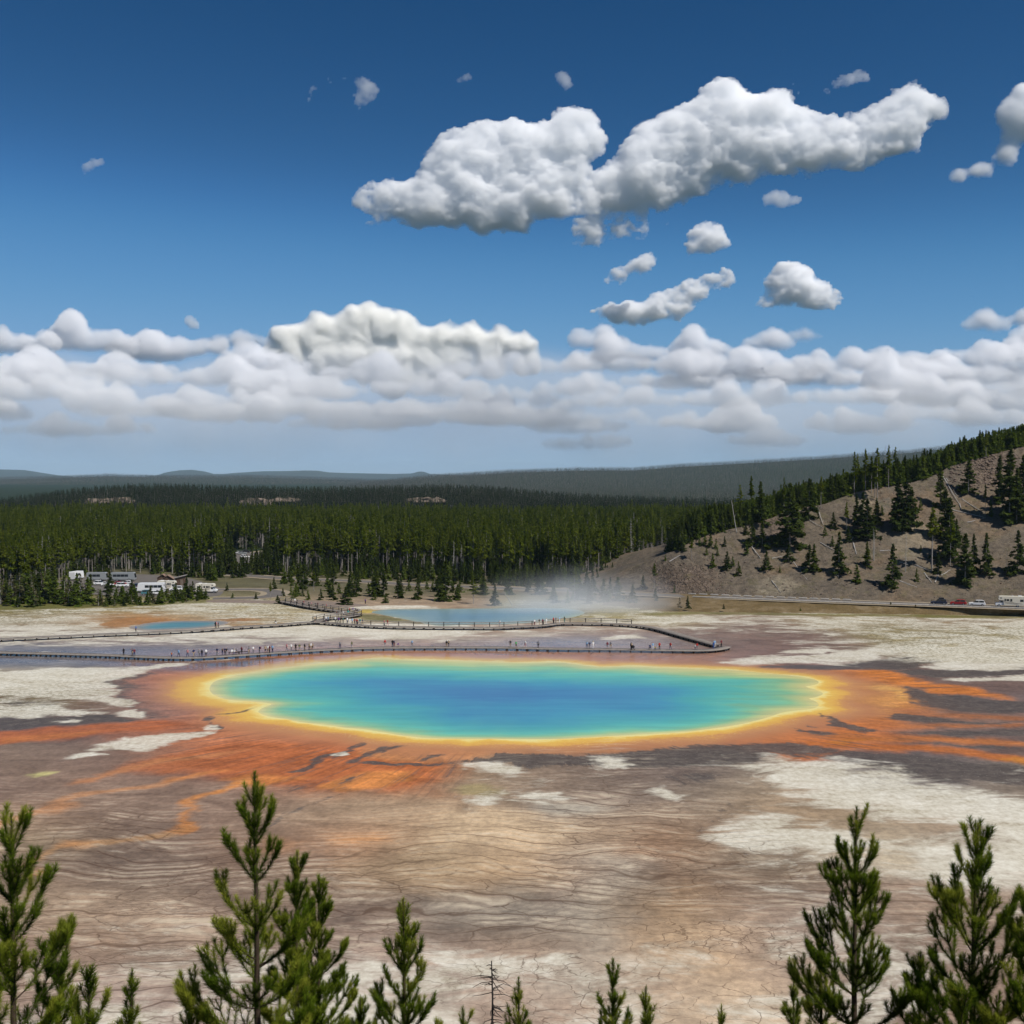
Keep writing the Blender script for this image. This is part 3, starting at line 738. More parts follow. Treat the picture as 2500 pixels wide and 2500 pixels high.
    vadd = t.n("VectorMath", operation='MULTIPLY_ADD'); t.l(dist.outputs[1], vadd.inputs[0]); vadd.inputs[1].default_value = (7, 4, 0); t.l(pos, vadd.inputs[2])
    def vor(scale):
        v = t.n("TexVoronoi", feature='DISTANCE_TO_EDGE', voronoi_dimensions='2D'); t.l(t.mapping(vadd.outputs[0], scale), v.inputs["Vector"]); v.inputs["Scale"].default_value = 1; return v.outputs["Distance"]
    k1 = vor((.38, .50, 1)); k2 = vor((.95, 1.2, 1))
    k0 = vor((.13, .30, 1)); kd = t.math('MULTIPLY', t.sstep(.020, .006, k0), t.math('MULTIPLY', t.sstep(.45, .9, Tn), .75)); lt = t.math('MAXIMUM', lt, kd)
    kw = t.math('MULTIPLY', t.sstep(.34, .62, wn), .042)
    kw2 = t.math('MULTIPLY', t.sstep(.48, .66, wn), .06)
    lk = t.math('MULTIPLY', t.math('MAXIMUM', t.sstep(kw, t.math('MULTIPLY', kw, .3), k1), t.sstep(kw2, t.math('MULTIPLY', kw2, .3), k2)), t.math('MULTIPLY', t.sstep(.1, .8, Cn), .75))
    ln = t.math('MAXIMUM', lt, lk)
    ln = t.math('MULTIPLY', ln, t.sstep(.2, .5, t.math('ADD', fine, .05)))
    c = t.mix(t.math('MULTIPLY', ln, .72), c, L(74, 52, 40))
    # pale sinter on the treads between the rims
    lip = t.math('MULTIPLY', t.math('MULTIPLY', t.sstep(.12, .30, f1), t.sstep(.46, .36, f1)), t.math('MULTIPLY', t.sstep(.45, .68, st2), t.math('MULTIPLY', Tn, .6)))
    c = t.mix(lip, c, L(214, 202, 184))
    rough = t.math('SUBTRACT', .74, t.math('MULTIPLY', GLn, .60))
    rough = t.math('ADD', rough, t.math('MULTIPLY', t.math('MULTIPLY', wm, GLn), .4), clamp=True)
    h = t.math('ADD', t.math('MULTIPLY', fine, .5), t.math('MULTIPLY', ln, -.8))
    dry = t.math('SUBTRACT', 1, t.math('MULTIPLY', GLn, 1.0), clamp=True)
    nrm = t.bump(t.math('MULTIPLY', h, dry), .35, .12)
    me.materials.append(t.done(t.bsdf(c, rough, t.math('ADD', .06, t.math('MULTIPLY', GLn, .26)), nrm)))
    return o
ground = build_ground()

# ------------------------------------------------------------------ hot springs: water sheets
def water(name, outline, mat, spacing):
    out = np.array(outline)
    cx, cy = out.mean(0); dirs = out - [cx, cy]
    ext = out + dirs / np.linalg.norm(dirs, axis=1)[:, None] * 1.2
    a, b = ext.min(0), ext.max(0)
    gx, gy = np.meshgrid(np.arange(a[0], b[0], spacing), np.arange(a[1], b[1], spacing * 1.6)); gx = gx.ravel(); gy = gy.ravel()
    k = poly_sd(gx, gy, ext) < -spacing * .6
    pts = np.concatenate([ext, np.stack([gx[k], gy[k]], 1)])
    n = len(ext)
    r = delaunay_2d_cdt([Vector(p) for p in pts], [], [list(range(n))], 1, 1e-5)
    v = np.array([(p[0], p[1]) for p in r[0]]); tri = np.array([f for f in r[2] if len(f) == 3])
    me = mesh_np(name, np.concatenate([v, np.full((len(v), 1), -.05)], 1), tri, [mat], True)
    attr(me, "depth", -poly_sd(v[:, 0], v[:, 1], out) * (1 + .9 * smooth(198, 172, v[:, 1]) - .48 * smooth(208, 236, v[:, 1])) * (1 - .38 * smooth(22, 48, v[:, 0])))
    o = obj(name, me); tag(o, kind="structure"); return o
def water_mat(name, stops, rng, namp, rough):
    t = NT(name); pos = t.pos(); d = t.attr("depth").outputs["Fac"]
    n1 = t.noise(t.mapping(pos, (.035, .06, 1)), 1.0, 4, .6, .5).outputs[0]
    n2 = t.noise(t.mapping(pos, (.05, .35, 1), rot=(0, 0, .06)), 1.0, 6, .65, .6).outputs[0]
    dd = t.math('ADD', d, t.math('MULTIPLY', t.math('MULTIPLY', t.math('SUBTRACT', n1, .5), namp), t.sstep(0, 6, d)))
    dd = t.math('ADD', dd, t.math('MULTIPLY', t.math('MULTIPLY', t.math('SUBTRACT', n2, .5), namp * .45), t.sstep(0, 8, d)))
    c = t.ramp(t.remap(dd, 0, rng, 0, 1), [(p, tuple(alb(q, 1.28))) for p, q in stops])
    c = t.mix(.75, c, t.mix(1, c, t.ramp(n2, [(.32, (.72, .80, .90)), (.5, (1, 1, 1)), (.68, (1.34, 1.22, 1.08))]), 'MULTIPLY'))
    rip = t.noise(t.mapping(pos, (1.4, 3.0, 1)), 1.0, 4, .6).outputs[0]
    return t.done(t.bsdf(c, rough, .22, t.bump(rip, .12, .05)))
spring_mat = water_mat("spring_water", [(0, (228, 214, 140)), (.035, (196, 206, 138)), (.09, (138, 196, 148)), (.19, (96, 190, 172)), (.33, (72, 172, 174)), (.52, (54, 146, 180)), (.75, (50, 128, 176)), (1, (48, 118, 172))], 41, 18, .26)
water("spring_water", POOL, spring_mat, 1.3)
water("crater_water", EXC, water_mat("crater_water", [(0, (150, 165, 150)), (.15, (134, 160, 164)), (.5, (112, 148, 166)), (1, (96, 136, 164))], 16, 6, .3), 2.0)
water("pool_water", TUR, water_mat("pool_water", [(0, (165, 140, 115)), (.12, (140, 140, 128)), (.3, (92, 138, 142)), (1, (58, 122, 142))], 9, 2, .3), 1.0)
# ------------------------------------------------------------------ hills
from mathutils.bvhtree import BVHTree
ROAD_PX = [(560,1402),(700,1412.5),(875,1419),(1000,1427),(1178,1434),(1400,1443),(1632,1453),(2000,1467),(2500,1484),(3000,1502),(3300,1513)]
def bank_h(px): return 0.15 + 1.85 * smooth(1380, 1720, np.asarray(px, float))
def road_pt(px, dpy=0.0):
    h = float(bank_h(px)); return G(px, float(interp(ROAD_PX, px)) + dpy, h) + (h,)
CREST = [(1370,1440),(1441,1423),(1503,1402),(1535,1388),(1576,1373),(1617,1357),(1659,1340),(1700,1315),(1740,1302),(1783,1292),(1840,1276),(1889,1262),(1908,1252),(1957,1239),(2016,1229),(2040,1219),(2095,1199),(2151,1190),(2233,1175),(2285,1157),(2316,1140),(2368,1124),(2420,1109),(2472,1095),(2500,1088),(2700,1040),(3000,1000),(3300,980)]
def build_hill():
    cols = np.concatenate([np.arange(1370, 2560, 3.2), np.arange(2560, 3300, 10)])
    V = []; nf, nb = 100, 26; rock = []
    for i, c in enumerate(cols):
        b = road_pt(c, -4.0); k = (float(interp(CREST, c)) - 1165) / F
        Yc = (b[1] + (HC) / .57) / (1 + k / .57)
        top = P(c, float(interp(CREST, c)), max(Yc, b[1] + 3)); 
        bx, by, bz = b[0], b[1] + 1.0, b[2] - .25
        for j in range(nf):
            t = j / (nf - 1); ez = t ** 1.12 * (1 - .10 * math.sin(math.pi * t)) 
            V.append((bx + (top[0] - bx) * t, by + (top[1] - by) * t, bz + (top[2] - bz) * ez))
        for j in range(1, nb + 1):
            t = j / nb; V.append((top[0] * (1 + .45 * t), top[1] + 220 * t, top[2] - (top[2] + 1.0) * (t ** 1.9) ))
    V = np.array(V); nr = len(cols); nc = nf + nb
    jj = np.tile(np.arange(nc), nr); fall = np.clip(np.minimum(jj / 6.0, np.abs(jj - nf) / 3.0 + .15), 0, 1)
    x, y, z = V.T
    px, py = proj(x, y, z)
    rk = np.maximum(smooth(1790, 1700, px) * smooth(1570, 1610, px) * smooth(1372, 1395, py), smooth(2330, 2400, px) * smooth(1205, 1170, py) * smooth(-.15, .1, fbm(px / 60, py / 40, 9) - .45))
    rk = np.maximum(rk, smooth(60, 30, np.abs(px - 1918)) * smooth(40, 20, np.abs(py - 1290)) * .8)
    gul = np.abs(fbm(x * .05 + z * .015, y * .02, 33, 3) - .5) * 2
    d = (fbm(x * .12, (y + z) * .12, 31, 5) - .5) * 2.2 + (fbm(x * .6, (y + z) * .6, 37, 4) - .5) * (.5 + .5 * rk) - gul * .9
    col = np.abs(fbm(x * .5, z * .12, 44, 3) - .5) * rk * 1.2
    V[:, 2] += (d * .8) * fall; V[:, 1] += col * fall
    f = grid_faces(nr, nc)
    me = mesh_np("hillside", V, f, [], True)
    pale = smooth(75, 25, np.hypot((px - 1895) / 1.1, (py - 1430) * 2.2)) + .7 * smooth(70, 25, np.hypot((px - 2225) * 1.0, (py - 1320) * 1.0)) * .8 + .6 * smooth(40, 10, np.hypot(px - 2110, py - 1220))
    attr(me, "mask", np.stack([rk, np.clip(pale, 0, 1), smooth(1375, 1330, py + 60 * (fbm(px / 90, py / 60, 3) - .5))], 1), 'FLOAT_COLOR')
    t = NT("scree_slope"); pos = t.pos(); m = t.n("SeparateColor"); t.l(t.attr("mask").outputs["Color"], m.inputs[0]); rkn, pln, upn = m.outputs
    a = t.noise(pos, .055, 5, .6, .3).outputs[0]; b = t.noise(pos, .55, 6, .72).outputs[0]; cfine = t.noise(pos, 2.4, 4, .75).outputs[0]
    L = lambda *q: tuple(alb(q, 1.14) * np.array([.96, .98, .97]))
    c = t.ramp(a, [(.32, L(100, 90, 80)), (.5, L(112, 100, 86)), (.62, L(120, 102, 84)), (.75, L(110, 104, 94))])
    c = t.mix(t.math('MULTIPLY', pln, t.remap(a, .35, .65, .15, .75)), c, L(168, 156, 134))
    c = t.mix(t.math('MULTIPLY', rkn, .8), c, t.ramp(t.noise(pos, .35, 5, .7).outputs[0], [(.3, L(78, 68, 62)), (.5, L(112, 96, 84)), (.7, L(132, 116, 104))]))
    c = t.mix(.9, c, t.mix(1, c, t.ramp(b, [(.3, (.45, .45, .46)), (.5, (1, 1, 1)), (.72, (1.45, 1.43, 1.40))]), 'MULTIPLY'))
    c = t.mix(t.math('MULTIPLY', t.sstep(.60, .66, cfine), .55), c, L(64, 56, 44))
    c = t.mix(t.math('MULTIPLY', t.sstep(.64, .70, t.noise(pos, 1.3, 4, .7).outputs[0]), .5), c, L(170, 160, 146))
    gr = t.sstep(.52, .64, t.noise(pos, .16, 5, .7).outputs[0])
    c = t.mix(t.math('MULTIPLY', gr, .32), c, L(96, 92, 52))
    v = t.n("TexVoronoi", feature='DISTANCE_TO_EDGE'); t.l(pos, v.inputs["Vector"]); v.inputs["Scale"].default_value = .55
    crk = t.math('MULTIPLY', t.sstep(.10, .02, v.outputs["Distance"]), rkn)
    c = t.mix(t.math('MULTIPLY', crk, .3), c, L(48, 42, 38))
    h = t.math('ADD', t.math('MULTIPLY', b, 1.0), t.math('MULTIPLY', cfine, .4)); h = t.math('SUBTRACT', h, t.math('MULTIPLY', crk, .4))
    me.materials.append(t.done(t.bsdf(c, .9, .1, t.bump(h, 1.0, .7))))
    o = obj("hillside", me); tag(o, kind="structure")
    return BVHTree.FromPolygons([tuple(v) for v in V], [tuple(int(i) for i in q) for q in f])
hill_bvh = build_hill()
def hill_at(px, py):                      # where the sight line of a photo point meets the slope
    d = ray(px, py); r = hill_bvh.ray_cast(Vector((0, 0, HC)), Vector(d))
    return tuple(r[0]) if r[0] is not None else None
def hill_z(x, y):
    r = hill_bvh.ray_cast(Vector((x, y, 300)), Vector((0, 0, -1)))
    return r[0].z if r[0] is not None else None

# the slope the camera stands on
def near_z(x, y): return np.clip(37.6 - np.maximum(y - 1.0, 0) * .575, -3, 40) + (fbm(np.asarray(x) * .12, np.asarray(y) * .12, 71) - .5) * 1.2
def build_near():
    X, Y = np.meshgrid(np.arange(-120, 121, 2.0), np.arange(-60, 73, 1.2)); x, y = X.ravel(), Y.ravel()
    me = mesh_np("near_slope", np.stack([x, y, near_z(x, y) - .6], 1), grid_faces(*X.shape), [plain("dry_slope_soil", alb((130, 112, 88)), .95, .1, var=.35, scale=.8)], True)
    tag(obj("near_slope", me), kind="structure")
build_near()

def ridge(name, crest, Yc, Yf, mat, z0=-2.0, back=500, rough=3.0, rows=24, step=16, x0=-300, x1=2900, power=1.0, noise_sc=.004):
    cols = np.arange(x0, x1, step); V = []
    for c in cols:
        top = P(c, float(interp(crest, c)), Yc); f = ((c - 1250) / F * Yf, Yf, z0)
        for j in range(rows):
            t = j / (rows - 1); V.append((f[0] + (top[0] - f[0]) * t, f[1] + (top[1] - f[1]) * t, z0 + (top[2] - z0) * t ** power))
        V.append((top[0] * (1 + back * .5 / Yc), Yc + back * .5, top[2] * .93)); V.append((top[0] * (1 + back / Yc), Yc + back, z0))
    V = np.array(V); nc = rows + 2; j = np.tile(np.arange(nc), len(cols))
    w = np.sin(np.clip(j / (rows - 1), 0, 1) * math.pi)
    V[:, 2] += (fbm(V[:, 0] * noise_sc, V[:, 1] * noise_sc * .6, 91, 4) - .5) * 2 * rough * w
    me = mesh_np(name, V, grid_faces(len(cols), nc), [mat], True)
    tag(obj(name, me), kind="structure")
    return V.reshape(len(cols), nc, 3)[:, :rows]
def hill_mat(name, c0, c1, sc):
    t = NT(name); n = t.noise(t.pos(), sc, 6, .65).outputs[0]
    return t.done(t.bsdf(t.ramp(n, [(.3, c0), (.7, c1)]), .95, .05))
wood_floor = hill_mat("wooded_slope", (.014, .022, .009), (.036, .044, .020), .02)
MID = [(-300,1250),(-100,1232),(0,1221),(100,1207),(200,1192),(300,1183),(420,1181),(600,1188),(800,1190),(950,1186),(1080,1183),(1180,1186),(1300,1198),(1450,1211),(1600,1218),(1900,1224),(2900,1225)]
k13 = 13.0 * F / 1120
MIDg = [(a, b + k13 - 1) for a, b in MID]
mid_face = ridge("wooded_ridge", MIDg, 1120, 985, wood_floor, -1, 600, .8, 14, 14, noise_sc=.02)
FAR = [(380,1215),(640,1199),(740,1193),(800,1188),(900,1176),(1000,1165),(1064,1159),(1240,1148),(1416,1142),(1548,1142),(1650,1134),(1870,1122),(2002,1114),(2090,1108),(2222,1099),(2363,1081),(2500,1066),(2900,1050)]
FARg = [(a, b + 13.0 * F / 5400) for a, b in FAR]
far_face = ridge("wooded_hill", FARg, 5400, 3300, wood_floor, -20, 1500, 16, 40, 12, x0=300, power=1.15, noise_sc=.0012)
LEFT = [(-300,1166),(0,1166),(140,1163),(264,1158),(330,1160),(396,1161.5),(620,1161),(850,1168),(1000,1176),(1200,1190),(2900,1200)]
LEFTg = [(a, b + 13.0 * F / 8200) for a, b in LEFT]
left_face = ridge("distant_hill", LEFTg, 8200, 5600, wood_floor, -20, 2500, 20, 24, 16, x1=1500, noise_sc=.0008)
mount_mat = hill_mat("mountain_woods", (.028, .034, .020), (.050, .052, .032), .0008)  # plain dark forest tones; the blue comes from the air volume
M1 = [(-300,1144),(0,1146),(60,1147.5),(140,1160),(200,1166),(330,1167),(385,1160),(405,1153),(440,1148),(470,1147),(500,1151),(522,1157),(545,1157),(580,1154),(640,1150.5),(700,1150),(745,1148.5),(775,1149),(800,1153),(850,1155),(960,1157),(1005,1156),(1022,1151),(1035,1151.5),(1050,1157),(1200,1162),(2900,1165)]
ridge("mountain_range", M1, 21000, 17000, mount_mat, -30, 4000, 20, 10, 6, x1=1600, noise_sc=.0004)

# ------------------------------------------------------------------ roads, lots
def ribbon(name, pts, width, mat, zoff=0.0, n=8):
    c = catmull([p[:2] for p in pts], n, False); zz = np.interp(np.linspace(0, 1, len(c)), np.linspace(0, 1, len(pts)), [p[2] for p in pts])
    d = np.gradient(c, axis=0); d /= np.linalg.norm(d, axis=1)[:, None]; nrm = np.stack([-d[:, 1], d[:, 0]], 1)
    ws = np.linspace(-.5, .5, 5); V = np.concatenate([np.concatenate([c + nrm * (w * width), (zz + zoff)[:, None]], 1)[:, None] for w in ws], 1)
    me = mesh_np(name, V.reshape(-1, 3), grid_faces(len(c), 5), [mat], True)
    o = obj(name, me); tag(o, kind="structure"); return c, zz
asphalt = plain("worn_asphalt", alb((112, 106, 100), 1.3), .85, .2, var=.15, scale=.3)
shoulder = plain("gravel_shoulder", alb((160, 146, 124), 1.3), .9, .1, var=.18, scale=.8)
line_mat = plain("road_paint", (.62, .60, .52), .7, .2, var=.08)
def build_bank():
    cols = np.arange(1180, 3300, 8.0); V = []; 
    foot = [(1180,1452),(1300,1466),(1450,1484),(1560,1492),(1640,1496),(2000,1498),(2500,1503),(3300,1516)]
    for c in cols:
        h = float(bank_h(c)) - .06; ft = G(c, max(float(interp(foot, c)), float(interp(ROAD_PX, c)) + 6)); e = road_pt(c, 4.6); b = road_pt(c, -9)
        for t in np.linspace(0, 1, 9): V.append((ft[0] + (e[0] - ft[0]) * t, ft[1] + (e[1] - ft[1]) * t, -.25 + (h + .25) * t))
        V.append((b[0], b[1], h))
    V = np.array(V); j = np.tile(np.arange(10), len(cols))
    V[:, 2] += np.where((j > 0) & (j < 8), (fbm(V[:, 0] * .3, V[:, 1] * .4, 13) - .5) * .5, 0)
    t = NT("dry_grass_bank"); n = t.noise(t.pos(), .12, 5, .65).outputs[0]; n2 = t.noise(t.pos(), 1.6, 5, .7).outputs[0]
    c = t.ramp(n, [(.32, tuple(alb((150, 132, 104)))), (.5, tuple(alb((120, 102, 72)))), (.68, tuple(alb((104, 88, 56))))])
    c = t.mix(.7, c, t.mix(1, c, t.ramp(n2, [(.3, (.6, .6, .6)), (.7, (1.35, 1.35, 1.3))]), 'MULTIPLY'))
    me = mesh_np("road_embankment", V, grid_faces(len(cols), 10), [t.done(t.bsdf(c, .95, .1))], True)
    tag(obj("road_embankment", me), kind="structure")
build_bank()
rp = [road_pt(c) for c in (560, 640, 700, 790, 875, 1000, 1178, 1400, 1632, 1800, 2000, 2250, 2500, 3000, 3300)]
ribbon("road_shoulder", rp, 12.5, shoulder, .03); road_c, road_zs = ribbon("road", rp, 7.4, asphalt, .07)
lot_pts = [(140,1428),(160,1414),(240,1406),(330,1402),(450,1410),(520,1430),(545,1442),(525,1456),(420,1458),(330,1456),(220,1450)]
lp = catmull([G(*p) for p in lot_pts], 5)
def flat_poly(name, pts, mat, z):
    me = bpy.data.meshes.new(name); me.from_pydata([(p[0], p[1], z) for p in pts], [], [list(range(len(pts)))]); me.materials.append(mat)
    tag(obj(name, me), kind="structure")
flat_poly("parking_lot", lp, asphalt, .06)
loop = [G(*p) + (0.0,) for p in [(520,1441),(580,1439.5),(640,1440.5),(672,1446),(668,1454),(630,1459),(570,1461),(520,1462)]]
ribbon("lot_kerb_strip", loop, 10.5, shoulder, .08); ribbon("lot_driveway", loop, 6.0, asphalt, .12)
UP = [G(*p) + (0.0,) for p in [(720,1342),(680,1345),(640,1350),(612,1360),(600,1374),(604,1392),(612,1404)]]
ribbon("side_road_shoulder", UP, 19, shoulder, .05); ribbon("side_road", UP, 12, asphalt, .10)
flat_poly("roadside_pullout", catmull([G(*p) for p in [(520,1362),(560,1350),(600,1346),(612,1356),(596,1368),(560,1372)]], 4), asphalt, .16)
flat_poly("entry_path", catmull([G(*p) for p in [(510,1466),(600,1465),(690,1467),(760,1466),(850,1472),(900,1478),(840,1482),(740,1478),(640,1473),(520,1471)]], 4), plain("grey_gravel", alb((146, 130, 118)), .9, .1, var=.2, scale=.7), .03)
# ------------------------------------------------------------------ trees: prototypes
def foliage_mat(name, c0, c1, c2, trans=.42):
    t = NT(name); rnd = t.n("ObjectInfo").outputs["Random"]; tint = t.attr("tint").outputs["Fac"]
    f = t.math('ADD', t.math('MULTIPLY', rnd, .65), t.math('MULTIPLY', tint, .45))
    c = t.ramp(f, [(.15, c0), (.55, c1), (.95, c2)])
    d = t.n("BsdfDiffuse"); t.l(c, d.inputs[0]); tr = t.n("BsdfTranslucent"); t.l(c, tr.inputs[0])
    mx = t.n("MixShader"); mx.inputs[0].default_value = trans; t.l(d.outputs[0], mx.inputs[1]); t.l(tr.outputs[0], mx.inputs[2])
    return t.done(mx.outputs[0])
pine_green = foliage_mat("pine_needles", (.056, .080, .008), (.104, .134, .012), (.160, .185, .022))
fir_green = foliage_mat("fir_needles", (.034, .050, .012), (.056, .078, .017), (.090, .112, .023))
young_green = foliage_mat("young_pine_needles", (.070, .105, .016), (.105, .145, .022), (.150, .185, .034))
dry_brown = foliage_mat("dry_needles", (.090, .074, .042), (.125, .108, .060), (.120, .120, .055))
far_green = foliage_mat("far_conifer_needles", (.014, .025, .012), (.026, .042, .019), (.044, .064, .027))
bark = plain("grey_pine_bark", (.25, .225, .20), .9, .1, var=.3, scale=2)
dark_bark = plain("dark_bark", (.085, .066, .05), .9, .1, var=.3, scale=4)
dead_wood = plain("bleached_dead_wood", (.33, .31, .285), .85, .1, var=.25, scale=2)

def tube_np(pts, rad, n=6):
    pts = np.asarray(pts, float); V = []; m = len(pts)
    d = np.gradient(pts, axis=0); d /= np.linalg.norm(d, axis=1)[:, None] + 1e-9
    ref = np.where(np.abs(d[:, 2:3]) > .9, [[1., 0, 0]], [[0, 0, 1.]])
    u = np.cross(d, ref); u /= np.linalg.norm(u, axis=1)[:, None] + 1e-9; w = np.cross(d, u)
    for k in range(n):
        a = 2 * math.pi * k / n; V.append(pts + (u * math.cos(a) + w * math.sin(a)) * np.asarray(rad)[:, None])
    V = np.stack(V, 1).reshape(-1, 3)
    i = np.arange(m - 1)[:, None] * n; k = np.arange(n)[None]; k2 = (k + 1) % n
    f = np.stack([i + k, i + k2, i + n + k2, i + n + k], -1).reshape(-1, 4)
    return V, f
def clumps(cent, size, rng, flat=.5):
    """two crossing irregular triangles per clump"""
    n = len(cent); V = []; 
    for k in range(2):
        a = rng.normal(size=(n, 3)); a[:, 2] *= flat; a /= np.linalg.norm(a, axis=1)[:, None]
        b = rng.normal(size=(n, 3)); b -= a * (a * b).sum(1)[:, None]; b /= np.linalg.norm(b, axis=1)[:, None]
        s = size[:, None] * rng.uniform(.7, 1.3, (n, 1))
        V += [cent + a * s, cent - a * s * .6 + b * s * .6, cent - a * s * .5 - b * s * .55]
    V = np.stack(V, 1).reshape(-1, 3); f = np.arange(len(V)).reshape(-1, 3); return V, f
def conifer(seed, H, base, rmax, nb, per, size, shape=1.0, droop=.25, mats=None, trunk_r=None, name="pine", lean=.012, ragged=.35, stubs=0):
    rng = np.random.default_rng(seed)
    tr = trunk_r or H * .0085
    zs = np.linspace(0, H, 9); wob = np.cumsum(rng.normal(0, lean, (9, 2)), 0) * H * .12
    V, f = tube_np(np.column_stack([wob, zs]), tr * (1.05 - zs / H) ** .8 + .012, 6)
    TV, TF = [V], [f]; off = len(V)
    if stubs:
        for _ in range(stubs):
            z = H * rng.uniform(.12, max(base, .3)); a = rng.uniform(0, 6.28); L = rng.uniform(.3, 1.2) * H * .06
            c = np.array([np.interp(z, zs, wob[:, 0]), np.interp(z, zs, wob[:, 1]), z])
            v, q = tube_np([c, c + [math.cos(a) * L, math.sin(a) * L, -L * .25]], [tr * .28, tr * .1], 3); TV.append(v); TF.append(q + off); off += len(v)
    trunk = mesh_np(name + "_trunk", np.concatenate(TV), np.concatenate(TF), [mats[1]], True)
    C = []; S = []; T = []
    for i in range(nb):
        t = (i + rng.uniform(0, 1)) / nb; z = H * (base + (1 - base) * t)
        prof = (1 - t) ** shape * min(1, .45 + t * 3.2) if base > .05 else (1 - t) ** shape
        L = rmax * prof * rng.uniform(1 - ragged, 1.12) + .10 * rmax * (1 - t); a = rng.uniform(0, 6.28)
        c0 = np.array([np.interp(z, zs, wob[:, 0]), np.interp(z, zs, wob[:, 1]), z])
        k = max(2, int(per * (.35 + .65 * (L / rmax)))); s = rng.uniform(.15, 1, k) ** .8
        p = c0 + np.stack([np.cos(a) * L * s, np.sin(a) * L * s, -droop * L * s + .12 * L * s ** 2], 1) + rng.normal(0, .10 * L + .03, (k, 3)) * [1, 1, .5]
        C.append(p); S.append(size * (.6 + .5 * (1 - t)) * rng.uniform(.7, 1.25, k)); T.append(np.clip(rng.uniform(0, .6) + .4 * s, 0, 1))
    top = np.array([[wob[-1, 0], wob[-1, 1], H * (1 - .012 * q)] for q in range(5)]); C.append(top); S.append(np.full(5, size * .45)); T.append(np.full(5, .8))
    C = np.concatenate(C); S = np.concatenate(S); T = np.concatenate(T)
    V, f = clumps(C, S, rng)
    crown = mesh_np(name + "_crown", V, f, [mats[0]], True); attr(crown, "tint", np.repeat(T, 6))
    return trunk, crown
PROTO = {}
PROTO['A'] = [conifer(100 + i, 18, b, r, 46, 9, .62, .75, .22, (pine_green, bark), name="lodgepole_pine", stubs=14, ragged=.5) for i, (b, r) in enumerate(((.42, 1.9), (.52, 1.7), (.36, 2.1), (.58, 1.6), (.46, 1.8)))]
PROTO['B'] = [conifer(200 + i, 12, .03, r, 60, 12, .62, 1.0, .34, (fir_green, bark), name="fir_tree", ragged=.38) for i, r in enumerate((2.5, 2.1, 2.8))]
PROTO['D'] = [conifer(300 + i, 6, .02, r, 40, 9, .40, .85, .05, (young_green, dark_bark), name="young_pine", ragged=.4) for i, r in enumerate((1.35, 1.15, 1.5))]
PROTO['N'] = [conifer(350 + i, 6, .05, 1.3, 26, 6, .34, .8, .1, (dry_brown, dead_wood), name="dry_pine", ragged=.5, stubs=10) for i in range(2)]
PROTO['C'] = []
for i in range(2):                         # dead snags
    rng_ = np.random.default_rng(400 + i); H = 14
    zs = np.linspace(0, H, 8); w = np.cumsum(rng_.normal(0, .05, (8, 2)), 0)
    V, f = tube_np(np.column_stack([w, zs]), .15 * (1.04 - zs / H) + .015, 6); VV, FF, o_ = [V], [f], len(V)
    for _ in range(46):
        z = H * rng_.uniform(.18, .97); a = rng_.uniform(0, 6.28); L = (1 - z / H) * 1.6 * rng_.uniform(.4, 1) + .25
        c = np.array([np.interp(z, zs, w[:, 0]), np.interp(z, zs, w[:, 1]), z])
        v, q = tube_np([c, c + [math.cos(a) * L * .6, math.sin(a) * L * .6, .05 * L], c + [math.cos(a) * L, math.sin(a) * L, -.2 * L]], [.04, .028, .012], 3); VV.append(v); FF.append(q + o_); o_ += len(v)
    PROTO['C'].append((mesh_np("dead_tree_trunk", np.concatenate(VV), np.concatenate(FF), [dead_wood], True), None))
HT = {'A': 18.0, 'B': 12.0, 'D': 6.0, 'N': 6.0, 'C': 14.0}
NAME = {'A': "lodgepole_pine", 'B': "fir_tree", 'D': "young_pine", 'N': "dry_pine", 'C': "dead_tree"}
CAT = {'A': "pine tree", 'B': "fir tree", 'D': "young pine", 'N': "dry pine", 'C': "dead tree"}
rt = random.Random(7)
def tree(kind, loc, h, label, group=None, wide=1.0, var=None):
    pr = PROTO[kind]; tm, cm = pr[rt.randrange(len(pr)) if var is None else var]
    s = h / HT[kind]
    e = empty(NAME[kind], loc, rt.uniform(0, 6.28), (s * wide, s * wide, s)); tag(e, label, CAT[kind], group)
    obj("trunk", tm, e)
    if cm: obj("crown", cm, e)
    return e

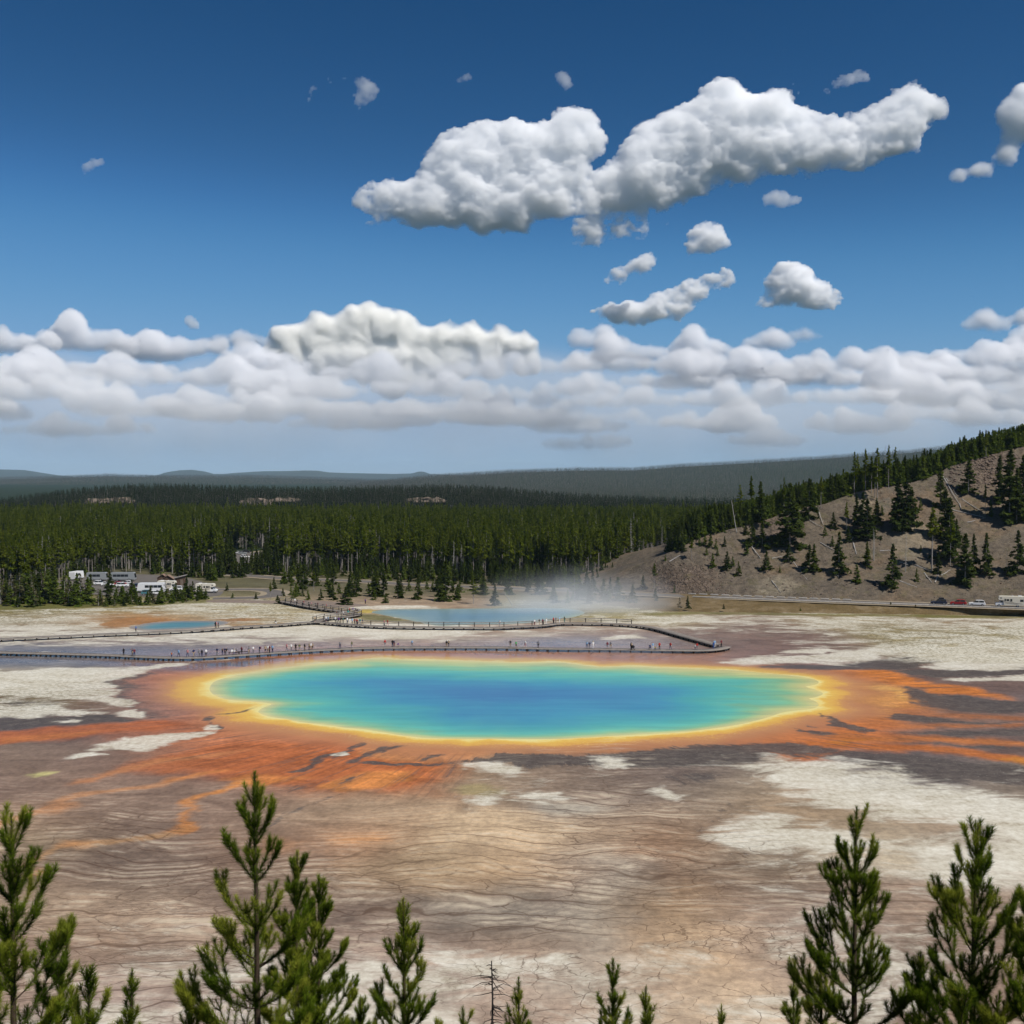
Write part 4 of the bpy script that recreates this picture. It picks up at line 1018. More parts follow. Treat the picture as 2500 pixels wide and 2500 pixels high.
# ------------------------------------------------------------------ trees on the hillside: base x, base y, top y, kind, width
HILL_T = """1806 1283 1188 A 1|1834 1273 1167 A .8|1857 1277 1180 B .9|1914 1253 1169 A .7|1928 1334 1187 B 1.15|1975 1267 1173 B .9|2004 1241 1167 A 1|1835 1330 1271 B 1.1
1861 1334 1277 B 1|1820 1304 1277 B 1.1|1822 1354 1322 D 1|1871 1391 1346 B 1.15|1904 1397 1381 D .9|1803 1405 1371 B 1|1977 1393 1332 B 1.2|1987 1391 1330 B 1|1926 1369 1328 B 1.3
2034 1289 1251 B 1.1|2014 1308 1283 D 1|2032 1332 1308 D 1.1|2048 1399 1303 B .9|2067 1295 1226 A .9|2070 1322 1285 B 1|2107 1299 1206 B 1|2117 1314 1222 B 1.1|2091 1277 1210 B .9|2142 1279 1226 B 1
2117 1383 1324 B .9|2132 1366 1293 C 1|2091 1423 1379 D 1.25|2085 1206 1108 A .9|2093 1200 1112 A .7|2113 1198 1101 A 1|2127 1204 1118 A .9|2142 1222 1100 A 1|2136 1215 1122 A .9|2161 1188 1092 C .8
2169 1190 1092 A .8|2186 1183 1096 A .9|2200 1178 1100 C .7|2140 1280 1218 B .8|2153 1257 1233 D .9|2192 1293 1172 B 1|2213 1290 1156 B .9|2227 1253 1197 B 1|2247 1245 1216 D .8|2256 1166 1098 B .9
2296 1239 1143 B .9|2308 1315 1200 B 1|2275 1392 1247 A 1.2|2320 1380 1262 A 1|2316 1363 1222 B 1|2364 1203 1119 B 1.1|2407 1121 1059 A .9|2405 1260 1185 A .7|2418 1261 1222 D .8|2465 1272 1104 B 1|2440 1226 1119 B .9
2482 1276 1150 B .9|2498 1262 1120 B 1|2356 1427 1309 B 1.15|2376 1392 1307 B .8|2407 1400 1305 B .8|2484 1400 1299 B 1|2457 1398 1338 C .7|2178 1431 1332 B 1|2238 1419 1388 D .9|2211 1396 1305 C .8|2248 1346 1330 D 1
2134 1369 1300 C .8|1665 1345 1314 B 1.2|1624 1368 1354 D 1.3|1688 1366 1318 A 1.4|1725 1354 1336 D 1|1708 1331 1308 D 1|1721 1331 1302 D 1|1735 1335 1304 D 1.1|1748 1339 1318 D 1|1752 1356 1339 D 1.1|1740 1385 1351 D 1
1775 1389 1347 B 1.1|1789 1382 1358 D 1.1|1597 1436 1378 A 1.3|1646 1447 1428 D 1|1769 1333 1309 B 1|1950 1300 1262 B 1|2335 1330 1270 B .9|2290 1400 1350 B 1""".replace('\n', '|').split('|')
ORD = ["first", "second", "third", "fourth", "fifth", "sixth", "seventh", "eighth", "ninth", "tenth"]
def hill_label(k, x, y, top, w):
    size = "very tall" if y - top > 105 else "tall" if y - top > 75 else "mid-sized" if y - top > 42 else "small" if y - top > 22 else "tiny"
    zone = "on the ridge crest" if y < interp(CREST, x) + 22 else "low on the scree" if y > 1375 else "on the upper scree" if y < 1300 else "half way up"
    side = "at the left end of the hill" if x < 1760 else "above the rock outcrop" if x < 1900 else "left of the central gully" if x < 2080 else "in the gully at mid hill" if x < 2220 else "by the central tree column" if x < 2340 else "among the fallen logs" if x < 2430 else "at the right edge of the hill"
    kind = {'A': "bare-trunked pine", 'B': "dark dense fir", 'D': "bright young pine", 'C': "bleached dead snag"}[k]
    return f"{size} {kind} {zone}, {side}"
FB = lambda x: "behind the left thicket" if x < 160 else "behind the parking lot" if x < 420 else "left of the side road" if x < 560 else "right of the side road" if x < 780 else "behind the crater rim" if x < 1000 else "straight behind the crater" if x < 1200 else "behind the steam" if x < 1400 else "at the foot of the hill"
TB = lambda x: "at the left edge of the photo" if x < 70 else "left of the parked cars" if x < 200 else "below the silver buses" if x < 330 else "in front of the coach" if x < 430 else "at its right end"
seen_ = {}
for row in HILL_T:
    q = row.split(); x, y, tp, k, w = float(q[0]), float(q[1]), float(q[2]), q[3], float(q[4])
    p = hill_at(x, y)
    if p is None: p = P(x, y, 430)
    h = (y - tp) * p[1] / F * 1.06
    lb = hill_label(k, x, y, tp, w)
    seen_[lb] = seen_.get(lb, 0) + 1; lb = lb if seen_[lb] == 1 else lb.replace('very tall', 'less tall').replace('mid-sized', 'slimmer mid-sized') if seen_[lb] == 2 else lb
    tree(k, (p[0], p[1], p[2] - .15), h, lb, "trees on the scree hillside", w * (1.3 if k == 'B' else 1.1))

# ------------------------------------------------------------------ trees and shrubs on the flat
FLAT_T = """222 1447 1400 B 1 dark fir standing before the left end of the buses|268 1446 1394 B 1.1 dark fir splitting the two silver buses|322 1452 1414 B 1.1 fir at the left nose of the white coach|2174 1493 1469 B 1.25 dark round fir standing alone below the road bank|2235 1497 1475 B 1.1 small cone-shaped fir alone below the road, in front of the dark car|1767 1486 1473 B 1.1 little fir half way along the grassy road bank|1954 1491 1484 D 1.6 low green shrub at the foot of the road bank
2066 1493 1487 D 1.6 tiny olive shrub under the middle of the road bank|2275 1474 1462 B 1.1 little dark fir at the nose of the dark blue car|1659 1484 1458 N 1.2 thin dry pine at the left end of the road bank|1679 1484 1453 B .9 slim fir beside the dry pine at the left end of the bank
813 1465 1426 B 1 fir behind the entry path, left of the bushy pine|844 1476 1432 B 1.5 broad bushy dark fir next to the boardwalk entry|941 1472 1452 D 1.9 round low shrub on the bare ground behind the crater|919 1456 1382 B 1.1 large fir between the road and the crater rim|972 1461 1408 B 1 mid-sized fir right of the large fir behind the crater
1020 1463 1404 B .9 narrow fir behind the white crater rim|1088 1467 1368 B 1.05 biggest and darkest fir behind the crater|1117 1465 1426 B 1 short fir at the foot of the biggest dark fir|1156 1474 1404 A 1.2 thin ragged pine at the left edge of the steam|1209 1478 1426 B 1.1 fir standing in the steam above the crater
1244 1452 1386 B 1 fir above the leaning dead log by the crater|1319 1452 1390 B 1.1 fir veiled by steam left of the hill foot|1403 1470 1390 A 1.3 ragged pine in the thick of the steam|1438 1474 1430 B 1.2 short fir in the thick of the steam|1473 1470 1412 B 1.1 fir dimmed by steam below the hill foot|1508 1470 1408 B 1.4 broad fir dimmed by steam below the hill foot
1545 1474 1425 B 1.1 fir on the right edge of the steam|1570 1452 1404 B 1 fir under the rocky outcrop, right of the steam|1600 1474 1435 B 1.1 low fir at the end of the road bank beside the steam|1631 1465 1439 C .9 small dead tree beside the end of the road bank|1042 1439 1417 D 1.1 bright young pine beside the road behind the crater|998 1443 1417 D 1 young pine on the road verge left of the crater
669 1439 1408 B 1.1 fir at the right end of the driveway loop|691 1456 1434 B 1.1 dark shrubby fir right of the driveway loop|713 1430 1408 D 1 young pine on the verge of the road behind the loop|717 1461 1439 D 1.1 young pine in the row right of the loop|739 1456 1434 B 1 little fir in the row right of the loop|752 1465 1440 D 1 slim young pine in the row right of the loop
766 1443 1390 A 1 taller pine behind the row right of the loop|783 1465 1436 B 1 fir left of the bushy fir by the entry path|678 1474 1452 B 1.7 wide low fir beside the entry path|660 1465 1421 A .8 thin pine inside the corner of the driveway loop|625 1463 1445 B 1 small round fir in the front of the driveway loop|568 1461 1447 D 1.3 low shrub left in the middle of the driveway loop
471 1452 1418 B 1.2 dark fir between the long coach and the loop|554 1443 1421 B .9 small fir behind the cream motorhome|800 1432 1402 B 1 fir behind the road left of the crater|860 1436 1400 D 1.3 bushy young pine on the near road verge|1180 1440 1408 D 1.3 young pine where the road goes behind the steam|1290 1446 1408 B 1.1 fir on the road verge behind the steam""".replace('\n', '|').split('|')
for row in FLAT_T:
    q = row.split(None, 5); x, y, tp, k, w = float(q[0]), float(q[1]), float(q[2]), q[3], float(q[4]); g = G(x, y)
    z0 = 0.0
    if x > 1640 and y < 1492: h_ = float(bank_h(x)) * (.95 if y < 1480 else .5); g = G(x, y, h_); z0 = h_
    tree(k, (g[0], g[1], z0 - .1), (y - tp) * g[1] / F, q[5], "trees around the springs and road", w * 1.4)
rm = random.Random(55); made = 0
MZ = lambda x: "left of the crater rim" if x < 860 else "behind the white crater rim" if x < 1060 else "behind the blue crater water" if x < 1250 else "behind the steam"
while made < 58:
    x = rm.uniform(690, 1500); y = rm.uniform(1412, 1466) if x < 1350 else rm.uniform(1440, 1472)
    if abs(y - float(interp(ROAD_PX, x))) < 7 or (x < 880 and 1462 < y): continue
    g = G(x, y); k = 'B' if rm.random() < .55 else ('D' if rm.random() < .8 else 'A'); made += 1
    h = {'B': rm.uniform(4, 9), 'D': rm.uniform(2.5, 5), 'A': rm.uniform(9, 13)}[k]
    lb = {'B': "dark fir scattered beside the road, ", 'D': "small bright young pine scattered beside the road, ", 'A': "thin pine with bare stem scattered beside the road, "}[k] + MZ(x)
    tree(k, (g[0], g[1], -.1), h, lb, {'B': "firs scattered beside the road", 'D': "young pines scattered beside the road", 'A': "thin pines scattered beside the road"}[k], rm.uniform(1.1, 1.6))
rb = random.Random(21); band = 0
for i in range(128):                        # thicket of young and dry trees along the left edge of the basin
    x = rb.uniform(-30, 505); back = rb.random()
    y = (1483 if x < 300 else 1483 - (x - 300) * .075) - back * (16 if x < 330 else 7) - rb.uniform(0, 4)
    g = G(x, y); k = 'N' if rb.random() < (.42 if x < 300 else .12) else ('D' if rb.random() < .72 else 'B')
    h = (rb.uniform(5.2, 8.8) * (1.12 if back > .5 else .8) if x < 225 else rb.uniform(2.9, 5.0) * (1.05 if back > .5 else .85)) * (1.5 if rb.random() < .07 else 1)
    lb = {'N': "grey-brown half-dead young pine in the left thicket, " + TB(x), 'D': "yellow-green young pine in the left thicket, " + TB(x), 'B': "dark little fir in the left thicket, " + TB(x)}[k]
    tree(k, (g[0], g[1], -.1), h, lb, {'N': "half-dead pines in the left thicket", 'D': "young pines in the left thicket", 'B': "little firs in the left thicket"}[k], rb.uniform(1.2, 1.7))
EDGE = [(-60,1446),(60,1436),(150,1418),(200,1404),(330,1399),(480,1402),(530,1398),(545,1396),(700,1404),(760,1398),(900,1401),(1050,1405),(1200,1413),(1330,1419),(1440,1416),(1520,1392),(1600,1362)]
front = []
for i in range(86):
    x = -40 + 1560 * (i + rb.uniform(-.4, .4)) / 86
    if 548 < x < 668: continue
    y = float(interp(EDGE, x)) - rb.uniform(0, 9); g = G(x, y); k = 'A' if rb.random() < .82 else ('B' if rb.random() < .6 else 'C')
    h = {'A': rb.uniform(15, 20), 'B': rb.uniform(7, 13), 'C': rb.uniform(9, 15)}[k]
    if x < 480: h *= .9
    lb = {'A': "tall bare-trunked pine in the forest's front rank, " + FB(x), 'B': "dark fir in the forest's front rank, " + FB(x), 'C': "bare grey snag in the forest's front rank, " + FB(x)}[k]
    tree(k, (g[0], g[1], -.1), h, lb, {'A': "front rank of the forest", 'B': "firs at the forest edge", 'C': "snags at the forest edge"}[k], rb.uniform(.95, 1.3)); front.append((g[0], g[1]))

# ------------------------------------------------------------------ the forest itself: one mass
def lod(seed, H, base, r, n, mat, name):
    rng = np.random.default_rng(seed); C = []; S = []
    for i in range(n):
        t = (i + rng.uniform(0, 1)) / n; a = rng.uniform(0, 6.28); L = r * (1 - t) ** .8 * min(1, .4 + 3 * t) * rng.uniform(.3, 1)
        C.append((math.cos(a) * L, math.sin(a) * L, H * (base + (1 - base) * t))); S.append(.95 * (.55 + .5 * (1 - t)))
    V, f = clumps(np.array(C), np.array(S), rng, 1.3)
    v, q = tube_np([(0, 0, 0), (0, 0, H)], [H * .009, .03], 3)
    me = mesh_np(name, np.concatenate([V, v]), [f, q + len(V)], [mat, bark], True, np.concatenate([np.zeros(len(f)), np.ones(len(q))]))
    attr(me, "tint", np.concatenate([np.repeat(rng.uniform(0, 1, n), 6), np.zeros(len(v))])); return me
def joined(tm, cm, name):
    n1 = len(tm.vertices); a = np.empty(n1 * 3, np.float32); tm.vertices.foreach_get("co", a); fa = np.array([p.vertices[:] for p in tm.polygons])
    if cm:
        b = np.empty(len(cm.vertices) * 3, np.float32); cm.vertices.foreach_get("co", b); fb = np.array([p.vertices[:] for p in cm.polygons]) + n1
        t_ = np.empty(len(cm.vertices), np.float32); cm.attributes["tint"].data.foreach_get("value", t_)
        me = mesh_np(name, np.concatenate([a.reshape(-1, 3), b.reshape(-1, 3)]), [fa, fb], [tm.materials[0], cm.materials[0]], True, np.concatenate([np.zeros(len(fa)), np.ones(len(fb))]))
        attr(me, "tint", np.concatenate([np.zeros(n1, np.float32), t_])); return me
    return tm
def scatter(name, pts, scl, kinds, meshes):
    """points that carry one tree each; every kind is instanced from its own tree"""
    n = len(pts); me = bpy.data.meshes.new(name); me.vertices.add(n); me.vertices.foreach_set("co", np.asarray(pts, np.float32).ravel())
    attr(me, "scl", scl); attr(me, "kind", kinds); attr(me, "rot", np.random.default_rng(1).uniform(0, 6.28, n))
    o = obj(name, me)
    ng = bpy.data.node_groups.new(name, 'GeometryNodeTree')
    ng.interface.new_socket("Geometry", in_out='INPUT', socket_type='NodeSocketGeometry'); ng.interface.new_socket("Geometry", in_out='OUTPUT', socket_type='NodeSocketGeometry')
    N = ng.nodes.new; L = ng.links.new
    gi, go = N("NodeGroupInput"), N("NodeGroupOutput"); jn = N("GeometryNodeJoinGeometry")
    def na(nm):
        a = N("GeometryNodeInputNamedAttribute"); a.data_type = 'FLOAT'; a.inputs[0].default_value = nm; return a.outputs[0]
    cx = N("ShaderNodeCombineXYZ"); L(na("rot"), cx.inputs[2]); sc = N("ShaderNodeCombineXYZ")
    for i in range(3): L(na("scl"), sc.inputs[i])
    kd = na("kind")
    for i, m in enumerate(meshes):
        so = bpy.data.objects.new(m.name + "_source", m)
        oi = N("GeometryNodeObjectInfo"); oi.inputs[0].default_value = so; oi.inputs[1].default_value = True
        cmp_ = N("FunctionNodeCompare"); cmp_.data_type = 'FLOAT'; cmp_.operation = 'EQUAL'; L(kd, cmp_.inputs[0]); cmp_.inputs[1].default_value = i; cmp_.inputs[12].default_value = .1
        ip = N("GeometryNodeInstanceOnPoints"); L(gi.outputs[0], ip.inputs["Points"]); L(cmp_.outputs[0], ip.inputs["Selection"]); L(oi.outputs["Geometry"], ip.inputs["Instance"])
        L(cx.outputs[0], ip.inputs["Rotation"]); L(sc.outputs[0], ip.inputs["Scale"]); L(ip.outputs[0], jn.inputs[0])
    L(jn.outputs[0], go.inputs[0])
    md = o.modifiers.new("trees", 'NODES'); md.node_group = ng
    tag(o, kind="stuff"); return o
def build_forest():
    rng = np.random.default_rng(5); PT = []; SC = []; KD = []
    near_m = [joined(t, c, "forest_pine") for t, c in PROTO['A']] + [joined(t, c, "forest_fir") for t, c in PROTO['B'][:2]] + [joined(t, c, "forest_young_pine") for t, c in PROTO['D']] + [joined(*PROTO['C'][0], "forest_snag")]
    lods = [lod(500 + i, 17, b, r, 34, pine_green, "forest_far_pine") for i, (b, r) in enumerate(((.35, 2.0), (.25, 2.3), (.45, 1.8)))] + [lod(520 + i, 17, b, r, 34, far_green, "ridge_conifer") for i, (b, r) in enumerate(((.15, 2.3), (.1, 2.6)))]
    meshes = near_m + lods      # 0-4 pine, 5-6 fir, 7-9 young, 10 snag, 11-13 far
    def jit(x0, x1, y0, y1, sp):
        gx, gy = np.meshgrid(np.arange(x0, x1, sp), np.arange(y0, y1, sp)); gx = gx.ravel() + rng.uniform(-.85, .85, gx.size) * sp; gy = gy.ravel() + rng.uniform(-.48, .48, gy.size) * sp
        return gx, gy
    lotp = np.array(lp); upc = catmull([p[:2] for p in UP], 8, False)
    for y0, y1, sp in ((366, 560, 3.4), (560, 760, 3.9), (760, 1000, 4.8)):
        x, y = jit(-.5 * y1 - 60, .5 * y1 + 60, y0, y1, sp)
        px, py = proj(x, y)
        k = (np.abs(px - 1250) < 1420) & (py < interp(EDGE, px) - 4 + 14 * smooth(180, 90, px)) & ((px < 1600) | (y > 560))
        k &= ~((px > 535) & (px < 690) & (y > 380) & (y < 590))          # clearing of the side road
        dl = poly_sd(x, y, lotp); k &= dl > 2
        dr = np.full(len(x), 1e9)
        for c in upc: dr = np.minimum(dr, np.hypot(x - c[0], y - c[1]))
        k &= dr > 11
        for c in road_c[::2]: dr = np.minimum(dr, np.hypot(x - c[0], y - c[1]))
        k &= dr > 8
        dens = fbm(x / 38, y / 38, 17, 3); k &= rng.uniform(0, 1, len(x)) < smooth(.25, .45, dens) * .96
        x, y = x[k], y[k]; n = len(x)
        z = np.where(y > 450, smooth(470, 900, y) * (fbm(x / 260, y / 260, 60) - .5) * 5.0, 0) - .15
        kd = rng.integers(0, 5, n); r = rng.uniform(0, 1, n); kd = np.where(r < .12, rng.integers(5, 7, n), kd); kd = np.where((r > .965), 10, kd)
        h = rng.normal(16.5, 1.7, n) * (.9 + .25 * fbm(x / 60, y / 60, 23)); h = np.where(y > 760, h * .92, h); pxx = px[k]; h = np.where((pxx < 480) & (y < 600), h * .9, h)
        base_h = np.where(kd < 5, 18, np.where(kd < 7, 12 * 1.15, 14 * 1.1)); 
        PT.append(np.stack([x, y, z], 1)); SC.append(h / base_h); KD.append(kd)
    # shorter growth in the side-road clearing and in front of it
    for pxa, pya, w_, h_ in ((560, 1400, 10, 12), (545, 1385, 8, 13), (575, 1408, 14, 8), (590, 1404, 6, 7), (640, 1404, 16, 9), (660, 1398, 14, 11), (650, 1385, 12, 11), (672, 1378, 10, 14), (630, 1395, 8, 8), (685, 1366, 8, 14), (540, 1376, 8, 14), (522, 1372, 8, 14)):
        g = G(pxa, pya); n = 9; PT.append(np.stack([g[0] + rng.normal(0, w_ * .2, n), g[1] + rng.normal(0, 6, n), np.full(n, -.1)], 1)); SC.append(rng.uniform(.6, 1.1, n) * h_ / 12); KD.append(rng.integers(5, 7, n))
    # undergrowth of small firs along the forest edge
    m = 900; ux = rng.uniform(-80, 1500, m); uy = interp(EDGE, ux) + rng.uniform(-14, 22, m); g = np.array([G(a, b) for a, b in zip(ux, uy)])
    dr = np.full(m, 1e9)
    for c in road_c: dr = np.minimum(dr, np.hypot(g[:, 0] - c[0], g[:, 1] - c[1]))
    k = (dr > 7) & (fbm(g[:, 0] / 16, g[:, 1] / 16, 29) > .42) & ~((ux > 545) & (ux < 690)) & (poly_sd(g[:, 0], g[:, 1], lotp) > 2); g = g[k]; n = len(g)
    PT.append(np.column_stack([g, np.full(n, -.1)])); kd = np.where(rng.uniform(0, 1, n) < .6, rng.integers(5, 7, n), rng.integers(7, 10, n)); SC.append(np.where(kd < 7, rng.uniform(.35, .8, n), rng.uniform(.6, 1.2, n))); KD.append(kd)
    # young pines behind the crest of the hill
    P_ = []
    for c in np.arange(1640, 3180, 5.2):
        for q in range(18):
            px_ = c + rng.uniform(-4, 4); d0 = ray(px_, float(interp(CREST, px_))); hit = hill_at(px_, float(interp(CREST, px_)) + 1.2)
            if hit is None: continue
            yy = hit[1] + rng.uniform(2, 110) if q < 11 else hit[1] + rng.uniform(.5, 14); xx = hit[0] * (1 + (yy - hit[1]) / hit[1]); zz = hill_z(xx, yy)
            if zz is not None and zz > .6: P_.append((xx, yy, zz - .1))
    P_ = np.array(P_); n = len(P_); g_ = smooth(1650, 1850, proj(P_[:, 0], P_[:, 1], P_[:, 2])[0])
    kd = np.where(rng.uniform(0, 1, n) < .25 + .65 * g_, rng.integers(7, 10, n), rng.integers(5, 7, n))
    PT.append(P_); SC.append(np.where(kd > 6, rng.uniform(.8, 1.45, n), rng.uniform(.5, .85, n))); KD.append(kd)
    # ridge beyond the plain
    cl = [(205, 330), (585, 730), (995, 1092)]
    R_ = mid_face; nc_, nr_ = R_.shape[:2]
    m = 15000; u = rng.uniform(0, nc_ - 1.01, m); v = rng.uniform(0, nr_ - 1.01, m) ; i = u.astype(int); j = v.astype(int); fu = (u - i)[:, None]; fv = (v - j)[:, None]
    p = R_[i, j] * (1 - fu) * (1 - fv) + R_[i + 1, j] * fu * (1 - fv) + R_[i, j + 1] * (1 - fu) * fv + R_[i + 1, j + 1] * fu * fv
    px, py = proj(p[:, 0], p[:, 1], p[:, 2]); keep = np.ones(m, bool)
    for a, b in cl: keep &= ~((px > a) & (px < b) & (p[:, 1] > 1010) & (p[:, 1] < 1098) & (rng.uniform(0, 1, m) < .58))
    p = p[keep]; n = len(p); PT.append(p - [0, 0, .3]); SC.append(rng.uniform(.55, .85, n)); KD.append(rng.integers(14, 16, n))
    xb, yb = jit(-900, 900, 1122, 1250, 6.5); pxb, _ = proj(xb, yb); zb = np.array([P(a, float(interp(MIDg, a)), 1120)[2] for a in pxb])
    PT.append(np.stack([xb, yb, zb * (1 - (yb - 1120) / 900)], 1)); SC.append(rng.uniform(.58, .88, len(xb))); KD.append(rng.integers(14, 16, len(xb)))
    PT = np.concatenate(PT); SC = np.concatenate(SC); KD = np.concatenate(KD).astype(float)
    o = scatter("forest", PT, SC, KD, meshes)
    # far hills
    PT = []; SC = []; KD = []
    fl = [lod(600 + i, 15, .1, 3.2, 9, far_green, "far_conifer") for i in range(3)]
    for face, m, s in ((far_face, 60000, (.8, 1.5)), (left_face, 26000, (1.0, 1.7))):
        nc_, nr_ = face.shape[:2]
        u = rng.uniform(0, nc_ - 1.01, m); v = (rng.uniform(0, 1, m) ** .8) * (nr_ - 1.01); i = u.astype(int); j = v.astype(int); fu = (u - i)[:, None]; fv = (v - j)[:, None]
        p = face[i, j] * (1 - fu) * (1 - fv) + face[i + 1, j] * fu * (1 - fv) + face[i, j + 1] * (1 - fu) * fv + face[i + 1, j + 1] * fu * fv
        u = np.linspace(0, nc_ - 1.01, 5000); i = u.astype(int); fu = (u - i)[:, None]; e = face[i, -1] * (1 - fu) + face[i + 1, -1] * fu     # skyline row
        p = np.concatenate([p, e]); PT.append(p - [0, 0, .5]); SC.append(rng.uniform(*s, len(p))); KD.append(rng.integers(0, 3, len(p)))
    xd, yd = jit(-700, 2300, 1255, 3400, 15.0); pd, _ = proj(xd, yd); kk = (pd > 900) & (pd < 2450); xd, yd = xd[kk], yd[kk]
    PT.append(np.stack([xd, yd, np.full(len(xd), -1.0)], 1)); SC.append(rng.uniform(.7, 1.0, len(xd))); KD.append(rng.integers(0, 3, len(xd)))
    scatter("distant_forest", np.concatenate(PT), np.concatenate(SC), np.concatenate(KD).astype(float), fl)
build_forest()

# pale rock bands on the wooded ridge
cliff_mat = hill_mat("pale_cliff_rock", tuple(alb((100, 90, 80))), tuple(alb((144, 130, 116))), .12)
def cliff(x0, x1, y0, y1, Y, label, seed):
    n = max(10, int((x1 - x0) / 2.2)); rows = 9; V = []
    rg = np.random.default_rng(seed)
    for i in range(n):
        u = i / (n - 1); c = x0 + (x1 - x0) * u; e = math.sin(math.pi * u) ** .35; tp = y1 + (y0 - y1) * e * (.55 + .45 * vnoise(np.array([u * 9.0]), np.array([.5]), seed)[0])
        for j in range(rows):
            t = j / (rows - 1); q = P(c, y1 + (tp - y1) * t, Y); bul = 2.2 * (vnoise(np.array([u * n / 3.0]), np.array([t * 2.5]), seed + 1)[0]) + 3.0 * t
            V.append((q[0], Y - 4 + bul, q[2]))
        V.append((V[-1][0], Y + 16, V[-1][2] - .5))
    me = mesh_np("cliff", np.array(V), grid_faces(n, rows + 1), [cliff_mat], False)
    tag(obj("rock_cliff", me), label, "cliff", "pale cliffs on the wooded ridge")
cliff(205, 250, 1214, 1229, 1072, "small pale rock cliff at the left of the wooded ridge", 3)
cliff(240, 332, 1212, 1228, 1078, "broken pale rock cliff left of centre on the wooded ridge", 4)
cliff(580, 665, 1213, 1233, 1074, "tallest pale rock cliff on the wooded ridge", 5)
cliff(655, 732, 1212, 1224, 1082, "thin pale rock band joined to the tallest cliff's right", 6)
cliff(985, 1092, 1209, 1226, 1076, "pale rock cliff at the right end of the wooded ridge", 7)
# ------------------------------------------------------------------ boardwalks
plank_t = NT("weathered_planks"); _tc = plank_t.attr("along").outputs["Fac"]
_fr = plank_t.math('FRACT', plank_t.math('MULTIPLY', _tc, 3.4)); _gap = plank_t.sstep(.10, .03, _fr)
_pv = plank_t.noise(plank_t.pos(), 1.2, 4, .7).outputs[0]
_c = plank_t.ramp(_pv, [(.3, tuple(alb((128, 120, 112)))), (.7, tuple(alb((164, 154, 144))))]); _c = plank_t.mix(plank_t.math('MULTIPLY', _gap, .6), _c, (.05, .045, .04))
plank = plank_t.done(plank_t.bsdf(_c, .8, .2))
timber = plain("dark_wet_timber", (.045, .036, .030), .8, .2, var=.3, scale=2)
rail_wood = plain("grey_rail_timber", (.26, .235, .21), .8, .2, var=.2, scale=2)
def boardwalk(label, px_pts, z, width, sup, rail=None, rail_sides=(1,), zs=None):
    c = catmull([G(p[0], p[1], z) for p in px_pts], 10, False)
    seg = np.hypot(*np.diff(c, axis=0).T); s = np.concatenate([[0], np.cumsum(seg)]); tot = s[-1]
    at_ = lambda q: np.array([np.interp(q, s, c[:, 0]), np.interp(q, s, c[:, 1])])
    def frame(q):
        d = at_(min(q + .6, tot)) - at_(max(q - .6, 0)); d /= np.linalg.norm(d) + 1e-9; n_ = np.array([-d[1], d[0]]); n_ = n_ if n_[1] > 0 else -n_   # n_ points away from the viewer
        return at_(q), d, n_
    o0 = c[len(c) // 2]; root = empty("boardwalk", (o0[0], o0[1], 0)); tag(root, label, "boardwalk")
    q = np.linspace(0, tot, max(12, int(tot / 1.5))); V = []; A = []
    for v in q:
        p, d, n_ = frame(v)
        for a, h in ((-.5, z - .16), (-.5, z), (.5, z), (.5, z - .16)): V.append((p[0] + n_[0] * a * width - o0[0], p[1] + n_[1] * a * width - o0[1], h)); A.append(v)
    m = len(q); i = np.arange(m - 1)[:, None] * 4; k = np.arange(4)[None]; k2 = (k + 1) % 4
    f = np.stack([i + k, i + k2, i + 4 + k2, i + 4 + k], -1).reshape(-1, 4)
    me = mesh_np("boardwalk_deck", np.array(V), f, [plank]); attr(me, "along", A); obj("deck", me, root)
    sb = MB(); sb.box((0, 0, -.10), (.22, width * .98, .2), 0, 0); sb.box((0, -width * .42, -.32), (.26, .26, .3)); sb.box((0, width * .42, -.32), (.26, .26, .3)); sm = sb.mesh("boardwalk_support", timber)
    st = MB(); 
    v = .5
    while v < tot:
        p, d, n_ = frame(v); so = obj("support", sm, root, (p[0] - o0[0], p[1] - o0[1], z - .17), math.atan2(d[1], d[0])); v += sup
    if rail:
        a, b = rail; x_of = lambda v: proj(at_(v)[0], at_(v)[1], z)[0]
        inside = [v for v in np.arange(0, tot, 2.0) if a <= x_of(v) <= b]
        pm = MB(); pm.box((0, 0, .58), (.20, .20, 1.16)); pmesh = pm.mesh("rail_post", timber)
        for sd_ in rail_sides:
            pts = []
            for v in inside:
                p, d, n_ = frame(v); e = p + n_ * (width * .46 * sd_); pts.append((e[0] - o0[0], e[1] - o0[1]))
            for e in pts[::1 if tot < 60 else 2]: obj("post", pmesh, root, (e[0], e[1], z))
            for hh in (1.08, .58):
                rb_ = MB(); rb_.path([(e[0], e[1], z + hh) for e in pts], [.10 if hh > 1 else .075] * len(pts), 4); obj("rail", rb_.mesh("hand_rail", rail_wood), root)
    return root
FB_PX = [(-60,1589),(0,1592),(103,1594.5),(259,1598.5),(388,1604),(480,1604.5),(600,1597.5),(693,1591.5),(817,1584.5),(942,1580.5),(1200,1580),(1355,1583),(1510,1584.5),(1635,1586.5),(1712,1587),(1755,1583.5),(1772,1578)]
RB_PX = [(-60,1562),(0,1559.5),(93,1555),(280,1546.5),(466,1538.5),(600,1529),(678,1524.5),(761,1518.5),(811,1520.5),(864,1525),(973,1529.5),(1200,1531.5),(1262,1529.5),(1324,1526.5),(1374,1521),(1480,1521.5),(1557,1526.5),(1604,1534),(1666,1551),(1750,1574)]
EB_PX = [(690,1468),(725,1475),(755,1481),(817,1490),(868,1497),(872,1500),(845,1505),(800,1509),(768,1517)]
boardwalk("long low grey boardwalk along the far shore of the big rainbow spring, crowded with people", FB_PX, .62, 2.7, 2.35)
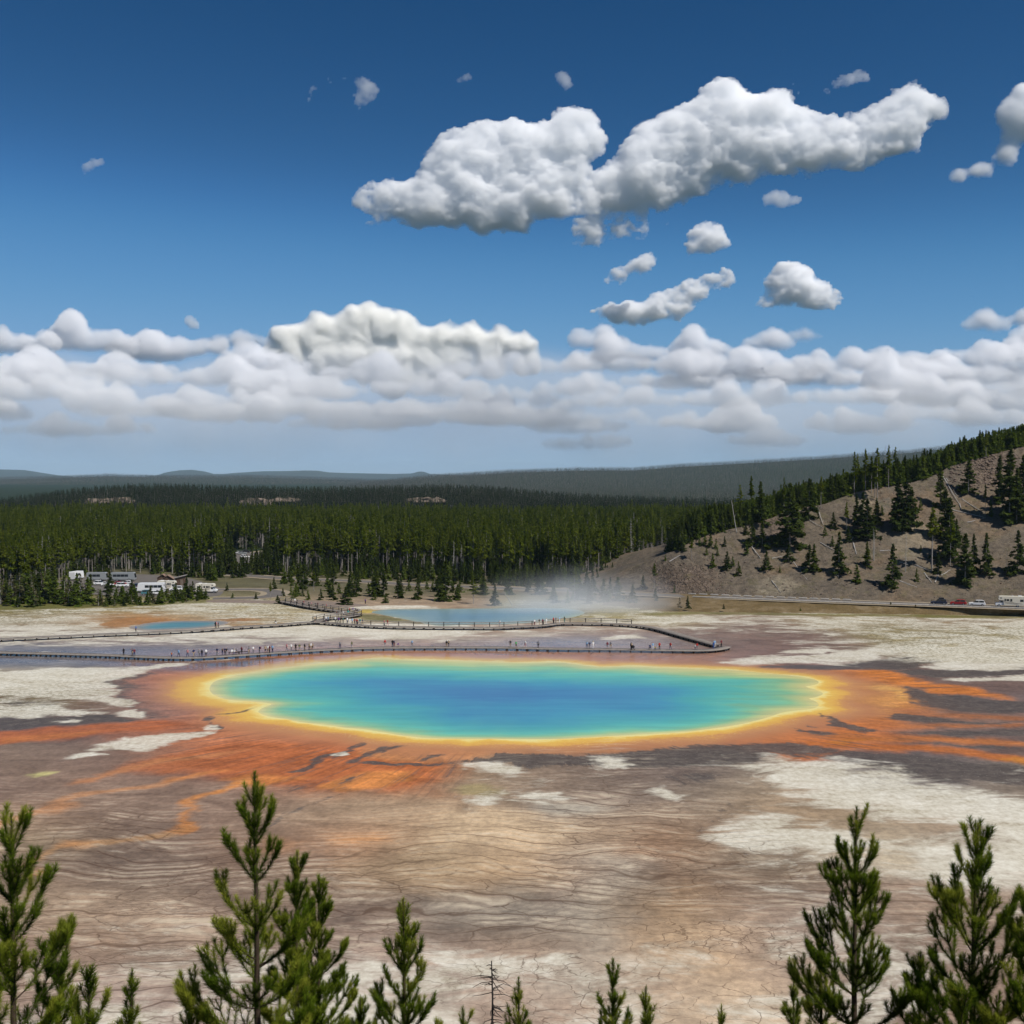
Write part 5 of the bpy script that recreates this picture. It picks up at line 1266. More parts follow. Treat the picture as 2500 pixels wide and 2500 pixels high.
boardwalk("railed boardwalk running past the steaming crater pool to the right-hand bend", RB_PX, .70, 2.5, 2.6, (860, 1545))
boardwalk("short hairpin boardwalk with railings coming down from the entry path", EB_PX, .70, 2.3, 2.4, (680, 880), (1, -1))

# ------------------------------------------------------------------ people
SEGN = ('head', 'neck', 'torso', 'uparm', 'forearm', 'hand', 'hip', 'thigh', 'shin', 'foot')
def body(pose):
    J = dict(pelvis=(0, 0, .95), waist=(0, 0, 1.10), chest=(0, .0, 1.32), neck=(0, 0, 1.47), head=(0, .02, 1.57), crown=(0, .01, 1.68),
             shl=(.18, 0, 1.39), ell=(.24, -.02, 1.12), wrl=(.23, .07, .88), hal=(.22, .10, .78), shr=(-.18, 0, 1.39), elr=(-.24, -.02, 1.12), wrr=(-.23, .07, .88), har=(-.22, .10, .78),
             hil=(.095, 0, .90), knl=(.105, .02, .50), anl=(.105, -.02, .09), tol=(.12, .13, .04), hir=(-.095, 0, .90), knr=(-.105, .02, .50), anr=(-.105, -.02, .09), tor=(-.12, .13, .04))
    J.update(pose)
    Rr = dict(pelvis=.145, waist=.13, chest=.155, neck=.055, head=.098, crown=.065, shl=.075, ell=.048, wrl=.033, hal=.036, shr=.075, elr=.048, wrr=.033, har=.036, hil=.10, knl=.066, anl=.045, tol=.038, hir=.10, knr=.066, anr=.045, tor=.038)
    E = [('pelvis', 'waist', 'torso'), ('waist', 'chest', 'torso'), ('chest', 'neck', 'torso'), ('neck', 'head', 'neck'), ('head', 'crown', 'head')]
    for s in 'lr': E += [('chest', 'sh' + s, 'torso'), ('sh' + s, 'el' + s, 'uparm'), ('el' + s, 'wr' + s, 'forearm'), ('wr' + s, 'ha' + s, 'hand'), ('pelvis', 'hi' + s, 'hip'), ('hi' + s, 'kn' + s, 'thigh'), ('kn' + s, 'an' + s, 'shin'), ('an' + s, 'to' + s, 'foot')]
    nm = list(J); me = bpy.data.meshes.new("person"); me.from_pydata([J[k] for k in nm], [(nm.index(a), nm.index(b)) for a, b, _ in E], [])
    o = bpy.data.objects.new("person_rig", me); COL.objects.link(o)
    md = o.modifiers.new("skin", 'SKIN'); md.use_smooth_shade = True
    for k, v in zip(nm, me.skin_vertices[0].data): v.radius = (Rr[k], Rr[k] * (.78 if k in ('pelvis', 'waist', 'chest') else 1)); v.use_root = (k == 'pelvis')
    o.modifiers.new("sub", 'SUBSURF').levels = 1
    dg = bpy.context.evaluated_depsgraph_get(); r = bpy.data.meshes.new_from_object(o.evaluated_get(dg)); bpy.data.objects.remove(o)
    cen = np.array([p.center[:] for p in r.polygons]); best = np.full(len(cen), 1e9); lab = np.zeros(len(cen), int)
    for a, b, s in E:
        A, B = np.array(J[a]), np.array(J[b]); t = np.clip(((cen - A) @ (B - A)) / ((B - A) @ (B - A)), 0, 1); dd = np.linalg.norm(cen - A - t[:, None] * (B - A), axis=1) - .5 * Rr[a]
        m = dd < best; best[m] = dd[m]; lab[m] = SEGN.index(s)
    hd = np.array(J['head']); cr = np.array(J['crown'])
    hair = (lab == 0) & ((cen[:, 2] > hd[2] + .045) | (cen[:, 1] < hd[1] - .02))
    lab = np.where(hair, 10, lab)
    return r, lab
POSES = [
    body({}),
    body(dict(ell=(.27, .16, 1.22), wrl=(.12, .28, 1.45), hal=(.06, .30, 1.50), elr=(-.27, .16, 1.22), wrr=(-.12, .28, 1.45), har=(-.06, .30, 1.50))),            # taking a picture
    body(dict(knl=(.10, .20, .53), anl=(.10, .18, .10), tol=(.11, .33, .05), knr=(-.10, -.04, .50), anr=(-.10, -.30, .13), tor=(-.11, -.18, .04), wrl=(.24, -.12, .90), hal=(.24, -.14, .80), wrr=(-.24, .20, .92), har=(-.23, .26, .84))),  # walking
    body(dict(ell=(.34, -.06, 1.17), wrl=(.20, .02, 1.0), hal=(.15, .05, .97), elr=(-.34, -.06, 1.17), wrr=(-.20, .02, 1.0), har=(-.15, .05, .97))),             # hands on hips
    body(dict(pelvis=(0, -.1, .48), waist=(0, -.08, .62), chest=(0, 0, .85), neck=(0, .04, 1.0), head=(0, .08, 1.09), crown=(0, .08, 1.20), shl=(.18, .02, .92), ell=(.22, .18, .72), wrl=(.14, .36, .66), hal=(.12, .42, .62), shr=(-.18, .02, .92), elr=(-.22, .18, .72), wrr=(-.14, .36, .66), har=(-.12, .42, .62), hil=(.1, -.1, .46), knl=(.14, .34, .48), anl=(.13, .30, .09), tol=(.14, .44, .04), hir=(-.1, -.1, .46), knr=(-.14, .34, .48), anr=(-.13, .30, .09), tor=(-.14, .44, .04))),  # sitting
]
SHIRT = dict(black=(.018, .018, .02), white=(.70, .69, .67), red=(.38, .035, .03), blue=(.05, .12, .36), navy=(.02, .03, .09), grey=(.20, .20, .21), teal=(.04, .25, .24), green=(.05, .30, .09), orange=(.62, .16, .03), pink=(.55, .25, .25), purple=(.14, .06, .26), tan=(.36, .27, .17), yellow=(.6, .48, .08), maroon=(.16, .03, .04), skyblue=(.25, .42, .62), olive=(.11, .12, .05))
def cloth(n): return plain("cloth_" + n, SHIRT[n], .85, .1, var=.1)
skin_m = [plain("skin_light", (.50, .30, .21), .6, .2), plain("skin_tan", (.34, .19, .12), .6, .2), plain("skin_dark", (.16, .085, .055), .6, .2)]
hair_m = [plain("hair_brown", (.05, .03, .018), .7, .2), plain("hair_black", (.012, .011, .01), .6, .2), plain("hair_blond", (.30, .22, .11), .7, .2), plain("hat_straw", (.52, .44, .28), .8, .1), plain("cap_white", (.6, .6, .6), .8, .1)]
shoe_m = plain("shoe_dark", (.03, .03, .03), .7, .2)
hat_b = MB(); hat_b.tube((0, .01, 0), (0, .01, .03), .17, .16, 10); hat_b.tube((0, .01, .03), (0, .01, .13), .095, .085, 10); hat_me = hat_b.mesh("brimmed_hat", hair_m[3])
pack_b = MB(); pack_b.box((0, -.22, 1.24), (.30, .17, .44), 0, 0, .05); pack_b.box((0, -.315, 1.16), (.22, .05, .2), 0, 0, .02)
rp_ = random.Random(3)
def person(x, y, z, label, shirt, legs, pose=0, face=0.0, h=1.70, shorts=False, skin=0, hair=0, hat=False, pack=None, group=None):
    src, lab = POSES[pose]; me = src.copy(); me.name = "person"
    for m in (skin_m[skin], hair_m[hair], cloth(shirt), cloth(legs), shoe_m): me.materials.append(m)
    mp = {0: 0, 1: 0, 2: 2, 3: 2, 4: 0 if rp_.random() < .8 else 2, 5: 0, 6: 3, 7: 3, 8: 0 if shorts else 3, 9: 4, 10: 1}
    me.polygons.foreach_set("material_index", np.array([mp[l] for l in range(11)], np.int32)[lab])
    o = obj("person", me, None, (x, y, z), face, h / 1.73); tag(o, label, "person", group)
    if hat: obj("hat", hat_me, o, (0, 0, 1.64 if pose != 4 else 1.16))
    if pack:
        pm = pack_b.mesh("backpack", cloth(pack)); obj("backpack", pm, o)
    return o
def on_walk(px_pts, z):
    c = [(p[0], p[1]) for p in px_pts]
    return lambda px, off: G(px, float(interp(c, px)) + off, z)
fw = on_walk(FB_PX, .62); rw = on_walk(RB_PX, .70)
# x, offset across the deck, shirt, legs, pose, extra flags, what tells the person apart
NEARP = """302 -2 black black 0 - alone at the far left of the near boardwalk|323 -2 navy tan 1 s beside a small companion near the left end|328 0 maroon navy 0 p carrying a pack near the left end|419 0 orange navy 0 k child on the near boardwalk
436 -2 skyblue navy 2 - walking right of the orange child|458 -2 pink navy 2 - walking alone between the two left groups|473 -3 navy tan 2 p with a pack, first of the left cluster|486 -2 grey grey 2 - second of the left cluster
493 0 black navy 0 - third of the left cluster|503 -1 white black 0 s last of the left cluster|530 -4 navy grey 0 - at the left edge of the middle-left group|543 -3 black navy 1 - raising a camera beside the benches
549 -4 navy black 0 p with a pack, left of the benches|553 -2 black grey 3 - with hands on hips left of the benches|566 -4 white tan 4 - sitting at the left end of the left bench|572 -4 white navy 4 h sitting in a sun hat on the left bench
578 -4 grey black 4 - sitting at the right end of the left bench|590 -5 maroon black 0 - standing behind the right bench|608 -3 grey tan 2 - walking right of the benches|618 -4 white grey 2 - walking ahead of the grey walker
634 -1 navy grey 0 p standing alone with a pack right of the benches|648 -1 tan black 0 s leftmost of the group of four|654 -2 white tan 1 s photographing within the group of four|658 0 maroon black 0 - in the middle of the group of four
665 -1 skyblue navy 3 - rightmost of the group of four|700 -3 pink grey 2 - walking left of the white-shirted walker|711 -4 white grey 2 - walking toward the dark pair|722 -2 black black 0 - standing straight, left of the greenish figure
731 -1 olive grey 0 s standing right of the black figure|744 -1 black tan 0 s left of the trio in pale shirts|755 -4 tan black 1 s left of the trio in pale shirts, camera up|759 -2 white tan 0 s middle of the trio in pale shirts
763 -3 tan black 3 s right of the trio in pale shirts|830 -2 grey navy 2 - walking alone left of the middle|859 -3 olive grey 2 - thin figure walking alone by the middle|940 -4 red grey 2 - walking left of the leaning couple
958 -3 black navy 0 - in the close couple by the middle|962 -3 navy maroon 0 - taller half of the close couple by the middle|972 -1 purple tan 0 sk child by the close couple|1006 -2 skyblue grey 2 - walking alone at the middle of the walk
1090 -2 black tan 0 - left of the dark pair|1095 -3 black black 3 p right of the dark pair, with a pack|1246 -2 black tan 3 - arms akimbo, left of the green shirt|1260 0 green black 0 s standing right of the middle
1282 -2 white pink 2 s walking lightly dressed right of the green shirt|1314 -2 grey black 0 - alone, looking at the wide right half|1433 -3 skyblue navy 2 - faint walker left of the white pair|1439 -2 navy grey 0 - next to the faint walker
1448 -1 white white 0 h in white with a sun hat|1483 -2 maroon grey 0 s left of a pair right of the white hat|1491 -2 grey tan 2 s right of a pair right of the white hat|1541 0 black black 0 p pushing the stroller
1587 -1 navy black 4 - crouching left of the pale shirt|1594 -1 skyblue white 0 - beside the crouching figure|1600 0 yellow navy 4 k child crouching in bright yellow|1610 -1 red black 0 - alone right of the crouching group
1637 -2 red navy 2 - walking toward the bend|1697 -3 white navy 0 k child left of the red shirt near the bend|1702 -3 red grey 0 - with a child near the bend|1742 -2 blue blue 0 - in blue at the bend of the boardwalks
1745 -9 skyblue white 3 h in a hat at the bend|1761 -5 maroon black 0 - last at the right tip of the bend""".replace('\n', '|').split('|')
POSE_W = {0: "standing", 1: "taking a picture", 2: "walking", 3: "standing", 4: "sitting"}
for i, row in enumerate(NEARP):
    q = row.split(None, 6); px_, off, sh, lg, po, fl, tail = float(q[0]), float(q[1]), q[2], q[3], int(q[4]), q[5], q[6]
    x, y = fw(px_, off * .55 + 1)
    who = "child in " if 'k' in fl else "person in "
    lab = f"{who}{sh} top, {lg} {'shorts' if 's' in fl else 'trousers'}, {tail.replace('child ', '') if 'k' in fl else tail}"
    lab = lab.replace("skyblue", "pale blue")
    person(x, y, .62, lab, sh, lg, po, rp_.uniform(-.7, .7) + math.pi * (rp_.random() < .7), rp_.uniform(1.62, 1.82) if 'k' not in fl else 1.15, 's' in fl, rp_.choice((0, 0, 0, 1, 2)), rp_.choice((0, 0, 1, 2)), 'h' in fl, 'tan' if 'p' in fl and sh == 'black' else ('maroon' if 'p' in fl else None), "people on the near boardwalk")
BACKP = """332 -2 blue black 2 - alone in front of the small turquoise pool|526 -2 black black 0 - left of three by the small pool|529 -3 pink tan 0 - middle of three by the small pool|533 -2 maroon black 0 - right of three by the small pool
672 -4 black white 4 - crouching alone on the far walk|764 -2 black black 0 - at the left of the far crowd|769 0 tan black 0 s beside the black figure left of the crowd|796 -3 white navy 0 s in the left of the far crowd
801 -1 skyblue black 0 - in the left of the far crowd, looking right|819 -2 white black 3 - hands on hips inside the far crowd|823 0 navy grey 0 - in front of the white shirt in the far crowd|827 -1 purple black 2 - walking through the far crowd
832 0 black tan 1 - photographing from the far crowd|838 -2 teal black 0 - under the hairpin in the far crowd|848 -3 white navy 0 - left of the bright pair in the far crowd|854 -1 white white 0 h in sun hat in the far crowd
860 -3 skyblue grey 0 - centre right of the far crowd|866 0 maroon black 3 - right half of the far crowd|871 -1 red navy 0 - brightest red of the far crowd|879 -2 teal white 0 h in hat at the right end of the far crowd
885 -1 navy tan 2 - walking off the right end of the far crowd|938 -2 pink grey 2 - walking along the rail left of the middle|946 -2 red pink 2 - walking along the rail beside the pink one|1220 -4 white white 0 - at the rail before the crater water
1305 -3 white maroon 2 - left of five by the rail|1317 -2 black tan 1 - second of five by the rail, photographing|1325 -2 maroon black 0 - third of five by the rail|1334 -3 white white 2 h in white hat, fourth of five by the rail
1351 -4 red black 0 - left of the red pair at the turn|1357 -4 maroon navy 0 - right of the red pair at the turn|1366 -4 skyblue white 0 - between the red pair and the green coat|1378 -5 olive teal 0 - in a green coat at the turn of the rail""".replace('\n', '|').split('|')
for row in BACKP:
    q = row.split(None, 6); px_, off, sh, lg, po, fl, tail = float(q[0]), float(q[1]), q[2], q[3], int(q[4]), q[5], q[6]
    x, y = rw(px_, off * .4 + .5)
    person(x, y, .70, f"person in {sh} top, {lg} {'shorts' if 's' in fl else 'trousers'}, {tail}".replace("skyblue", "pale blue"), sh, lg, po, rp_.uniform(-3, 3), rp_.uniform(1.62, 1.82), 's' in fl, rp_.choice((0, 0, 1)), rp_.choice((0, 1, 2)), 'h' in fl, None, "people on the far boardwalk")
for i, (px_, py_, sh, lg, w) in enumerate([(720,1474,'white','grey',"first on the entry walk"),(742,1479,'red','navy',"second on the entry walk"),(760,1483,'pink','tan',"third on the entry walk"),(776,1485,'maroon','black',"fourth on the entry walk"),(797,1487,'red','black',"fifth on the entry walk, red top"),
        (853,1497,'red','black',"left of the hairpin corner group"),(862,1496,'purple','navy',"second of the hairpin corner group"),(867,1498,'navy','maroon',"third of the hairpin corner group"),(872,1500,'black','black',"last at the hairpin corner"),(850,1504,'teal','tan',"on the lower leg of the hairpin"),(838,1506,'white','navy',"behind the teal figure on the hairpin"),(822,1507,'maroon','grey',"half way down the hairpin"),(892,1475,'purple','black',"standing alone on the path behind the crater rim")]):
    x, y = G(px_, py_, .70 if px_ != 892 else 0)
    person(x, y, .70 if px_ != 892 else 0, f"person in {sh} top and {lg} trousers, {w}", sh, lg, i % 4 if i % 4 != 1 else 0, rp_.uniform(-3, 3), rp_.uniform(1.6, 1.8), False, 0, i % 3, False, None, "people on the entry walk")
# benches and stroller
bench_m = plain("dark_bench_timber", (.035, .028, .022), .7, .2, var=.2)
def bench(px_, label):
    x, y = fw(px_, -2.2); e = empty("bench", (x, y, .62), .05); tag(e, label, "bench", "benches on the near boardwalk")
    b = MB(); b.box((0, 0, .44), (2.6, .42, .09), bev=.01); obj("seat", b.mesh("bench_seat", bench_m), e)
    l = MB(); l.box((0, 0, .2), (.12, .36, .4)); lm = l.mesh("bench_leg", bench_m)
    for dx in (-1.1, 1.1): obj("leg", lm, e, (dx, 0, 0))
bench(572, "left dark plank bench on the near boardwalk, people sitting on it"); bench(594, "right dark plank bench on the near boardwalk, empty")
def stroller(px_):
    x, y = fw(px_, 1.0); e = empty("stroller", (x, y, .62), .4); tag(e, "dark baby stroller pushed along the right half of the near boardwalk", "stroller")
    b = MB(); b.prism([(-.3, .35), (.3, .40), (.38, .75), (.1, 1.0), (-.25, .95), (-.38, .6)], -.22, .22); obj("seat_shell", b.mesh("stroller_seat", cloth('black')), e)
    f = MB(); f.tube((-.3, .2, .2), (-.6, .2, 1.05), .015); f.tube((-.3, -.2, .2), (-.6, -.2, 1.05), .015); f.tube((-.6, .2, 1.05), (-.6, -.2, 1.05), .02); obj("handle", f.mesh("stroller_handle", bench_m), e)
    w = MB(); w.tube((0, -.03, 0), (0, .03, 0), .12, .12, 10); wm_ = w.mesh("stroller_wheel", bench_m)
    for dx in (-.35, .35):
        for dy in (-.24, .24): obj("wheel", wm_, e, (dx, dy, .12))
stroller(1545)

# ------------------------------------------------------------------ vehicles
glass = plain("dark_car_glass", (.02, .025, .03), .08, .5, var=.02); tyre_m = plain("tyre_rubber", (.02, .02, .02), .8, .2); rim_m = plain("alloy_rim", (.45, .45, .46), .35, .5, metal=.6)
lamp_m = plain("lamp_lens", (.7, .7, .66), .15, .5); red_lamp = plain("tail_lamp", (.45, .02, .02), .2, .5); trim_m = plain("black_trim", (.025, .025, .027), .6, .3)
def paint(n, c): return plain("paint_" + n, c, .28, .5, var=.03)
PAINT = dict(white=(.74, .74, .73), red=(.30, .012, .018), navy=(.012, .022, .05), black=(.015, .015, .017), silver=(.26, .275, .28), teal=(.05, .16, .19), grey=(.14, .145, .15), cream=(.66, .61, .50))
wb = MB(); wb.tube((0, -.11, 0), (0, .11, 0), .34, .34, 14); tyre_me = wb.mesh("tyre", tyre_m); rbm = MB(); rbm.tube((0, -.118, 0), (0, .118, 0), .21, .21, 10); rim_me = rbm.mesh("rim", rim_m)
def wheels(e, xs, half, r=1.0):
    for dx in xs:
        for s in (-1, 1): w = obj("wheel", tyre_me, e, (dx, s * half, .34 * r), 0, r); obj("rim", rim_me, w)
def car(loc, rot, color, label, kind='suv', group=None, rack=False):
    e = empty("car", loc, rot); tag(e, label, "car", group); m = paint(color, PAINT[color])
    H = 1.68 if kind == 'suv' else 1.45; bz = .95 if kind == 'suv' else .88
    b = MB(); b.prism([(-2.25, .36), (2.2, .34), (2.3, .50), (2.26, .74), (2.05, .86), (1.15, bz + .03), (.9, bz + .06), (-2.1, bz + .08), (-2.28, .90), (-2.30, .5)], -.91, .91, 0, .04); obj("body", b.mesh("car_body", m), e)
    back = -2.08 if kind == 'suv' else -1.75
    g = MB(); g.prism([(1.05, bz), (.28, H - .09), (-1.3, H - .05), (back + .32, H - .12), (back, bz)], -.80, .80, 0, .05); obj("window", g.mesh("car_glass", glass), e)
    r = MB(); r.prism([(.33, H - .10), (.16, H - .02), (-1.2, H + .01), (back + .42, H - .06), (back + .28, H - .15)], -.76, .76, 0, .04)
    for xa in (-.45, back + .2): 
        for s in (-1, 1): r.tube((xa, s * .845, bz), (xa - .02, s * .76, H - .06), .055, .05, 4)
    obj("roof", r.mesh("car_roof", m), e)
    lm = MB(); lm.box((2.20, 0, .70), (.12, .36, .15), bev=.03); hl = lm.mesh("headlight", lamp_m); tm_ = MB(); tm_.box((-2.26, 0, .82), (.10, .30, .22), bev=.03); tl = tm_.mesh("tail_light", red_lamp)
    for s in (-1, 1): obj("headlight", hl, e, (0, s * .66, 0)); obj("tail_light", tl, e, (0, s * .70, 0))
    t = MB(); t.box((2.27, 0, .48), (.10, 1.7, .2), bev=.03); t.box((-2.28, 0, .48), (.10, 1.7, .2), bev=.03); t.box((0, .905, .36), (2.4, .05, .12)); t.box((0, -.905, .36), (2.4, .05, .12)); obj("bumper", t.mesh("car_bumper", trim_m), e)
    if rack:
        k = MB(); k.box((-.7, 0, H + .22), (1.5, 1.1, .36), bev=.1); obj("roof_box", k.mesh("roof_box", trim_m), e)
    wheels(e, (-1.40, 1.42), .83); return e
def motorhome(loc, rot, label, L=7.4):
    e = empty("motorhome", loc, rot); tag(e, label, "motorhome"); m = paint('cream', PAINT['cream'])
    h = L / 2
    b = MB(); b.prism([(-h, .55), (h - 2.2, .50), (h - 2.2, 1.95), (h - .95, 2.05), (h - .75, 2.35), (h - 1.0, 3.0), (h - 1.5, 3.12), (-h + .1, 3.15), (-h, 3.0)], -1.18, 1.18, 0, .03); obj("body", b.mesh("motorhome_body", m), e)
    c = MB(); c.prism([(h - 2.2, .5), (h - .1, .5), (h, .62), (h - .02, 1.0), (h - .25, 1.16), (h - .95, 1.30), (h - 1.45, 1.95), (h - 2.2, 1.95)], -.98, .98, 0, .04); obj("cab", c.mesh("motorhome_cab", paint('white', PAINT['white'])), e)
    w1 = MB()
    for s in (-1, 1): w1.prism([(h - 2.0, 1.28), (h - 1.1, 1.28), (h - 1.5, 1.86), (h - 2.0, 1.86)], s * .985 - .015, s * .985 + .015)
    w1.prism([(h - .98, 1.33), (h - .94, 1.33), (h - 1.42, 1.92), (h - 1.46, 1.92)], -.85, .85); obj("cab_window", w1.mesh("cab_window", glass), e)
    for xa, wd, zc, hh in ((-h + 1.0, .9, 2.0, .7), (h - 4.2, .55, 2.05, .75), (h - 3.3, .7, 2.05, .65), (h - 2.6, .4, 2.05, .75), (h - 1.5, .5, 2.62, .3)):
        w = MB(); w.box((xa, 0, zc), (wd, 2.40, hh), bev=.04); obj("window", w.mesh("motorhome_window", glass), e)
    st = MB()
    for s in (-1, 1):
        y = s * 1.187
        for k, (x0, x1, z0, z1) in enumerate(((-h + .5, h - 2.3, .95, 1.45), (-h + 1.6, h - 2.5, .80, 1.15), (-h + 2.2, -h + 4.4, 1.05, 1.75))):
            st._add([(x0, y, z0), (x1, y, z1), (x1, y, z1 + .10), (x0 + .7, y, z0 + .16)], [(0, 1, 2, 3)], 0)
    obj("stripe", st.mesh("brown_stripe", plain("stripe_brown", (.11, .07, .045), .4, .3)), e)
    r = MB(); r.box((-h + 1.4, 0, 3.22), (1.0, .8, .22), bev=.05); obj("air_conditioner", r.mesh("roof_unit", paint('white', PAINT['white'])), e); r = MB(); r.box((-h + 3.4, .2, 3.19), (.5, .5, .14), bev=.04); obj("roof_vent", r.mesh("roof_vent", paint('white', PAINT['white'])), e)
    lm = MB(); lm.box((h - .04, 0, .86), (.08, .34, .18), bev=.02); hl = lm.mesh("headlight", lamp_m)
    for s in (-1, 1): obj("headlight", hl, e, (0, s * .72, 0))
    bm_ = MB(); bm_.box((h, 0, .58), (.12, 1.9, .22), bev=.03); obj("bumper", bm_.mesh("bumper", trim_m), e)
    wheels(e, (-h + 2.1, h - 1.0), .93, 1.12); return e
def coach(loc, rot, label, L=11.0, col='white', cat="coach"):
    e = empty("coach", loc, rot); tag(e, label, cat); m = paint(col, PAINT[col]); h = L / 2
    b = MB(); b.prism([(-h, .45), (h - .1, .45), (h, .7), (h - .05, 1.6), (h - .35, 3.1), (h - .6, 3.3), (-h + .2, 3.3), (-h, 3.1)], -1.25, 1.25, 0, .03); obj("body", b.mesh("coach_body", m), e)
    n = int((L - 3) / 1.45)
    for i in range(n):
        w = MB(); w.box((-h + 1.5 + i * 1.45, 0, 2.15), (1.36, 2.54, .95), bev=.05); obj("window", w.mesh("coach_window", glass), e)
    w = MB(); w.prism([(h - .02, 1.35), (h + .03, 1.35), (h - .27, 2.9), (h - .33, 2.9)], -1.1, 1.1); obj("windscreen", w.mesh("windscreen", glass), e)
    t = MB(); t.box((0, 0, .62), (L * .94, 2.53, .26)); obj("skirt", t.mesh("coach_skirt", paint('grey', PAINT['grey'])), e)
    wheels(e, (-h + 2.4, h - 2.2), 1.12, 1.4); return e
def on_road(px_, back=0.0):
    a, b = road_pt(px_ - 20), road_pt(px_ + 20); p = road_pt(px_, back); return (p[0], p[1], p[2] + .09), math.atan2(a[1] - b[1], a[0] - b[0])
l_, r_ = on_road(2292, -.5); car(l_, r_, 'navy', "dark blue off-roader with a roof box, first of the road queue", 'suv', "vehicles on the hill road", True)
l_, r_ = on_road(2339, -.5); car(l_, r_, 'red', "dark red car between the blue off-roader and the white car", 'suv', "vehicles on the hill road")
l_, r_ = on_road(2385, -.5); car(l_, r_, 'white', "white car in front of the motorhome on the hill road", 'suv', "vehicles on the hill road")
l_, r_ = on_road(2466, -.5); motorhome(l_, r_, "cream motorhome with brown swooshes at the right end of the hill road", 8.0)
LOT = """244 1429 white suv .2 white car at the far left of the car row, by the silver bus|263 1431 white sedan .3 white saloon right of the first white car in the lot|293 1430 red sedan .25 red car half hidden behind a white one in the lot|299 1434 white suv .2 white car in front of the red one in the lot|309 1428 white sedan 3.2 white car behind the red one, below the buses
341 1436 navy suv 1.2 dark blue car left of the white coach|339 1446 white suv .5 white car in front of the dark blue one|350 1443 grey sedan .6 grey car beside the coach's near side|362 1453 teal suv .3 teal car below the white coach|379 1453 white sedan .2 white saloon at the coach's front corner
430 1443 white suv 3.3 white car at the nose of the cream camper behind the coach|490 1361 white sedan .3 white car glimpsed among trees left of the side road|553 1359 white suv .2 white car parked at the side road pullout|585 1353 white sedan .1 white car in the upper row at the side road|592 1354 silver suv .2 silver car in the upper row at the side road
602 1350 black suv .4 black car nearest the bend of the side road|598 1363 white suv 1.0 white car on the inside of the side road bend""".replace('\n', '|').split('|')
for row in LOT:
    q = row.split(None, 5); g = G(float(q[0]), float(q[1])); car((g[0], g[1], .14), float(q[4]), q[2], q[5], q[3], "cars in the parking areas")
g = G(370, 1447); coach((g[0], g[1], .1), math.pi + .05, "white coach with dark windows in the middle of the parking lot", 9.2)
g = G(238, 1419); coach((g[0], g[1], .1), .05, "silver bus at the left behind the parked cars", 7.5, 'silver', "bus")
g = G(302, 1419); coach((g[0], g[1], .1), .05, "longer silver bus behind the parked cars, right of the other", 9, 'silver', "bus")
g = G(187, 1416); coach((g[0], g[1], .1), 1.4, "white minibus at the far left end of the lot", 6.5, 'white', "minibus")
g = G(411, 1440); motorhome((g[0], g[1], .1), .05, "cream camper right behind the white coach", 7.0)
g = G(505, 1447.5); motorhome((g[0], g[1], .1), .04, "cream motorhome at the left of the driveway loop", 7.2)

# ------------------------------------------------------------------ two small log buildings
log_wall = plain("brown_log_wall", (.10, .065, .045), .85, .1, var=.3, scale=1.5); roof_m = plain("brown_shingle_roof", tuple(alb((150, 124, 108))), .8, .2, var=.15, scale=2); roof_g = plain("pale_metal_roof", tuple(alb((168, 160, 152))), .6, .3, var=.1)
def hut(px_, py_, label, kind):
    g = G(px_, py_); e = empty("restroom_hut", (g[0], g[1], 0), .15); tag(e, label, "hut")
    w = MB(); w.box((0, 0, 1.25), (3.6, 3.0, 2.5)); obj("wall", w.mesh("hut_wall", log_wall), e)
    if kind == 'gable':
        w = MB(); w.prism([(-1.8, 2.5), (1.8, 2.5), (0, 3.7)], -1.5, 1.5); obj("gable", w.mesh("hut_gable", log_wall), e)
        for s in (-1, 1):
            r = MB(); r._add([(0, -1.95, 3.78), (0, 1.95, 3.78), (s * 2.3, 1.95, 2.25), (s * 2.3, -1.95, 2.25), (0, -1.95, 3.92), (0, 1.95, 3.92), (s * 2.3, 1.95, 2.40), (s * 2.3, -1.95, 2.40)], [(0, 1, 2, 3), (7, 6, 5, 4), (0, 3, 7, 4), (1, 5, 6, 2), (3, 2, 6, 7)], 0); obj("roof", r.mesh("hut_roof", roof_m), e)
    else:
        r = MB(); r._add([(-2.2, -2, 2.55), (2.2, -2, 3.6), (2.2, 2, 3.6), (-2.2, 2, 2.55), (-2.2, -2, 2.7), (2.2, -2, 3.75), (2.2, 2, 3.75), (-2.2, 2, 2.7)], [(3, 2, 1, 0), (4, 5, 6, 7), (0, 1, 5, 4), (1, 2, 6, 5), (2, 3, 7, 6), (3, 0, 4, 7)], 0); obj("roof", r.mesh("hut_roof", roof_g), e)
        w = MB(); w.prism([(-1.8, 2.5), (1.8, 2.5), (1.8, 3.45), (-1.8, 2.58)], -1.5, 1.5); obj("gable", w.mesh("hut_gable", log_wall), e)
    d = MB(); d.box((.6, -1.53, 1.05), (.95, .08, 2.1), bev=.01); dd = obj("door", d.mesh("hut_door", plain("hut_door", (.16, .12, .09), .6, .3)), e)
    h_ = MB(); h_.box((.95, -1.60, 1.05), (.06, .08, .18), bev=.01); obj("handle", h_.mesh("door_handle", rim_m), dd)
    k = MB(); k.tube((-.9, .6, 2.6), (-.9, .6, 4.3), .12, .12, 8); obj("vent_pipe", k.mesh("vent_pipe", trim_m), e)
hut(411, 1429, "small brown restroom hut with a pitched brown roof behind the coach", 'gable'); hut(398, 1426.5, "smaller brown hut half hidden left of the pitched-roof hut", 'gable'); hut(441, 1428, "brown restroom hut with a single pale slanted roof", 'shed')

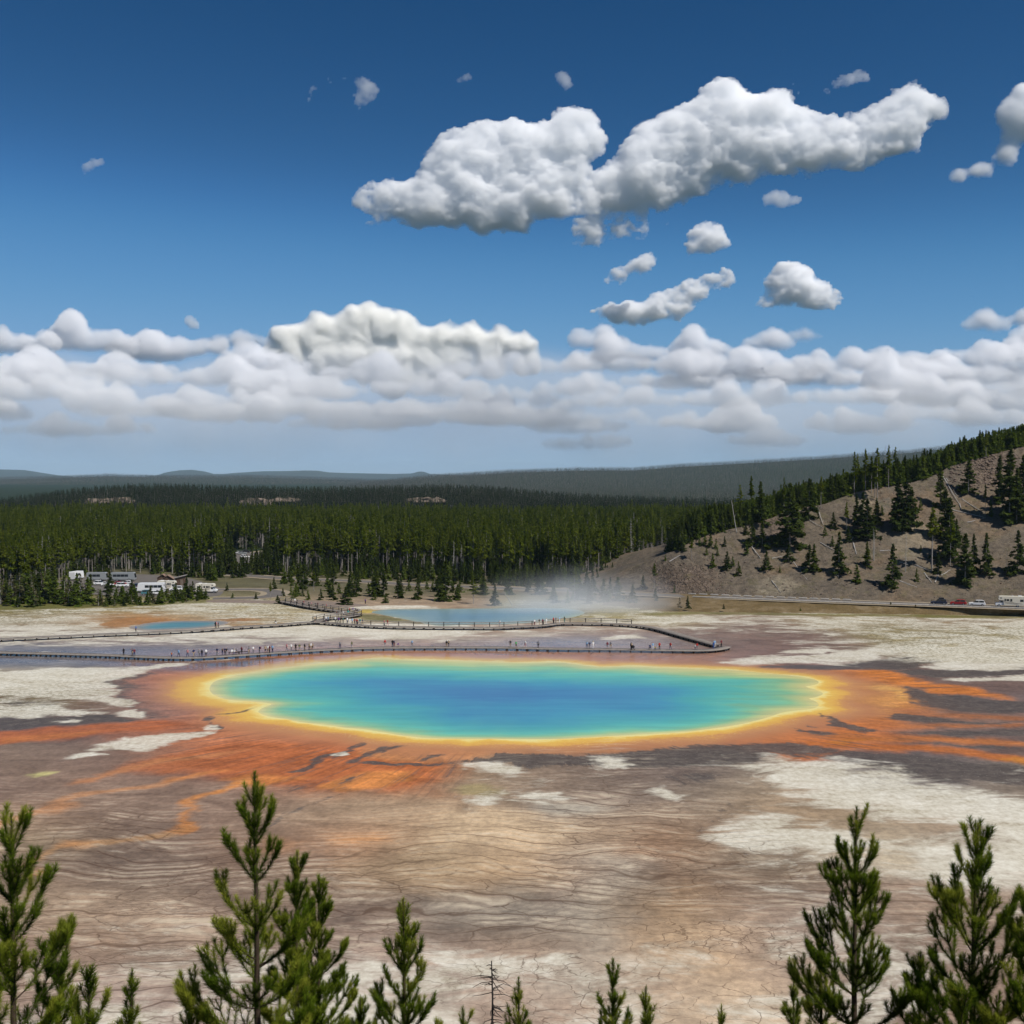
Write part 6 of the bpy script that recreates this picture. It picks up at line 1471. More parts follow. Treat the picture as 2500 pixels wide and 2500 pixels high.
# ------------------------------------------------------------------ logs, barriers, stones
lg = random.Random(9)
def log(a, b, r, label, group="fallen trunks on the scree", name="fallen_log"):
    a = Vector(a); b = Vector(b); m = (a + b) / 2; e = empty(name, m); tag(e, label, "log", group)
    n = 7; pts = [a + (b - a) * (i / (n - 1)) + Vector((lg.uniform(-.1, .1), lg.uniform(-.1, .1), lg.uniform(-.03, .06))) - m for i in range(n)]
    V, f = tube_np([tuple(p) for p in pts], np.linspace(r, r * .45, n), 7); obj("trunk", mesh_np("log_trunk", V, f, [dead_wood], True), e)
    mb = MB(); d = (b - a)
    for _ in range(5):
        p = pts[lg.randrange(2, n - 1)]; mb.tube(p, p + Vector((lg.uniform(-1, 1), lg.uniform(-.6, .6), lg.uniform(.2, .9))) * min(1.3, d.length * .12), r * .25, r * .08, 4)
    obj("branch_stub", mb.mesh("branch_stub", dead_wood), e)
LOGS = """1997 1242 2010 1283 steep bleached log under the left crest trees|1971 1269 2009 1289 log slanting to meet the steep bleached log|2003 1326 2040 1346 thick log slanting right at mid hill, left of the tall fir|1936 1371 1971 1417 long dark-ended log running down below the broad fir|1835 1336 1857 1364 short log on the left scree
1885 1364 1914 1358 level log left of the dark fir|1885 1419 1906 1448 log low on the pale scree patch|2083 1326 2091 1354 short steep log right of centre, lower of a pair|2077 1320 2095 1297 short log leaning up-right, upper of a pair|2034 1391 2048 1411 dark log at the foot of the slim fir|1896 1332 1914 1324 small log left of the widest fir
2302 1164 2341 1230 longest bleached log running straight down the gully|2310 1168 2337 1212 log lying close along the longest bleached log|2349 1220 2395 1249 log slanting right, beneath the upper rocks|2323 1245 2403 1264 nearly level long log under the upper rocks|2362 1276 2407 1265 log sloping down-left at the end of the level long log|2343 1230 2347 1247 short upright stick of log at the gully logs' foot
2196 1373 2271 1394 long thin log across the lower gully|2235 1380 2276 1397 second log laid over the lower gully log|2298 1406 2320 1392 short log beside the split stump|2283 1423 2291 1404 white split stump of log low in the gully|2196 1419 2240 1435 pile log right of the low shrubby fir|2256 1400 2275 1423 thin log running down right of the gully brush|2149 1346 2180 1344 level log by the gnarled snag|1634 1372 1661 1356 log leaning up-right at the left end of the hill""".replace('\n', '|').split('|')
for row in LOGS:
    q = row.split(None, 4); a = hill_at(float(q[0]), float(q[1])); b = hill_at(float(q[2]), float(q[3]))
    if a and b: log((a[0], a[1], a[2] + .12), (b[0], b[1], b[2] + .12), lg.uniform(.13, .22), q[4])
a = G(1251, 1478); log((a[0], a[1], 0), (P(1233, 1450, a[1])), .20, "bleached dead trunk leaning left at the crater's far shore", None, "leaning_dead_trunk")
a = hill_at(1798, 1300) or P(1798, 1300, 420); log(a, P(1786, 1222, a[1]), .16, "bare white trunk leaning left on the left shoulder of the hill", None, "leaning_dead_trunk")
bar = MB(); bar.box((0, 0, .22), (2.5, .34, .36), bev=.08); bar_me = bar.mesh("barrier_log", plain("pale_barrier_log", (.42, .39, .35), .85, .1, var=.2, scale=1.5))
for i, c in enumerate(np.arange(1700, 2560, 17.4)):
    p = road_pt(c, 3.1); a_, b_ = road_pt(c - 20), road_pt(c + 20)
    o = obj("road_barrier", bar_me, None, (p[0], p[1], p[2] + .02), math.atan2(b_[1] - a_[1], b_[0] - a_[0])); tag(o, "short pale log barrier in the broken line on the road's near edge", "barrier", "log barriers along the hill road")
for i, c in enumerate(np.arange(1690, 2080, 27.0)):
    p = road_pt(c, -3.6); a_, b_ = road_pt(c - 20), road_pt(c + 20)
    o = obj("road_barrier", bar_me, None, (p[0], p[1], p[2] + .02), math.atan2(b_[1] - a_[1], b_[0] - a_[0])); tag(o, "short pale log barrier on the hill side of the road, left part", "barrier", "log barriers on the hill side")
def stones():
    rg = np.random.default_rng(12); V = []; Fc = []; off = 0
    ico = np.array([(0, 0, 1), (.89, 0, .45), (.28, .85, .45), (-.72, .53, .45), (-.72, -.53, .45), (.28, -.85, .45), (.72, .53, -.45), (-.28, .85, -.45), (-.89, 0, -.45), (-.28, -.85, -.45), (.72, -.53, -.45), (0, 0, -1)])
    fi = np.array([(0,1,2),(0,2,3),(0,3,4),(0,4,5),(0,5,1),(1,6,2),(2,7,3),(3,8,4),(4,9,5),(5,10,1),(6,7,2),(7,8,3),(8,9,4),(9,10,5),(10,6,1),(11,7,6),(11,8,7),(11,9,8),(11,10,9),(11,6,10)])
    for _ in range(1100):
        if rg.uniform() < .25: x, y = rg.uniform(1600, 1800), rg.uniform(1365, 1452)
        elif rg.uniform() < .5: x, y = rg.uniform(2320, 2500), rg.uniform(1110, 1200)
        else: x, y = rg.uniform(1640, 2500), rg.uniform(1200, 1462)
        p = hill_at(x, y)
        if p is None: continue
        s = rg.uniform(.10, .40) * (1.7 if y < 1205 and x > 2300 else 1)
        v = ico * rg.uniform(.7, 1.2, (12, 1)) * s * [1.2, 1, .75] + np.array(p); V.append(v); Fc.append(fi + off); off += 12
    o = obj("scree_stones", mesh_np("scree_stones", np.concatenate(V), np.concatenate(Fc), [plain("grey_brown_stone", tuple(alb((122, 106, 94))), .9, .1, var=.3, scale=.7)])); tag(o, kind="stuff")
stones()
# ------------------------------------------------------------------ young pines close to the camera
near_needle = foliage_mat("near_pine_needles", (.050, .088, .008), (.130, .190, .014), (.31, .33, .04), .48)
near_bark = plain("young_pine_bark", (.060, .042, .030), .9, .1, var=.35, scale=14)
def needles(paths, rng, dens, nl, nw, s0=0.0):
    """paths: list of (k,3) polylines carrying needles from fraction s0 on -> verts, tint"""
    PV, PT = [], []
    for p, start, tip in paths:
        seg = np.linalg.norm(np.diff(p, axis=0), axis=1); s = np.concatenate([[0], np.cumsum(seg)]); L = s[-1]
        n = max(6, int(dens * L * (1 - start))); q = L * (start + (1 - start) * rng.uniform(0, 1, n) ** .9)
        c = np.stack([np.interp(q, s, p[:, k]) for k in range(3)], 1)
        i = np.clip(np.searchsorted(s, q) - 1, 0, len(seg) - 1); ax = np.diff(p, axis=0)[i] / seg[i][:, None]
        r = rng.normal(size=(n, 3)); r -= ax * (r * ax).sum(1)[:, None]; r /= np.linalg.norm(r, axis=1)[:, None]
        frac = q / L; ang = np.radians(rng.normal(42, 10, n) - 16 * (frac > .93)); ll = nl * rng.uniform(.75, 1.15, n) * (1 - .25 * (frac > .95))
        d = ax * np.cos(ang)[:, None] + r * np.sin(ang)[:, None]; d[:, 2] += .10; w = np.cross(d, rng.normal(size=(n, 3))); w /= np.linalg.norm(w, axis=1)[:, None]
        PV.append(np.stack([c + w * nw, c - w * nw, c + d * ll[:, None]], 1).reshape(-1, 3)); PT.append(np.repeat(np.clip(tip * frac ** 1.5 + rng.uniform(-.15, .35, n), 0, 1), 3))
    return np.concatenate(PV), np.concatenate(PT)
def curve(p0, az, e0, e1, L, rng, n=6, wob=.05):
    pts = [np.array(p0, float)]; 
    for i in range(n - 1):
        t = i / (n - 2) if n > 2 else 0; e = e0 + (e1 - e0) * t; a = az + rng.normal(0, wob)
        pts.append(pts[-1] + L / (n - 1) * np.array([math.cos(a) * math.cos(e), math.sin(a) * math.cos(e), math.sin(e)]))
    return np.array(pts)
def sprig(pt, az, e0, e1, L, rng, sc, order=0):
    main = curve(pt, az, e0, e1, L, rng); out = [(main, .14 if L > .45 * sc else .02, .9)]
    if order < 2 and L > .20 * sc:
        k = max(1, int(L / (.165 * sc))); k = min(k, 4)
        for i in range(k):
            f = .35 + .60 * (i + .5) / k; j = min(int(f * 5), 4); b = main[j] + (main[min(j + 1, 5)] - main[j]) * (f * 5 - j)
            for s in (-1, 1):
                if rng.uniform() < .92: out += sprig(b, az + s * rng.uniform(.5, .95), e0 * .6 + .25, min(e1 + .25, 1.4), max(.09 * sc, L * (1 - f) * .8 + .06 * sc) * rng.uniform(.7, 1.1), rng, sc, order + 1)
    return out
def near_pine(tipx, tipy, d, seed, label, sc=1.0, spread=1.0, lean=0.0, dens=620, depth=None):
    rng = np.random.default_rng(seed); tip = np.array(P(tipx, tipy, d)); gz = float(near_z(tip[0], d)) - .5
    H = tip[2] - gz; bx = tip[0] - lean; e = empty("young_pine", (bx, d, gz)); tag(e, label, "young pine", "young pines in the foreground")
    n = 10; zs = np.linspace(0, H, n); xs = lean * (zs / H) ** 1.5 + np.cumsum(rng.normal(0, .006, n)); xs += lean - xs[-1]; ys = np.cumsum(rng.normal(0, .006, n))
    V, f = tube_np(np.column_stack([xs, ys, zs]), (.005 + .010 * (H - zs) ** .95) * sc ** .5, 7)
    obj("trunk", mesh_np("young_pine_trunk", V, f, [near_bark], True), e)
    at = lambda z: np.array([np.interp(z, zs, xs), np.interp(z, zs, ys), z])
    k = max(1.0, d / 11.0); nl = .054 * min(k, 1.2) * sc ** .3; nw = .0020 * k; dens = dens * 1.75 / k
    lead = .40 * sc
    LV, LT = needles([(np.array([at(H - 1.15 * lead), at(H - .5 * lead), at(H)]), 0, .8), (np.array([at(max(H - 2.2, .4 * H)), at(H - 1.6), at(H - lead)]), 0, .35)], rng, dens * 1.1, nl, nw)
    def build(name, paths, dn, wood=True):
        NV, TT = needles(paths, rng, dn, nl, nw); WV, WF, off = [], [], 0
        for p, _, _ in paths:
            L = np.linalg.norm(p[-1] - p[0]); r0 = (.0025 + .006 * L) * sc ** .4; v, q = tube_np(p, np.linspace(r0, .0022, len(p)), 4); WV.append(v); WF.append(q + off); off += len(v)
        me = mesh_np("young_pine_" + name, np.concatenate(WV + [NV]), [np.concatenate(WF), np.arange(len(NV)).reshape(-1, 3) + off], [near_bark, near_needle], True, np.concatenate([np.zeros(sum(len(w) for w in WF)), np.ones(len(NV) // 3)]))
        attr(me, "tint", np.concatenate([np.zeros(off), TT])); return me
    me = mesh_np("young_pine_leader", LV, np.arange(len(LV)).reshape(-1, 3), [near_needle], True); attr(me, "tint", LT); obj("leader", me, e)
    z = H - lead * .62; vis = (tip[2] - (HC - d * .4876)) + .35; dpt = H - z
    while z > H * .12 and dpt < vis + 1.6:
        low = dpt > vis; nbr = int(rng.integers(5, 8)) if not low else 3; a0 = rng.uniform(0, 6.28)
        for b in range(nbr):
            L = (.13 + .36 * dpt ** .86) * sc ** .5 * spread * .92 * rng.uniform(.62, 1.12); az = a0 + 6.283 * b / nbr + rng.normal(0, .3); e0 = max(.18, 1.14 - .40 * dpt / sc) + rng.normal(0, .08)
            obj("branch", build("branch", sprig(at(z + rng.uniform(-.05, .05)), az, e0, min(e0 + .55, 1.35), L, rng, sc), dens * (.45 if low else 1.0)), e)
        if not low:                              # needles still on the stem between whorls
            pass
        z -= rng.uniform(.21, .34) * sc; dpt = H - z
    return e
near_pine(29, 1988, 7.6, 1, "big young pine cut by the left edge of the photo", 1.1, 1.05, .0)
near_pine(222, 2362, 7.4, 2, "bushy young pine leaning right, low beside the big left-edge pine", .9, 1.0, .15)
near_pine(176, 2236, 8.2, 3, "leaning pine shoot standing between the left-edge pine and the low one", .9, .75, .3)
near_pine(621, 1888, 8.6, 4, "tallest young pine left of centre, in front of the orange runoff", 1.15, .92)
near_pine(727, 2078, 9.8, 5, "second pine crowding the right side of the tallest one", 1.0, .85)
near_pine(778, 2150, 11.5, 6, "slender pine with upswept shoots, third from the tallest leftward group", .95, 1.0)
near_pine(985, 2193, 9.8, 7, "single green pine with open whorls in the lower middle", .95, .88)
near_pine(320, 2374, 8.2, 8, "small blurred pine top alone near the lower left", .8, .75)
near_pine(459, 2414, 9.0, 9, "low pine tip at the lower left of the tallest pine", .85, .9)
near_pine(1266, 2386, 14, 10, "small distant pine top right of the dead sapling", 1.2, .75, 0, 420)
near_pine(1130, 2462, 14, 11, "tiny dark pine tip at the bottom edge, left of the dead sapling", 1.1, .9, 0, 420)
near_pine(1497, 2345, 10.5, 12, "pine with crowded upright shoots at the bottom, right of centre", 1.0, .78)
near_pine(1577, 2412, 12, 13, "ragged little pine just right of the crowded-shoot pine", 1.0, .8, 0, 420)
near_pine(1762, 2456, 15, 14, "tiny pine tip alone at the bottom edge, right of centre", 1.2, .8, 0, 420)
near_pine(2094, 1974, 10.8, 15, "tall dense pine, left one of the right-hand group", 1.25, .98)
near_pine(2004, 2258, 11.6, 16, "pine at the lower left foot of the tall right-hand pine", 1.0, .72)
near_pine(1938, 2386, 12.5, 17, "thin reddish-tipped pine at the left end of the right-hand group", .95, .75)
near_pine(2390, 2016, 9.6, 18, "broad pine near the right edge of the photo", 1.2, 1.12)
near_pine(2515, 2170, 9.0, 19, "pine cut by the right edge of the photo", 1.0, 1.05)
near_pine(2250, 2330, 10.2, 21, "low bushy pine filling the gap between the two right-hand pines", .95, 1.1)
near_pine(2350, 2420, 9.0, 22, "lowest bushy pine under the broad right-edge pine", .9, 1.2)
near_pine(880, 2440, 11.0, 23, "low pine tip between the slender pine and the open-whorled pine", .85, .9)
def dead_sapling(px_, py_, d):
    rng = np.random.default_rng(77); tip = np.array(P(px_, py_, d)); gz = float(near_z(tip[0], d)) - .5; H = tip[2] - gz
    e = empty("dead_sapling", (tip[0], d, gz)); tag(e, "bare dead sapling with black twigs in the lower middle", "dead sapling")
    z = np.linspace(0, H, 9); w = np.cumsum(rng.normal(0, .008, 9)); V, f = tube_np(np.column_stack([w - w[-1], w * .3, z]), .008 + .010 * (H - z), 6); dm = plain("charred_twig", (.035, .030, .028), .9, .1); obj("trunk", mesh_np("sapling_trunk", V, f, [dm], True), e)
    VV, FF, off = [], [], 0
    for i in range(110):
        zz = H - rng.uniform(.02, 1.9); a = rng.uniform(0, 6.28); L = rng.uniform(.06, .30) * (1 if zz < H - .2 else .5); b = np.array([np.interp(zz, z, w - w[-1]), 0, zz])
        m_ = b + np.array([math.cos(a), math.sin(a), rng.uniform(-.3, .2)]) * L * .6; t_ = m_ + np.array([math.cos(a + .4), math.sin(a + .4), rng.uniform(-.9, .1)]) * L * .5
        v, q = tube_np([b, m_, t_], [.008, .006, .003], 3); VV.append(v); FF.append(q + off); off += len(v)
    obj("twigs", mesh_np("sapling_twigs", np.concatenate(VV), np.concatenate(FF), [dm]), e)
dead_sapling(1200, 2346, 15)
# ------------------------------------------------------------------ clouds: puffed bodies far outside the basin, lit by the sun and sky
def cloud_mat(name, mfp_px, D, col=(.995, .997, 1.0)):
    t = NT(name); v = t.n("VolumePrincipled"); v.inputs["Color"].default_value = (*col, 1); v.inputs["Density"].default_value = 1.0 / (mfp_px * D / F)
    v.inputs["Anisotropy"].default_value = .0; t.l(v.outputs[0], t.out.inputs[1]); return t.mat
def blur(h, r):
    r = max(int(round(r)), 1)
    k = np.exp(-.5 * (np.arange(-3 * r, 3 * r + 1) / r) ** 2); k /= k.sum(); n = len(k) // 2
    p = np.pad(h, n, mode='edge'); p = sum(k[i] * p[i:i + h.shape[0], :] for i in range(len(k))); p = sum(k[i] * p[:, i:i + h.shape[1]] for i in range(len(k)))
    return p
bank_root = empty("cloud_bank", (0, 0, 0)); tag(bank_root, kind="stuff")      # the low layer of cloud reads as one mass
def cloud(label, puffs, D, mat, seed, step=3.2, soft=26, amax=1.0, kids=11, base=None, blur_px=1, hblur=2, depth=.8, erode=22, feather=7, warp=2.7, grow=1.0, core_in=13, core_blur=1, group="clouds", squash=1.0, kind=None, name="cloud"):
    rng = np.random.default_rng(seed); Pf = []; puffs = [(x, y, r * grow) for x, y, r in puffs]
    for x, y, r in puffs:
        Pf.append((x, y, r, 0))
        for _ in range(kids):
            a = rng.uniform(0, 6.28); q = r * rng.uniform(.45, .95); rr = r * rng.uniform(.22, .48)
            zc = math.sqrt(max(r * r - q * q, 0)) * rng.uniform(.2, .95); X, Y = x + math.cos(a) * q, y - abs(math.sin(a)) * q * .9 + (math.sin(a) < 0) * q * .5
            Pf.append((X, Y, rr, zc))
            for _ in range(3):
                a2 = rng.uniform(0, 6.28); q2 = rr * rng.uniform(.4, .95); Pf.append((X + math.cos(a2) * q2, Y - math.sin(a2) * q2, rr * rng.uniform(.3, .55), zc + rr * .5 * rng.uniform(0, 1)))
    A = np.array(Pf); x0, x1 = (A[:, 0] - A[:, 2]).min() - 14, (A[:, 0] + A[:, 2]).max() + 14; y0, y1 = (A[:, 1] - A[:, 2]).min() - 14, (A[:, 1] + A[:, 2]).max() + 14
    X, Y = np.meshgrid(np.arange(x0, x1, step), np.arange(y0, y1, step)); m = np.median(A[:len(puffs) * 1, 2]) if len(puffs) else 30
    w = .32 * np.mean([p[2] for p in puffs])
    Xw = X + (fbm(X / (w * 2.4), Y / (w * 2.2), seed, 6, .66) - .5) * w * warp; Yw = Y + (fbm(X / (w * 2.4), Y / (w * 2.2), seed + 50, 6, .66) - .5) * w * warp
    h = np.full(X.shape, -1.0); thick = np.zeros(X.shape)
    for x, y, r, zc in A:
        i0, i1 = np.searchsorted(Y[:, 0], [y - r * 1.6, y + r * 1.6]); j0, j1 = np.searchsorted(X[0], [x - r * 1.6, x + r * 1.6])
        if i1 <= i0 or j1 <= j0: continue
        s = (slice(i0, i1), slice(j0, j1)); d2 = ((Xw[s] - x) ** 2 + (Yw[s] - y) ** 2) / (r * r); ok = d2 < 1
        hh = np.where(ok, zc + r * np.sqrt(np.maximum(1 - d2, 0)), -1); h[s] = np.maximum(h[s], hh); thick[s] += np.where(ok, r * (1 - d2), 0)
    if base is not None:
        b = np.interp(X, *zip(*base)) + (fbm(X / 60, Y / 60, seed + 9) - .5) * 16; h = np.where(Y > b - 12, h * np.clip(1 - (Y - b + 12) / 34, 0, 1), h); thick *= np.clip(1 - (Y - b) / 22, 0, 1)
    th = blur(np.maximum(thick, 0), hblur); full = np.minimum(blur(np.maximum(h, 0), hblur), th * .55)
    k_ = min(1.0, max(w / .32 - 8, 2) / 48); er = fbm(X / (30 * k_ + 8), Y / (19 * k_ + 6), seed + 5, 7, .70)
    halo = full * blur((h > 0).astype(float), blur_px) * (.9 + .2 * er) - erode * k_ * np.clip(er * 2.4 - .55, 0, 1.7)
    soft_in = np.minimum(blur(np.maximum(h, 0), hblur + core_blur), blur(np.maximum(thick, 0), hblur + core_blur) * .55)
    core = soft_in * (.95 + .14 * (fbm(X / (20 * k_ + 4), Y / (16 * k_ + 4), seed + 8, 4, .6) - .35)) - core_in * k_ * (.35 + 1.35 * np.clip(er * 1.6 - .35, 0, 1.2))
    sc = D / F; wx = (X - 1250) * sc; wz = HC + (1165 - Y) * sc * squash; nr, nc = X.shape
    def emit(hs, mat, nm, parent, org, cut=.12):
        hs = hs * np.clip(hs, 0, None) / (np.clip(hs, 0, None) + feather)      # thins out towards every margin
        keep = hs > cut; f = grid_faces(nr, nc); k = keep.ravel(); f = f[k[f].all(1)]
        if len(f) < 4: return None, org
        cnt_ = np.zeros(nr * nc, int); np.add.at(cnt_, f.ravel(), 1)
        used = np.where(cnt_ > 0)[0]; edge = cnt_[used] < 4; n = len(used); re = np.zeros(nr * nc, int); re[used] = np.arange(n); f = re[f]
        hu = np.where(edge, 0, hs.ravel()[used])
        vf = np.stack([wx.ravel()[used], D - hu * sc * depth, wz.ravel()[used]], 1); vb = np.stack([wx.ravel()[used], D + hu * sc * depth * .6, wz.ravel()[used]], 1)
        inn = np.where(~edge)[0]; bi = np.arange(n); bi[inn] = n + np.arange(len(inn)); c = vf.mean(0) if org is None else org
        me = mesh_np(nm, np.concatenate([vf, vb[inn]]) - c, np.concatenate([f[:, ::-1], bi[f]]), [mat], True)
        return obj(nm, me, parent, tuple(c) if parent is None else None), c
    m_halo, m_core = mat if isinstance(mat, tuple) else (mat, None)
    o, c = emit(halo, m_halo, name, None, None)
    if o is None: return
    if m_core: emit(core, m_core, "core", o, c)
    if kind: o.parent = bank_root; o.matrix_parent_inverse = Matrix.Identity(4)
    else: tag(o, label, "cloud", group)
def pair(nm, D, halo, core, col=(.995, .997, 1.0)): return (cloud_mat(nm + "_edge", halo, D, col), cloud_mat(nm, core, D, col))
white_c = pair("white_cumulus", 9500, 44, 15); mid_c = pair("small_cumulus", 12400, 34, 12); far_c = pair("distant_cumulus", 29500, 44, 14, (.985, .985, .99)); bright_c = pair("towering_cumulus", 42000, 18, 7, (1, .997, .985))
wisp_c = cloud_mat("thin_wisp", 26, 9000); veil_c = cloud_mat("grey_veil", 85, 27400, (.985, .99, .995))
cloud("left half of the biggest white cloud, grey and flat underneath", [(905,515,46),(945,492,55),(1000,510,60),(1070,500,75),(1120,415,72),(1165,395,70),(1240,378,76),(1300,388,70),(1190,500,82),(1290,490,82),(1380,365,72),(1440,345,58),(1380,470,72),(1060,540,46),(1150,545,46),(1240,545,42)], 9000, white_c, 1, base=[(860,560),(960,578),(1120,572),(1290,574),(1380,545)], grow=1.27, hblur=2, core_blur=4, erode=38, core_in=30)
cloud("right half of the biggest white cloud, rising to a hooked right end", [(2120,345,62),(2050,360,62),(1460,500,56),(1540,430,74),(1600,400,84),(1680,340,84),(1760,310,84),(1830,300,78),(1900,268,50),(1740,420,82),(1640,460,66),(1840,390,72),(1930,362,66),(2010,345,62),(2080,370,62),(2160,322,62),(2220,272,62),(2258,285,42),(2170,370,52),(2010,410,50),(1540,480,56),(1600,490,42),(1440,570,44),(1500,580,38),(1570,575,34),(1610,560,26)], 9200, white_c, 2, base=[(1380,600),(1620,600),(1640,530),(1690,505),(1840,450),(1970,460),(2090,440),(2250,400),(2320,360)], grow=1.27, hblur=2, core_blur=4, erode=38, core_in=30)
cloud("curling white cloud cut by the right edge of the photo", [(2485,285,40),(2520,270,40),(2450,292,24),(2466,340,26),(2442,390,24),(2390,424,20),(2330,438,18),(2272,440,12),(2378,342,11),(2350,346,9)], 9400, mid_c, 3, soft=30, amax=.9, warp=2.6, feather=6, grow=1.6, core_in=12, erode=22)
cloud("torn scrap hanging under the biggest cloud's right half", [(1880,492,20),(1915,495,16),(1945,488,10)], 9100, wisp_c, 4, soft=30, amax=.8, warp=2.6, feather=5, grow=1.7, erode=30)
cloud("small puff with a bright top, upper of the three middle clouds", [(1690,610,26),(1720,582,30),(1750,600,27),(1778,606,12)], 12000, mid_c, 5, soft=22, base=[(1600,628),(1900,622)], warp=3.0, feather=6, grow=1.65, core_in=26, erode=44)
cloud("thin slanting strip of cloud left of the small puff", [(1472,690,15),(1510,676,22),(1556,652,24),(1590,640,18)], 12200, mid_c, 6, soft=30, amax=.9, warp=3.0, feather=6, grow=1.65, core_in=26, erode=44)
cloud("long low cloud with a trailing right arm, under the slanting strip", [(1470,772,28),(1530,770,34),(1590,770,34),(1640,742,30),(1690,708,28),(1740,690,24),(1770,682,24),(1660,770,22)], 12500, mid_c, 7, soft=26, base=[(1400,792),(1700,796),(1720,740),(1800,720)], amax=.95, warp=3.0, feather=6, grow=1.65, core_in=26, erode=44)
cloud("compact fair-weather cloud with a flat base at centre right", [(1830,748,20),(1880,737,28),(1920,690,38),(1960,722,38),(2010,732,30),(2048,744,16),(1960,668,22),(1900,668,20)], 12600, mid_c, 8, soft=20, base=[(1780,758),(2080,756)], warp=3.0, feather=6, grow=1.65, core_in=26, erode=44)
cloud("frayed ring-shaped wisp high in the left half of the sky", [(760,250,12),(775,226,12),(810,206,10),(850,206,10),(890,215,16),(906,236,18),(872,246,10),(886,262,14)], 9000, wisp_c, 9, soft=60, amax=.62, kids=4, warp=2.6, feather=5, grow=1.7, erode=30)
cloud("lone faint wisp near the left edge of the sky", [(214,416,14),(236,408,14),(256,402,10)], 9000, wisp_c, 10, soft=60, amax=.5, kids=4, warp=2.6, feather=5, grow=1.7, erode=30)
cloud("faint upright wisp above the gap in the biggest cloud", [(1374,205,14),(1384,220,12),(1366,195,9),(1376,165,8)], 9000, wisp_c, 11, soft=80, amax=.36, kids=4, warp=2.6, feather=5, grow=1.7, erode=30)
cloud("faint tiny wisp between the ring-shaped one and the biggest cloud", [(1130,208,11),(1146,200,10)], 9000, wisp_c, 12, soft=80, amax=.38, kids=4, warp=2.6, feather=5, grow=1.7, erode=30)
cloud("pale scrap just above the hooked end of the biggest cloud", [(2050,208,16),(2085,196,18),(2020,236,12),(1990,232,10)], 9000, wisp_c, 13, soft=70, amax=.5, kids=4, warp=2.6, feather=5, grow=1.7, erode=30)
cloud("faint grey dot of cloud above the left cloud bank", [(468,790,14),(478,796,10)], 20000, wisp_c, 14, soft=70, amax=.35, kids=4, warp=2.6, feather=5, grow=1.7, erode=30)
# towering cloud on the horizon
cloud("towering creamy cumulus with cauliflower top over the horizon", [(690,850,44),(740,832,44),(800,822,48),(850,802,46),(905,792,48),(960,812,48),(992,800,34),(1030,838,44),(1090,828,44),(1150,838,44),(1220,842,44),(1280,852,36),(700,905,48),(800,890,54),(900,880,60),(1000,890,54),(1100,890,48),(1200,890,44),(1060,930,38),(960,940,44),(1290,895,30)], 42000, bright_c, 20, step=2.6, soft=10, kids=14, blur_px=1, hblur=1, depth=.55, grow=1.12, erode=8, core_in=6, core_blur=2, feather=4)
rc = random.Random(33)
def bank(row):
    x, y, wd, ht, D, amx = row; pf = []; peak = [rc.uniform(.15, .85) for _ in range(max(2, int(wd / 110)))]
    for i in range(max(6, int(wd / (ht * .34)))):
        u = rc.uniform(0, 1); e = max(0.12, 1 - min(abs(u - p) for p in peak) * 3.2) * math.sin(math.pi * min(max(u, .03), .97)) ** .4; r = ht * (.22 + .42 * e) * rc.uniform(.55, 1.25)
        pf.append((x - wd / 2 + wd * u, y + ht * .22 - r * rc.uniform(.3, 1.0) - ht * .35 * e * rc.random(), r))
    n = max(5, int(wd / (ht * .40)))
    for i in range(n):
        u = (i + .5) / n; e = math.sin(math.pi * u) ** .45; pf.append((x - wd / 2 + wd * u + rc.uniform(-8, 8), y + ht * .08 * rc.uniform(-1, 1.2), ht * (.24 + .22 * e) * rc.uniform(.75, 1.25)))
    return pf
BANK = [(60,845,230,58,30000,.95),(250,850,220,52,30500,.9),(420,862,240,54,31000,.95),(560,850,200,40,31500,.9),(640,880,220,50,30000,.9),(120,905,300,60,29000,.9),(340,915,280,56,29200,.92),(560,930,300,54,29400,.95),(760,950,280,54,29000,.95),(900,930,260,46,29600,.9),(1040,955,240,46,29500,.9),
 (1180,900,240,44,30500,.85),(1330,905,260,46,30500,.9),(60,965,300,50,28000,.85),(300,985,330,54,28000,.9),(520,990,240,48,28500,.95),(700,1000,260,46,28300,.8),(1000,1000,260,42,28500,.85),(1200,965,260,44,29000,.9),(1420,935,240,46,29500,.9),
 (1440,850,170,44,30500,.9),(1530,880,220,50,30000,.95),(1740,850,190,44,30500,.92),(1850,845,150,44,30500,.9),(1960,838,120,34,31000,.85),(1700,895,200,40,30000,.9),(1650,925,240,44,29500,.9),(1880,915,230,44,29500,.85),(2030,925,220,44,30000,.9),(2150,880,200,56,30500,.95),(2260,905,220,56,30000,.95),(2390,890,220,56,30200,.95),(2480,862,160,56,30500,.95),(2420,800,130,40,30800,.85),(2490,790,110,36,30800,.9),
 (2100,960,280,46,29000,.9),(2330,960,300,50,29000,.9),(2480,945,200,50,29000,.9),(1500,985,280,40,28800,.8),(1780,975,280,42,28800,.8),(1330,1025,320,38,28000,.85),(1480,1010,200,32,28000,.8),(1650,1040,240,34,28000,.75),(2080,1050,260,50,27800,.85),(1880,1075,240,40,27600,.75),(2260,1020,240,44,28200,.8),(2420,1010,240,46,28200,.85),(2440,1075,200,40,27600,.7),(1440,1072,240,30,27600,.6),(900,1045,260,30,27800,.5),(200,1040,360,34,27800,.5)]
BANK += [(-420 + 3340 * (i + rc.random()) / 44, rc.uniform(880, 1055), rc.uniform(170, 330), rc.uniform(34, 56), rc.uniform(28000, 31500), .9) for i in range(44)]
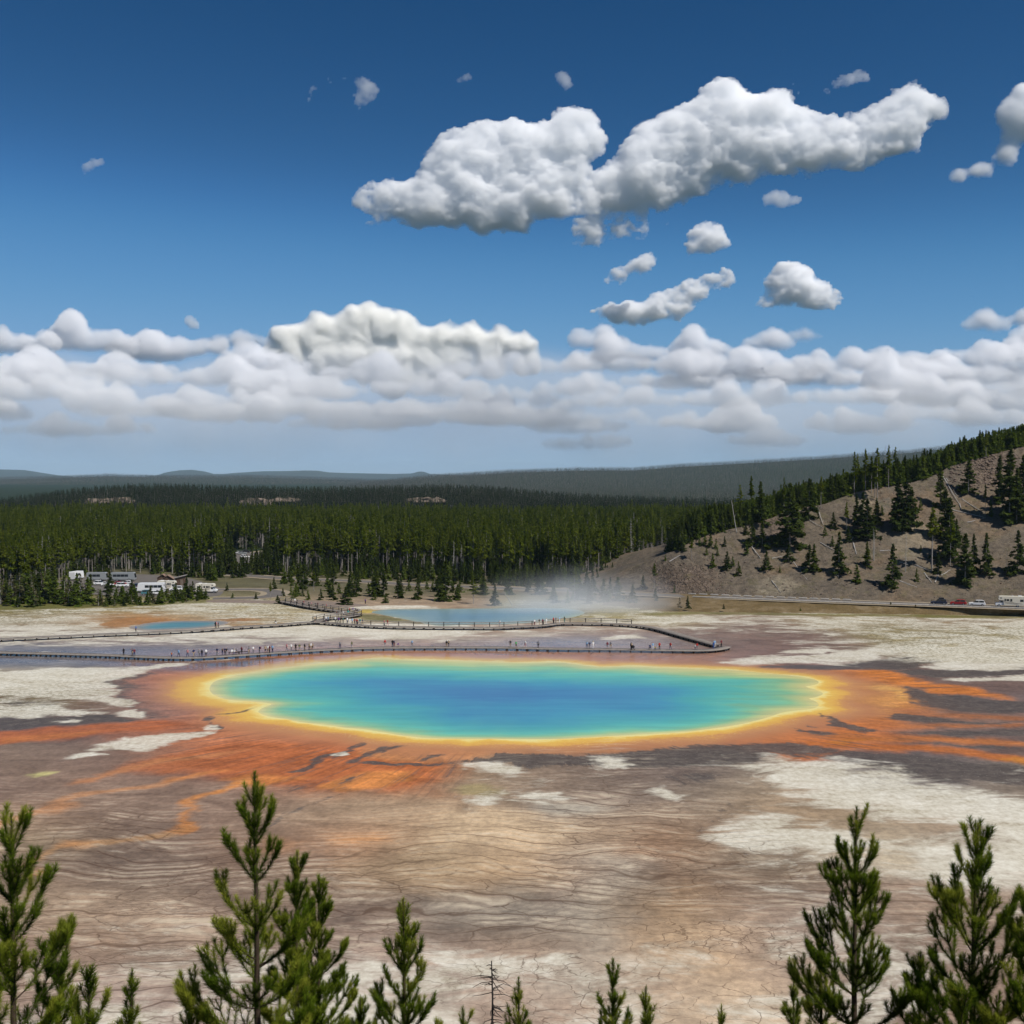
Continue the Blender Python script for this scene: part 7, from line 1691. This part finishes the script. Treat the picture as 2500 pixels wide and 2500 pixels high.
for i, r in enumerate(BANK):
    r = (r[0] + rc.uniform(-30, 30), r[1] + rc.uniform(-16, 16), r[2] * rc.uniform(.85, 1.3), r[3] * rc.uniform(.85, 1.35)) + r[4:]
    pf = bank(r); x, y, wd, ht = r[:4]
    cloud("", pf, r[4], far_c, 100 + i, step=4.2, soft=24, amax=r[5], kids=7, base=[(x - wd, y + ht * .34 + rc.uniform(-8, 8)), (x + wd, y + ht * .34 + rc.uniform(-8, 8))], blur_px=1, hblur=1, depth=.8, kind="stuff", name="bank_cloud", erode=9)

veil = [(x, 985 + 35 * math.sin(x * .004) + rc.uniform(-25, 25), rc.uniform(80, 125)) for x in range(-60, 2600, 62)] + [(x, 1070 + rc.uniform(-15, 15), rc.uniform(55, 75)) for x in range(-500, 3000, 50)] + [(x, 925 + rc.uniform(-25, 25), rc.uniform(50, 80)) for x in range(-60, 1300, 60)]
cloud("", veil, 27400, veil_c, 300, step=5.5, erode=4, feather=25, kids=3, blur_px=5, hblur=6, depth=.5, kind="stuff", name="bank_cloud")
# ------------------------------------------------------------------ steam over the crater pool
def build_steam():
    b = bmesh.new(); bmesh.ops.create_icosphere(b, subdivisions=3, radius=1.0); me = bpy.data.meshes.new("steam")
    for v in b.verts: v.co = Vector((v.co.x * 38, v.co.y * 24, max(v.co.z, -.12) * 15))
    b.to_mesh(me); b.free()
    o = obj("steam", me, None, (20, 340, 1.0)); tag(o, kind="stuff")
    t = NT("drifting_steam"); tc = t.n("TexCoord").outputs["Object"]
    s = t.n("SeparateXYZ"); t.l(tc, s.inputs[0]); nrm = t.n("VectorMath", operation='LENGTH'); t.l(t.mapping(tc, (1 / 38, 1 / 24, 1 / 15)), nrm.inputs[0])
    nz = t.noise(t.mapping(tc, (.055, .09, .13), rot=(0, .45, 0)), 1.0, 4, .6, .5).outputs[0]
    den = t.math('MULTIPLY', t.sstep(.40, .74, nz), t.sstep(1.0, .25, nrm.outputs["Value"]))
    low = t.math('POWER', 2.718, t.math('MULTIPLY', s.outputs[2], -.26))
    den = t.math('ADD', t.math('MULTIPLY', den, .034), t.math('MULTIPLY', t.math('MULTIPLY', low, .050), t.sstep(.98, .35, nrm.outputs["Value"])))
    v = t.n("VolumePrincipled"); v.inputs["Color"].default_value = (.93, .96, 1, 1); t.l(den, v.inputs["Density"]); v.inputs["Anisotropy"].default_value = .1
    t.l(v.outputs[0], t.out.inputs[1]); me.materials.append(t.mat)
build_steam()

# ------------------------------------------------------------------ the air
hb = MB(); hb.box((0, 0, 0), (52800, 52800, 340)); air = NT("thin_mountain_air"); hv = air.n("VolumePrincipled")
hv.inputs["Color"].default_value = (.56, .80, 1.0, 1); hv.inputs["Density"].default_value = 2.5e-5; hv.inputs["Anisotropy"].default_value = .0
air.l(hv.outputs[0], air.out.inputs[1]); ho = obj("haze", hb.mesh("haze", air.mat), None, (0, 0, 340 / 2 - 42)); tag(ho, kind="stuff")
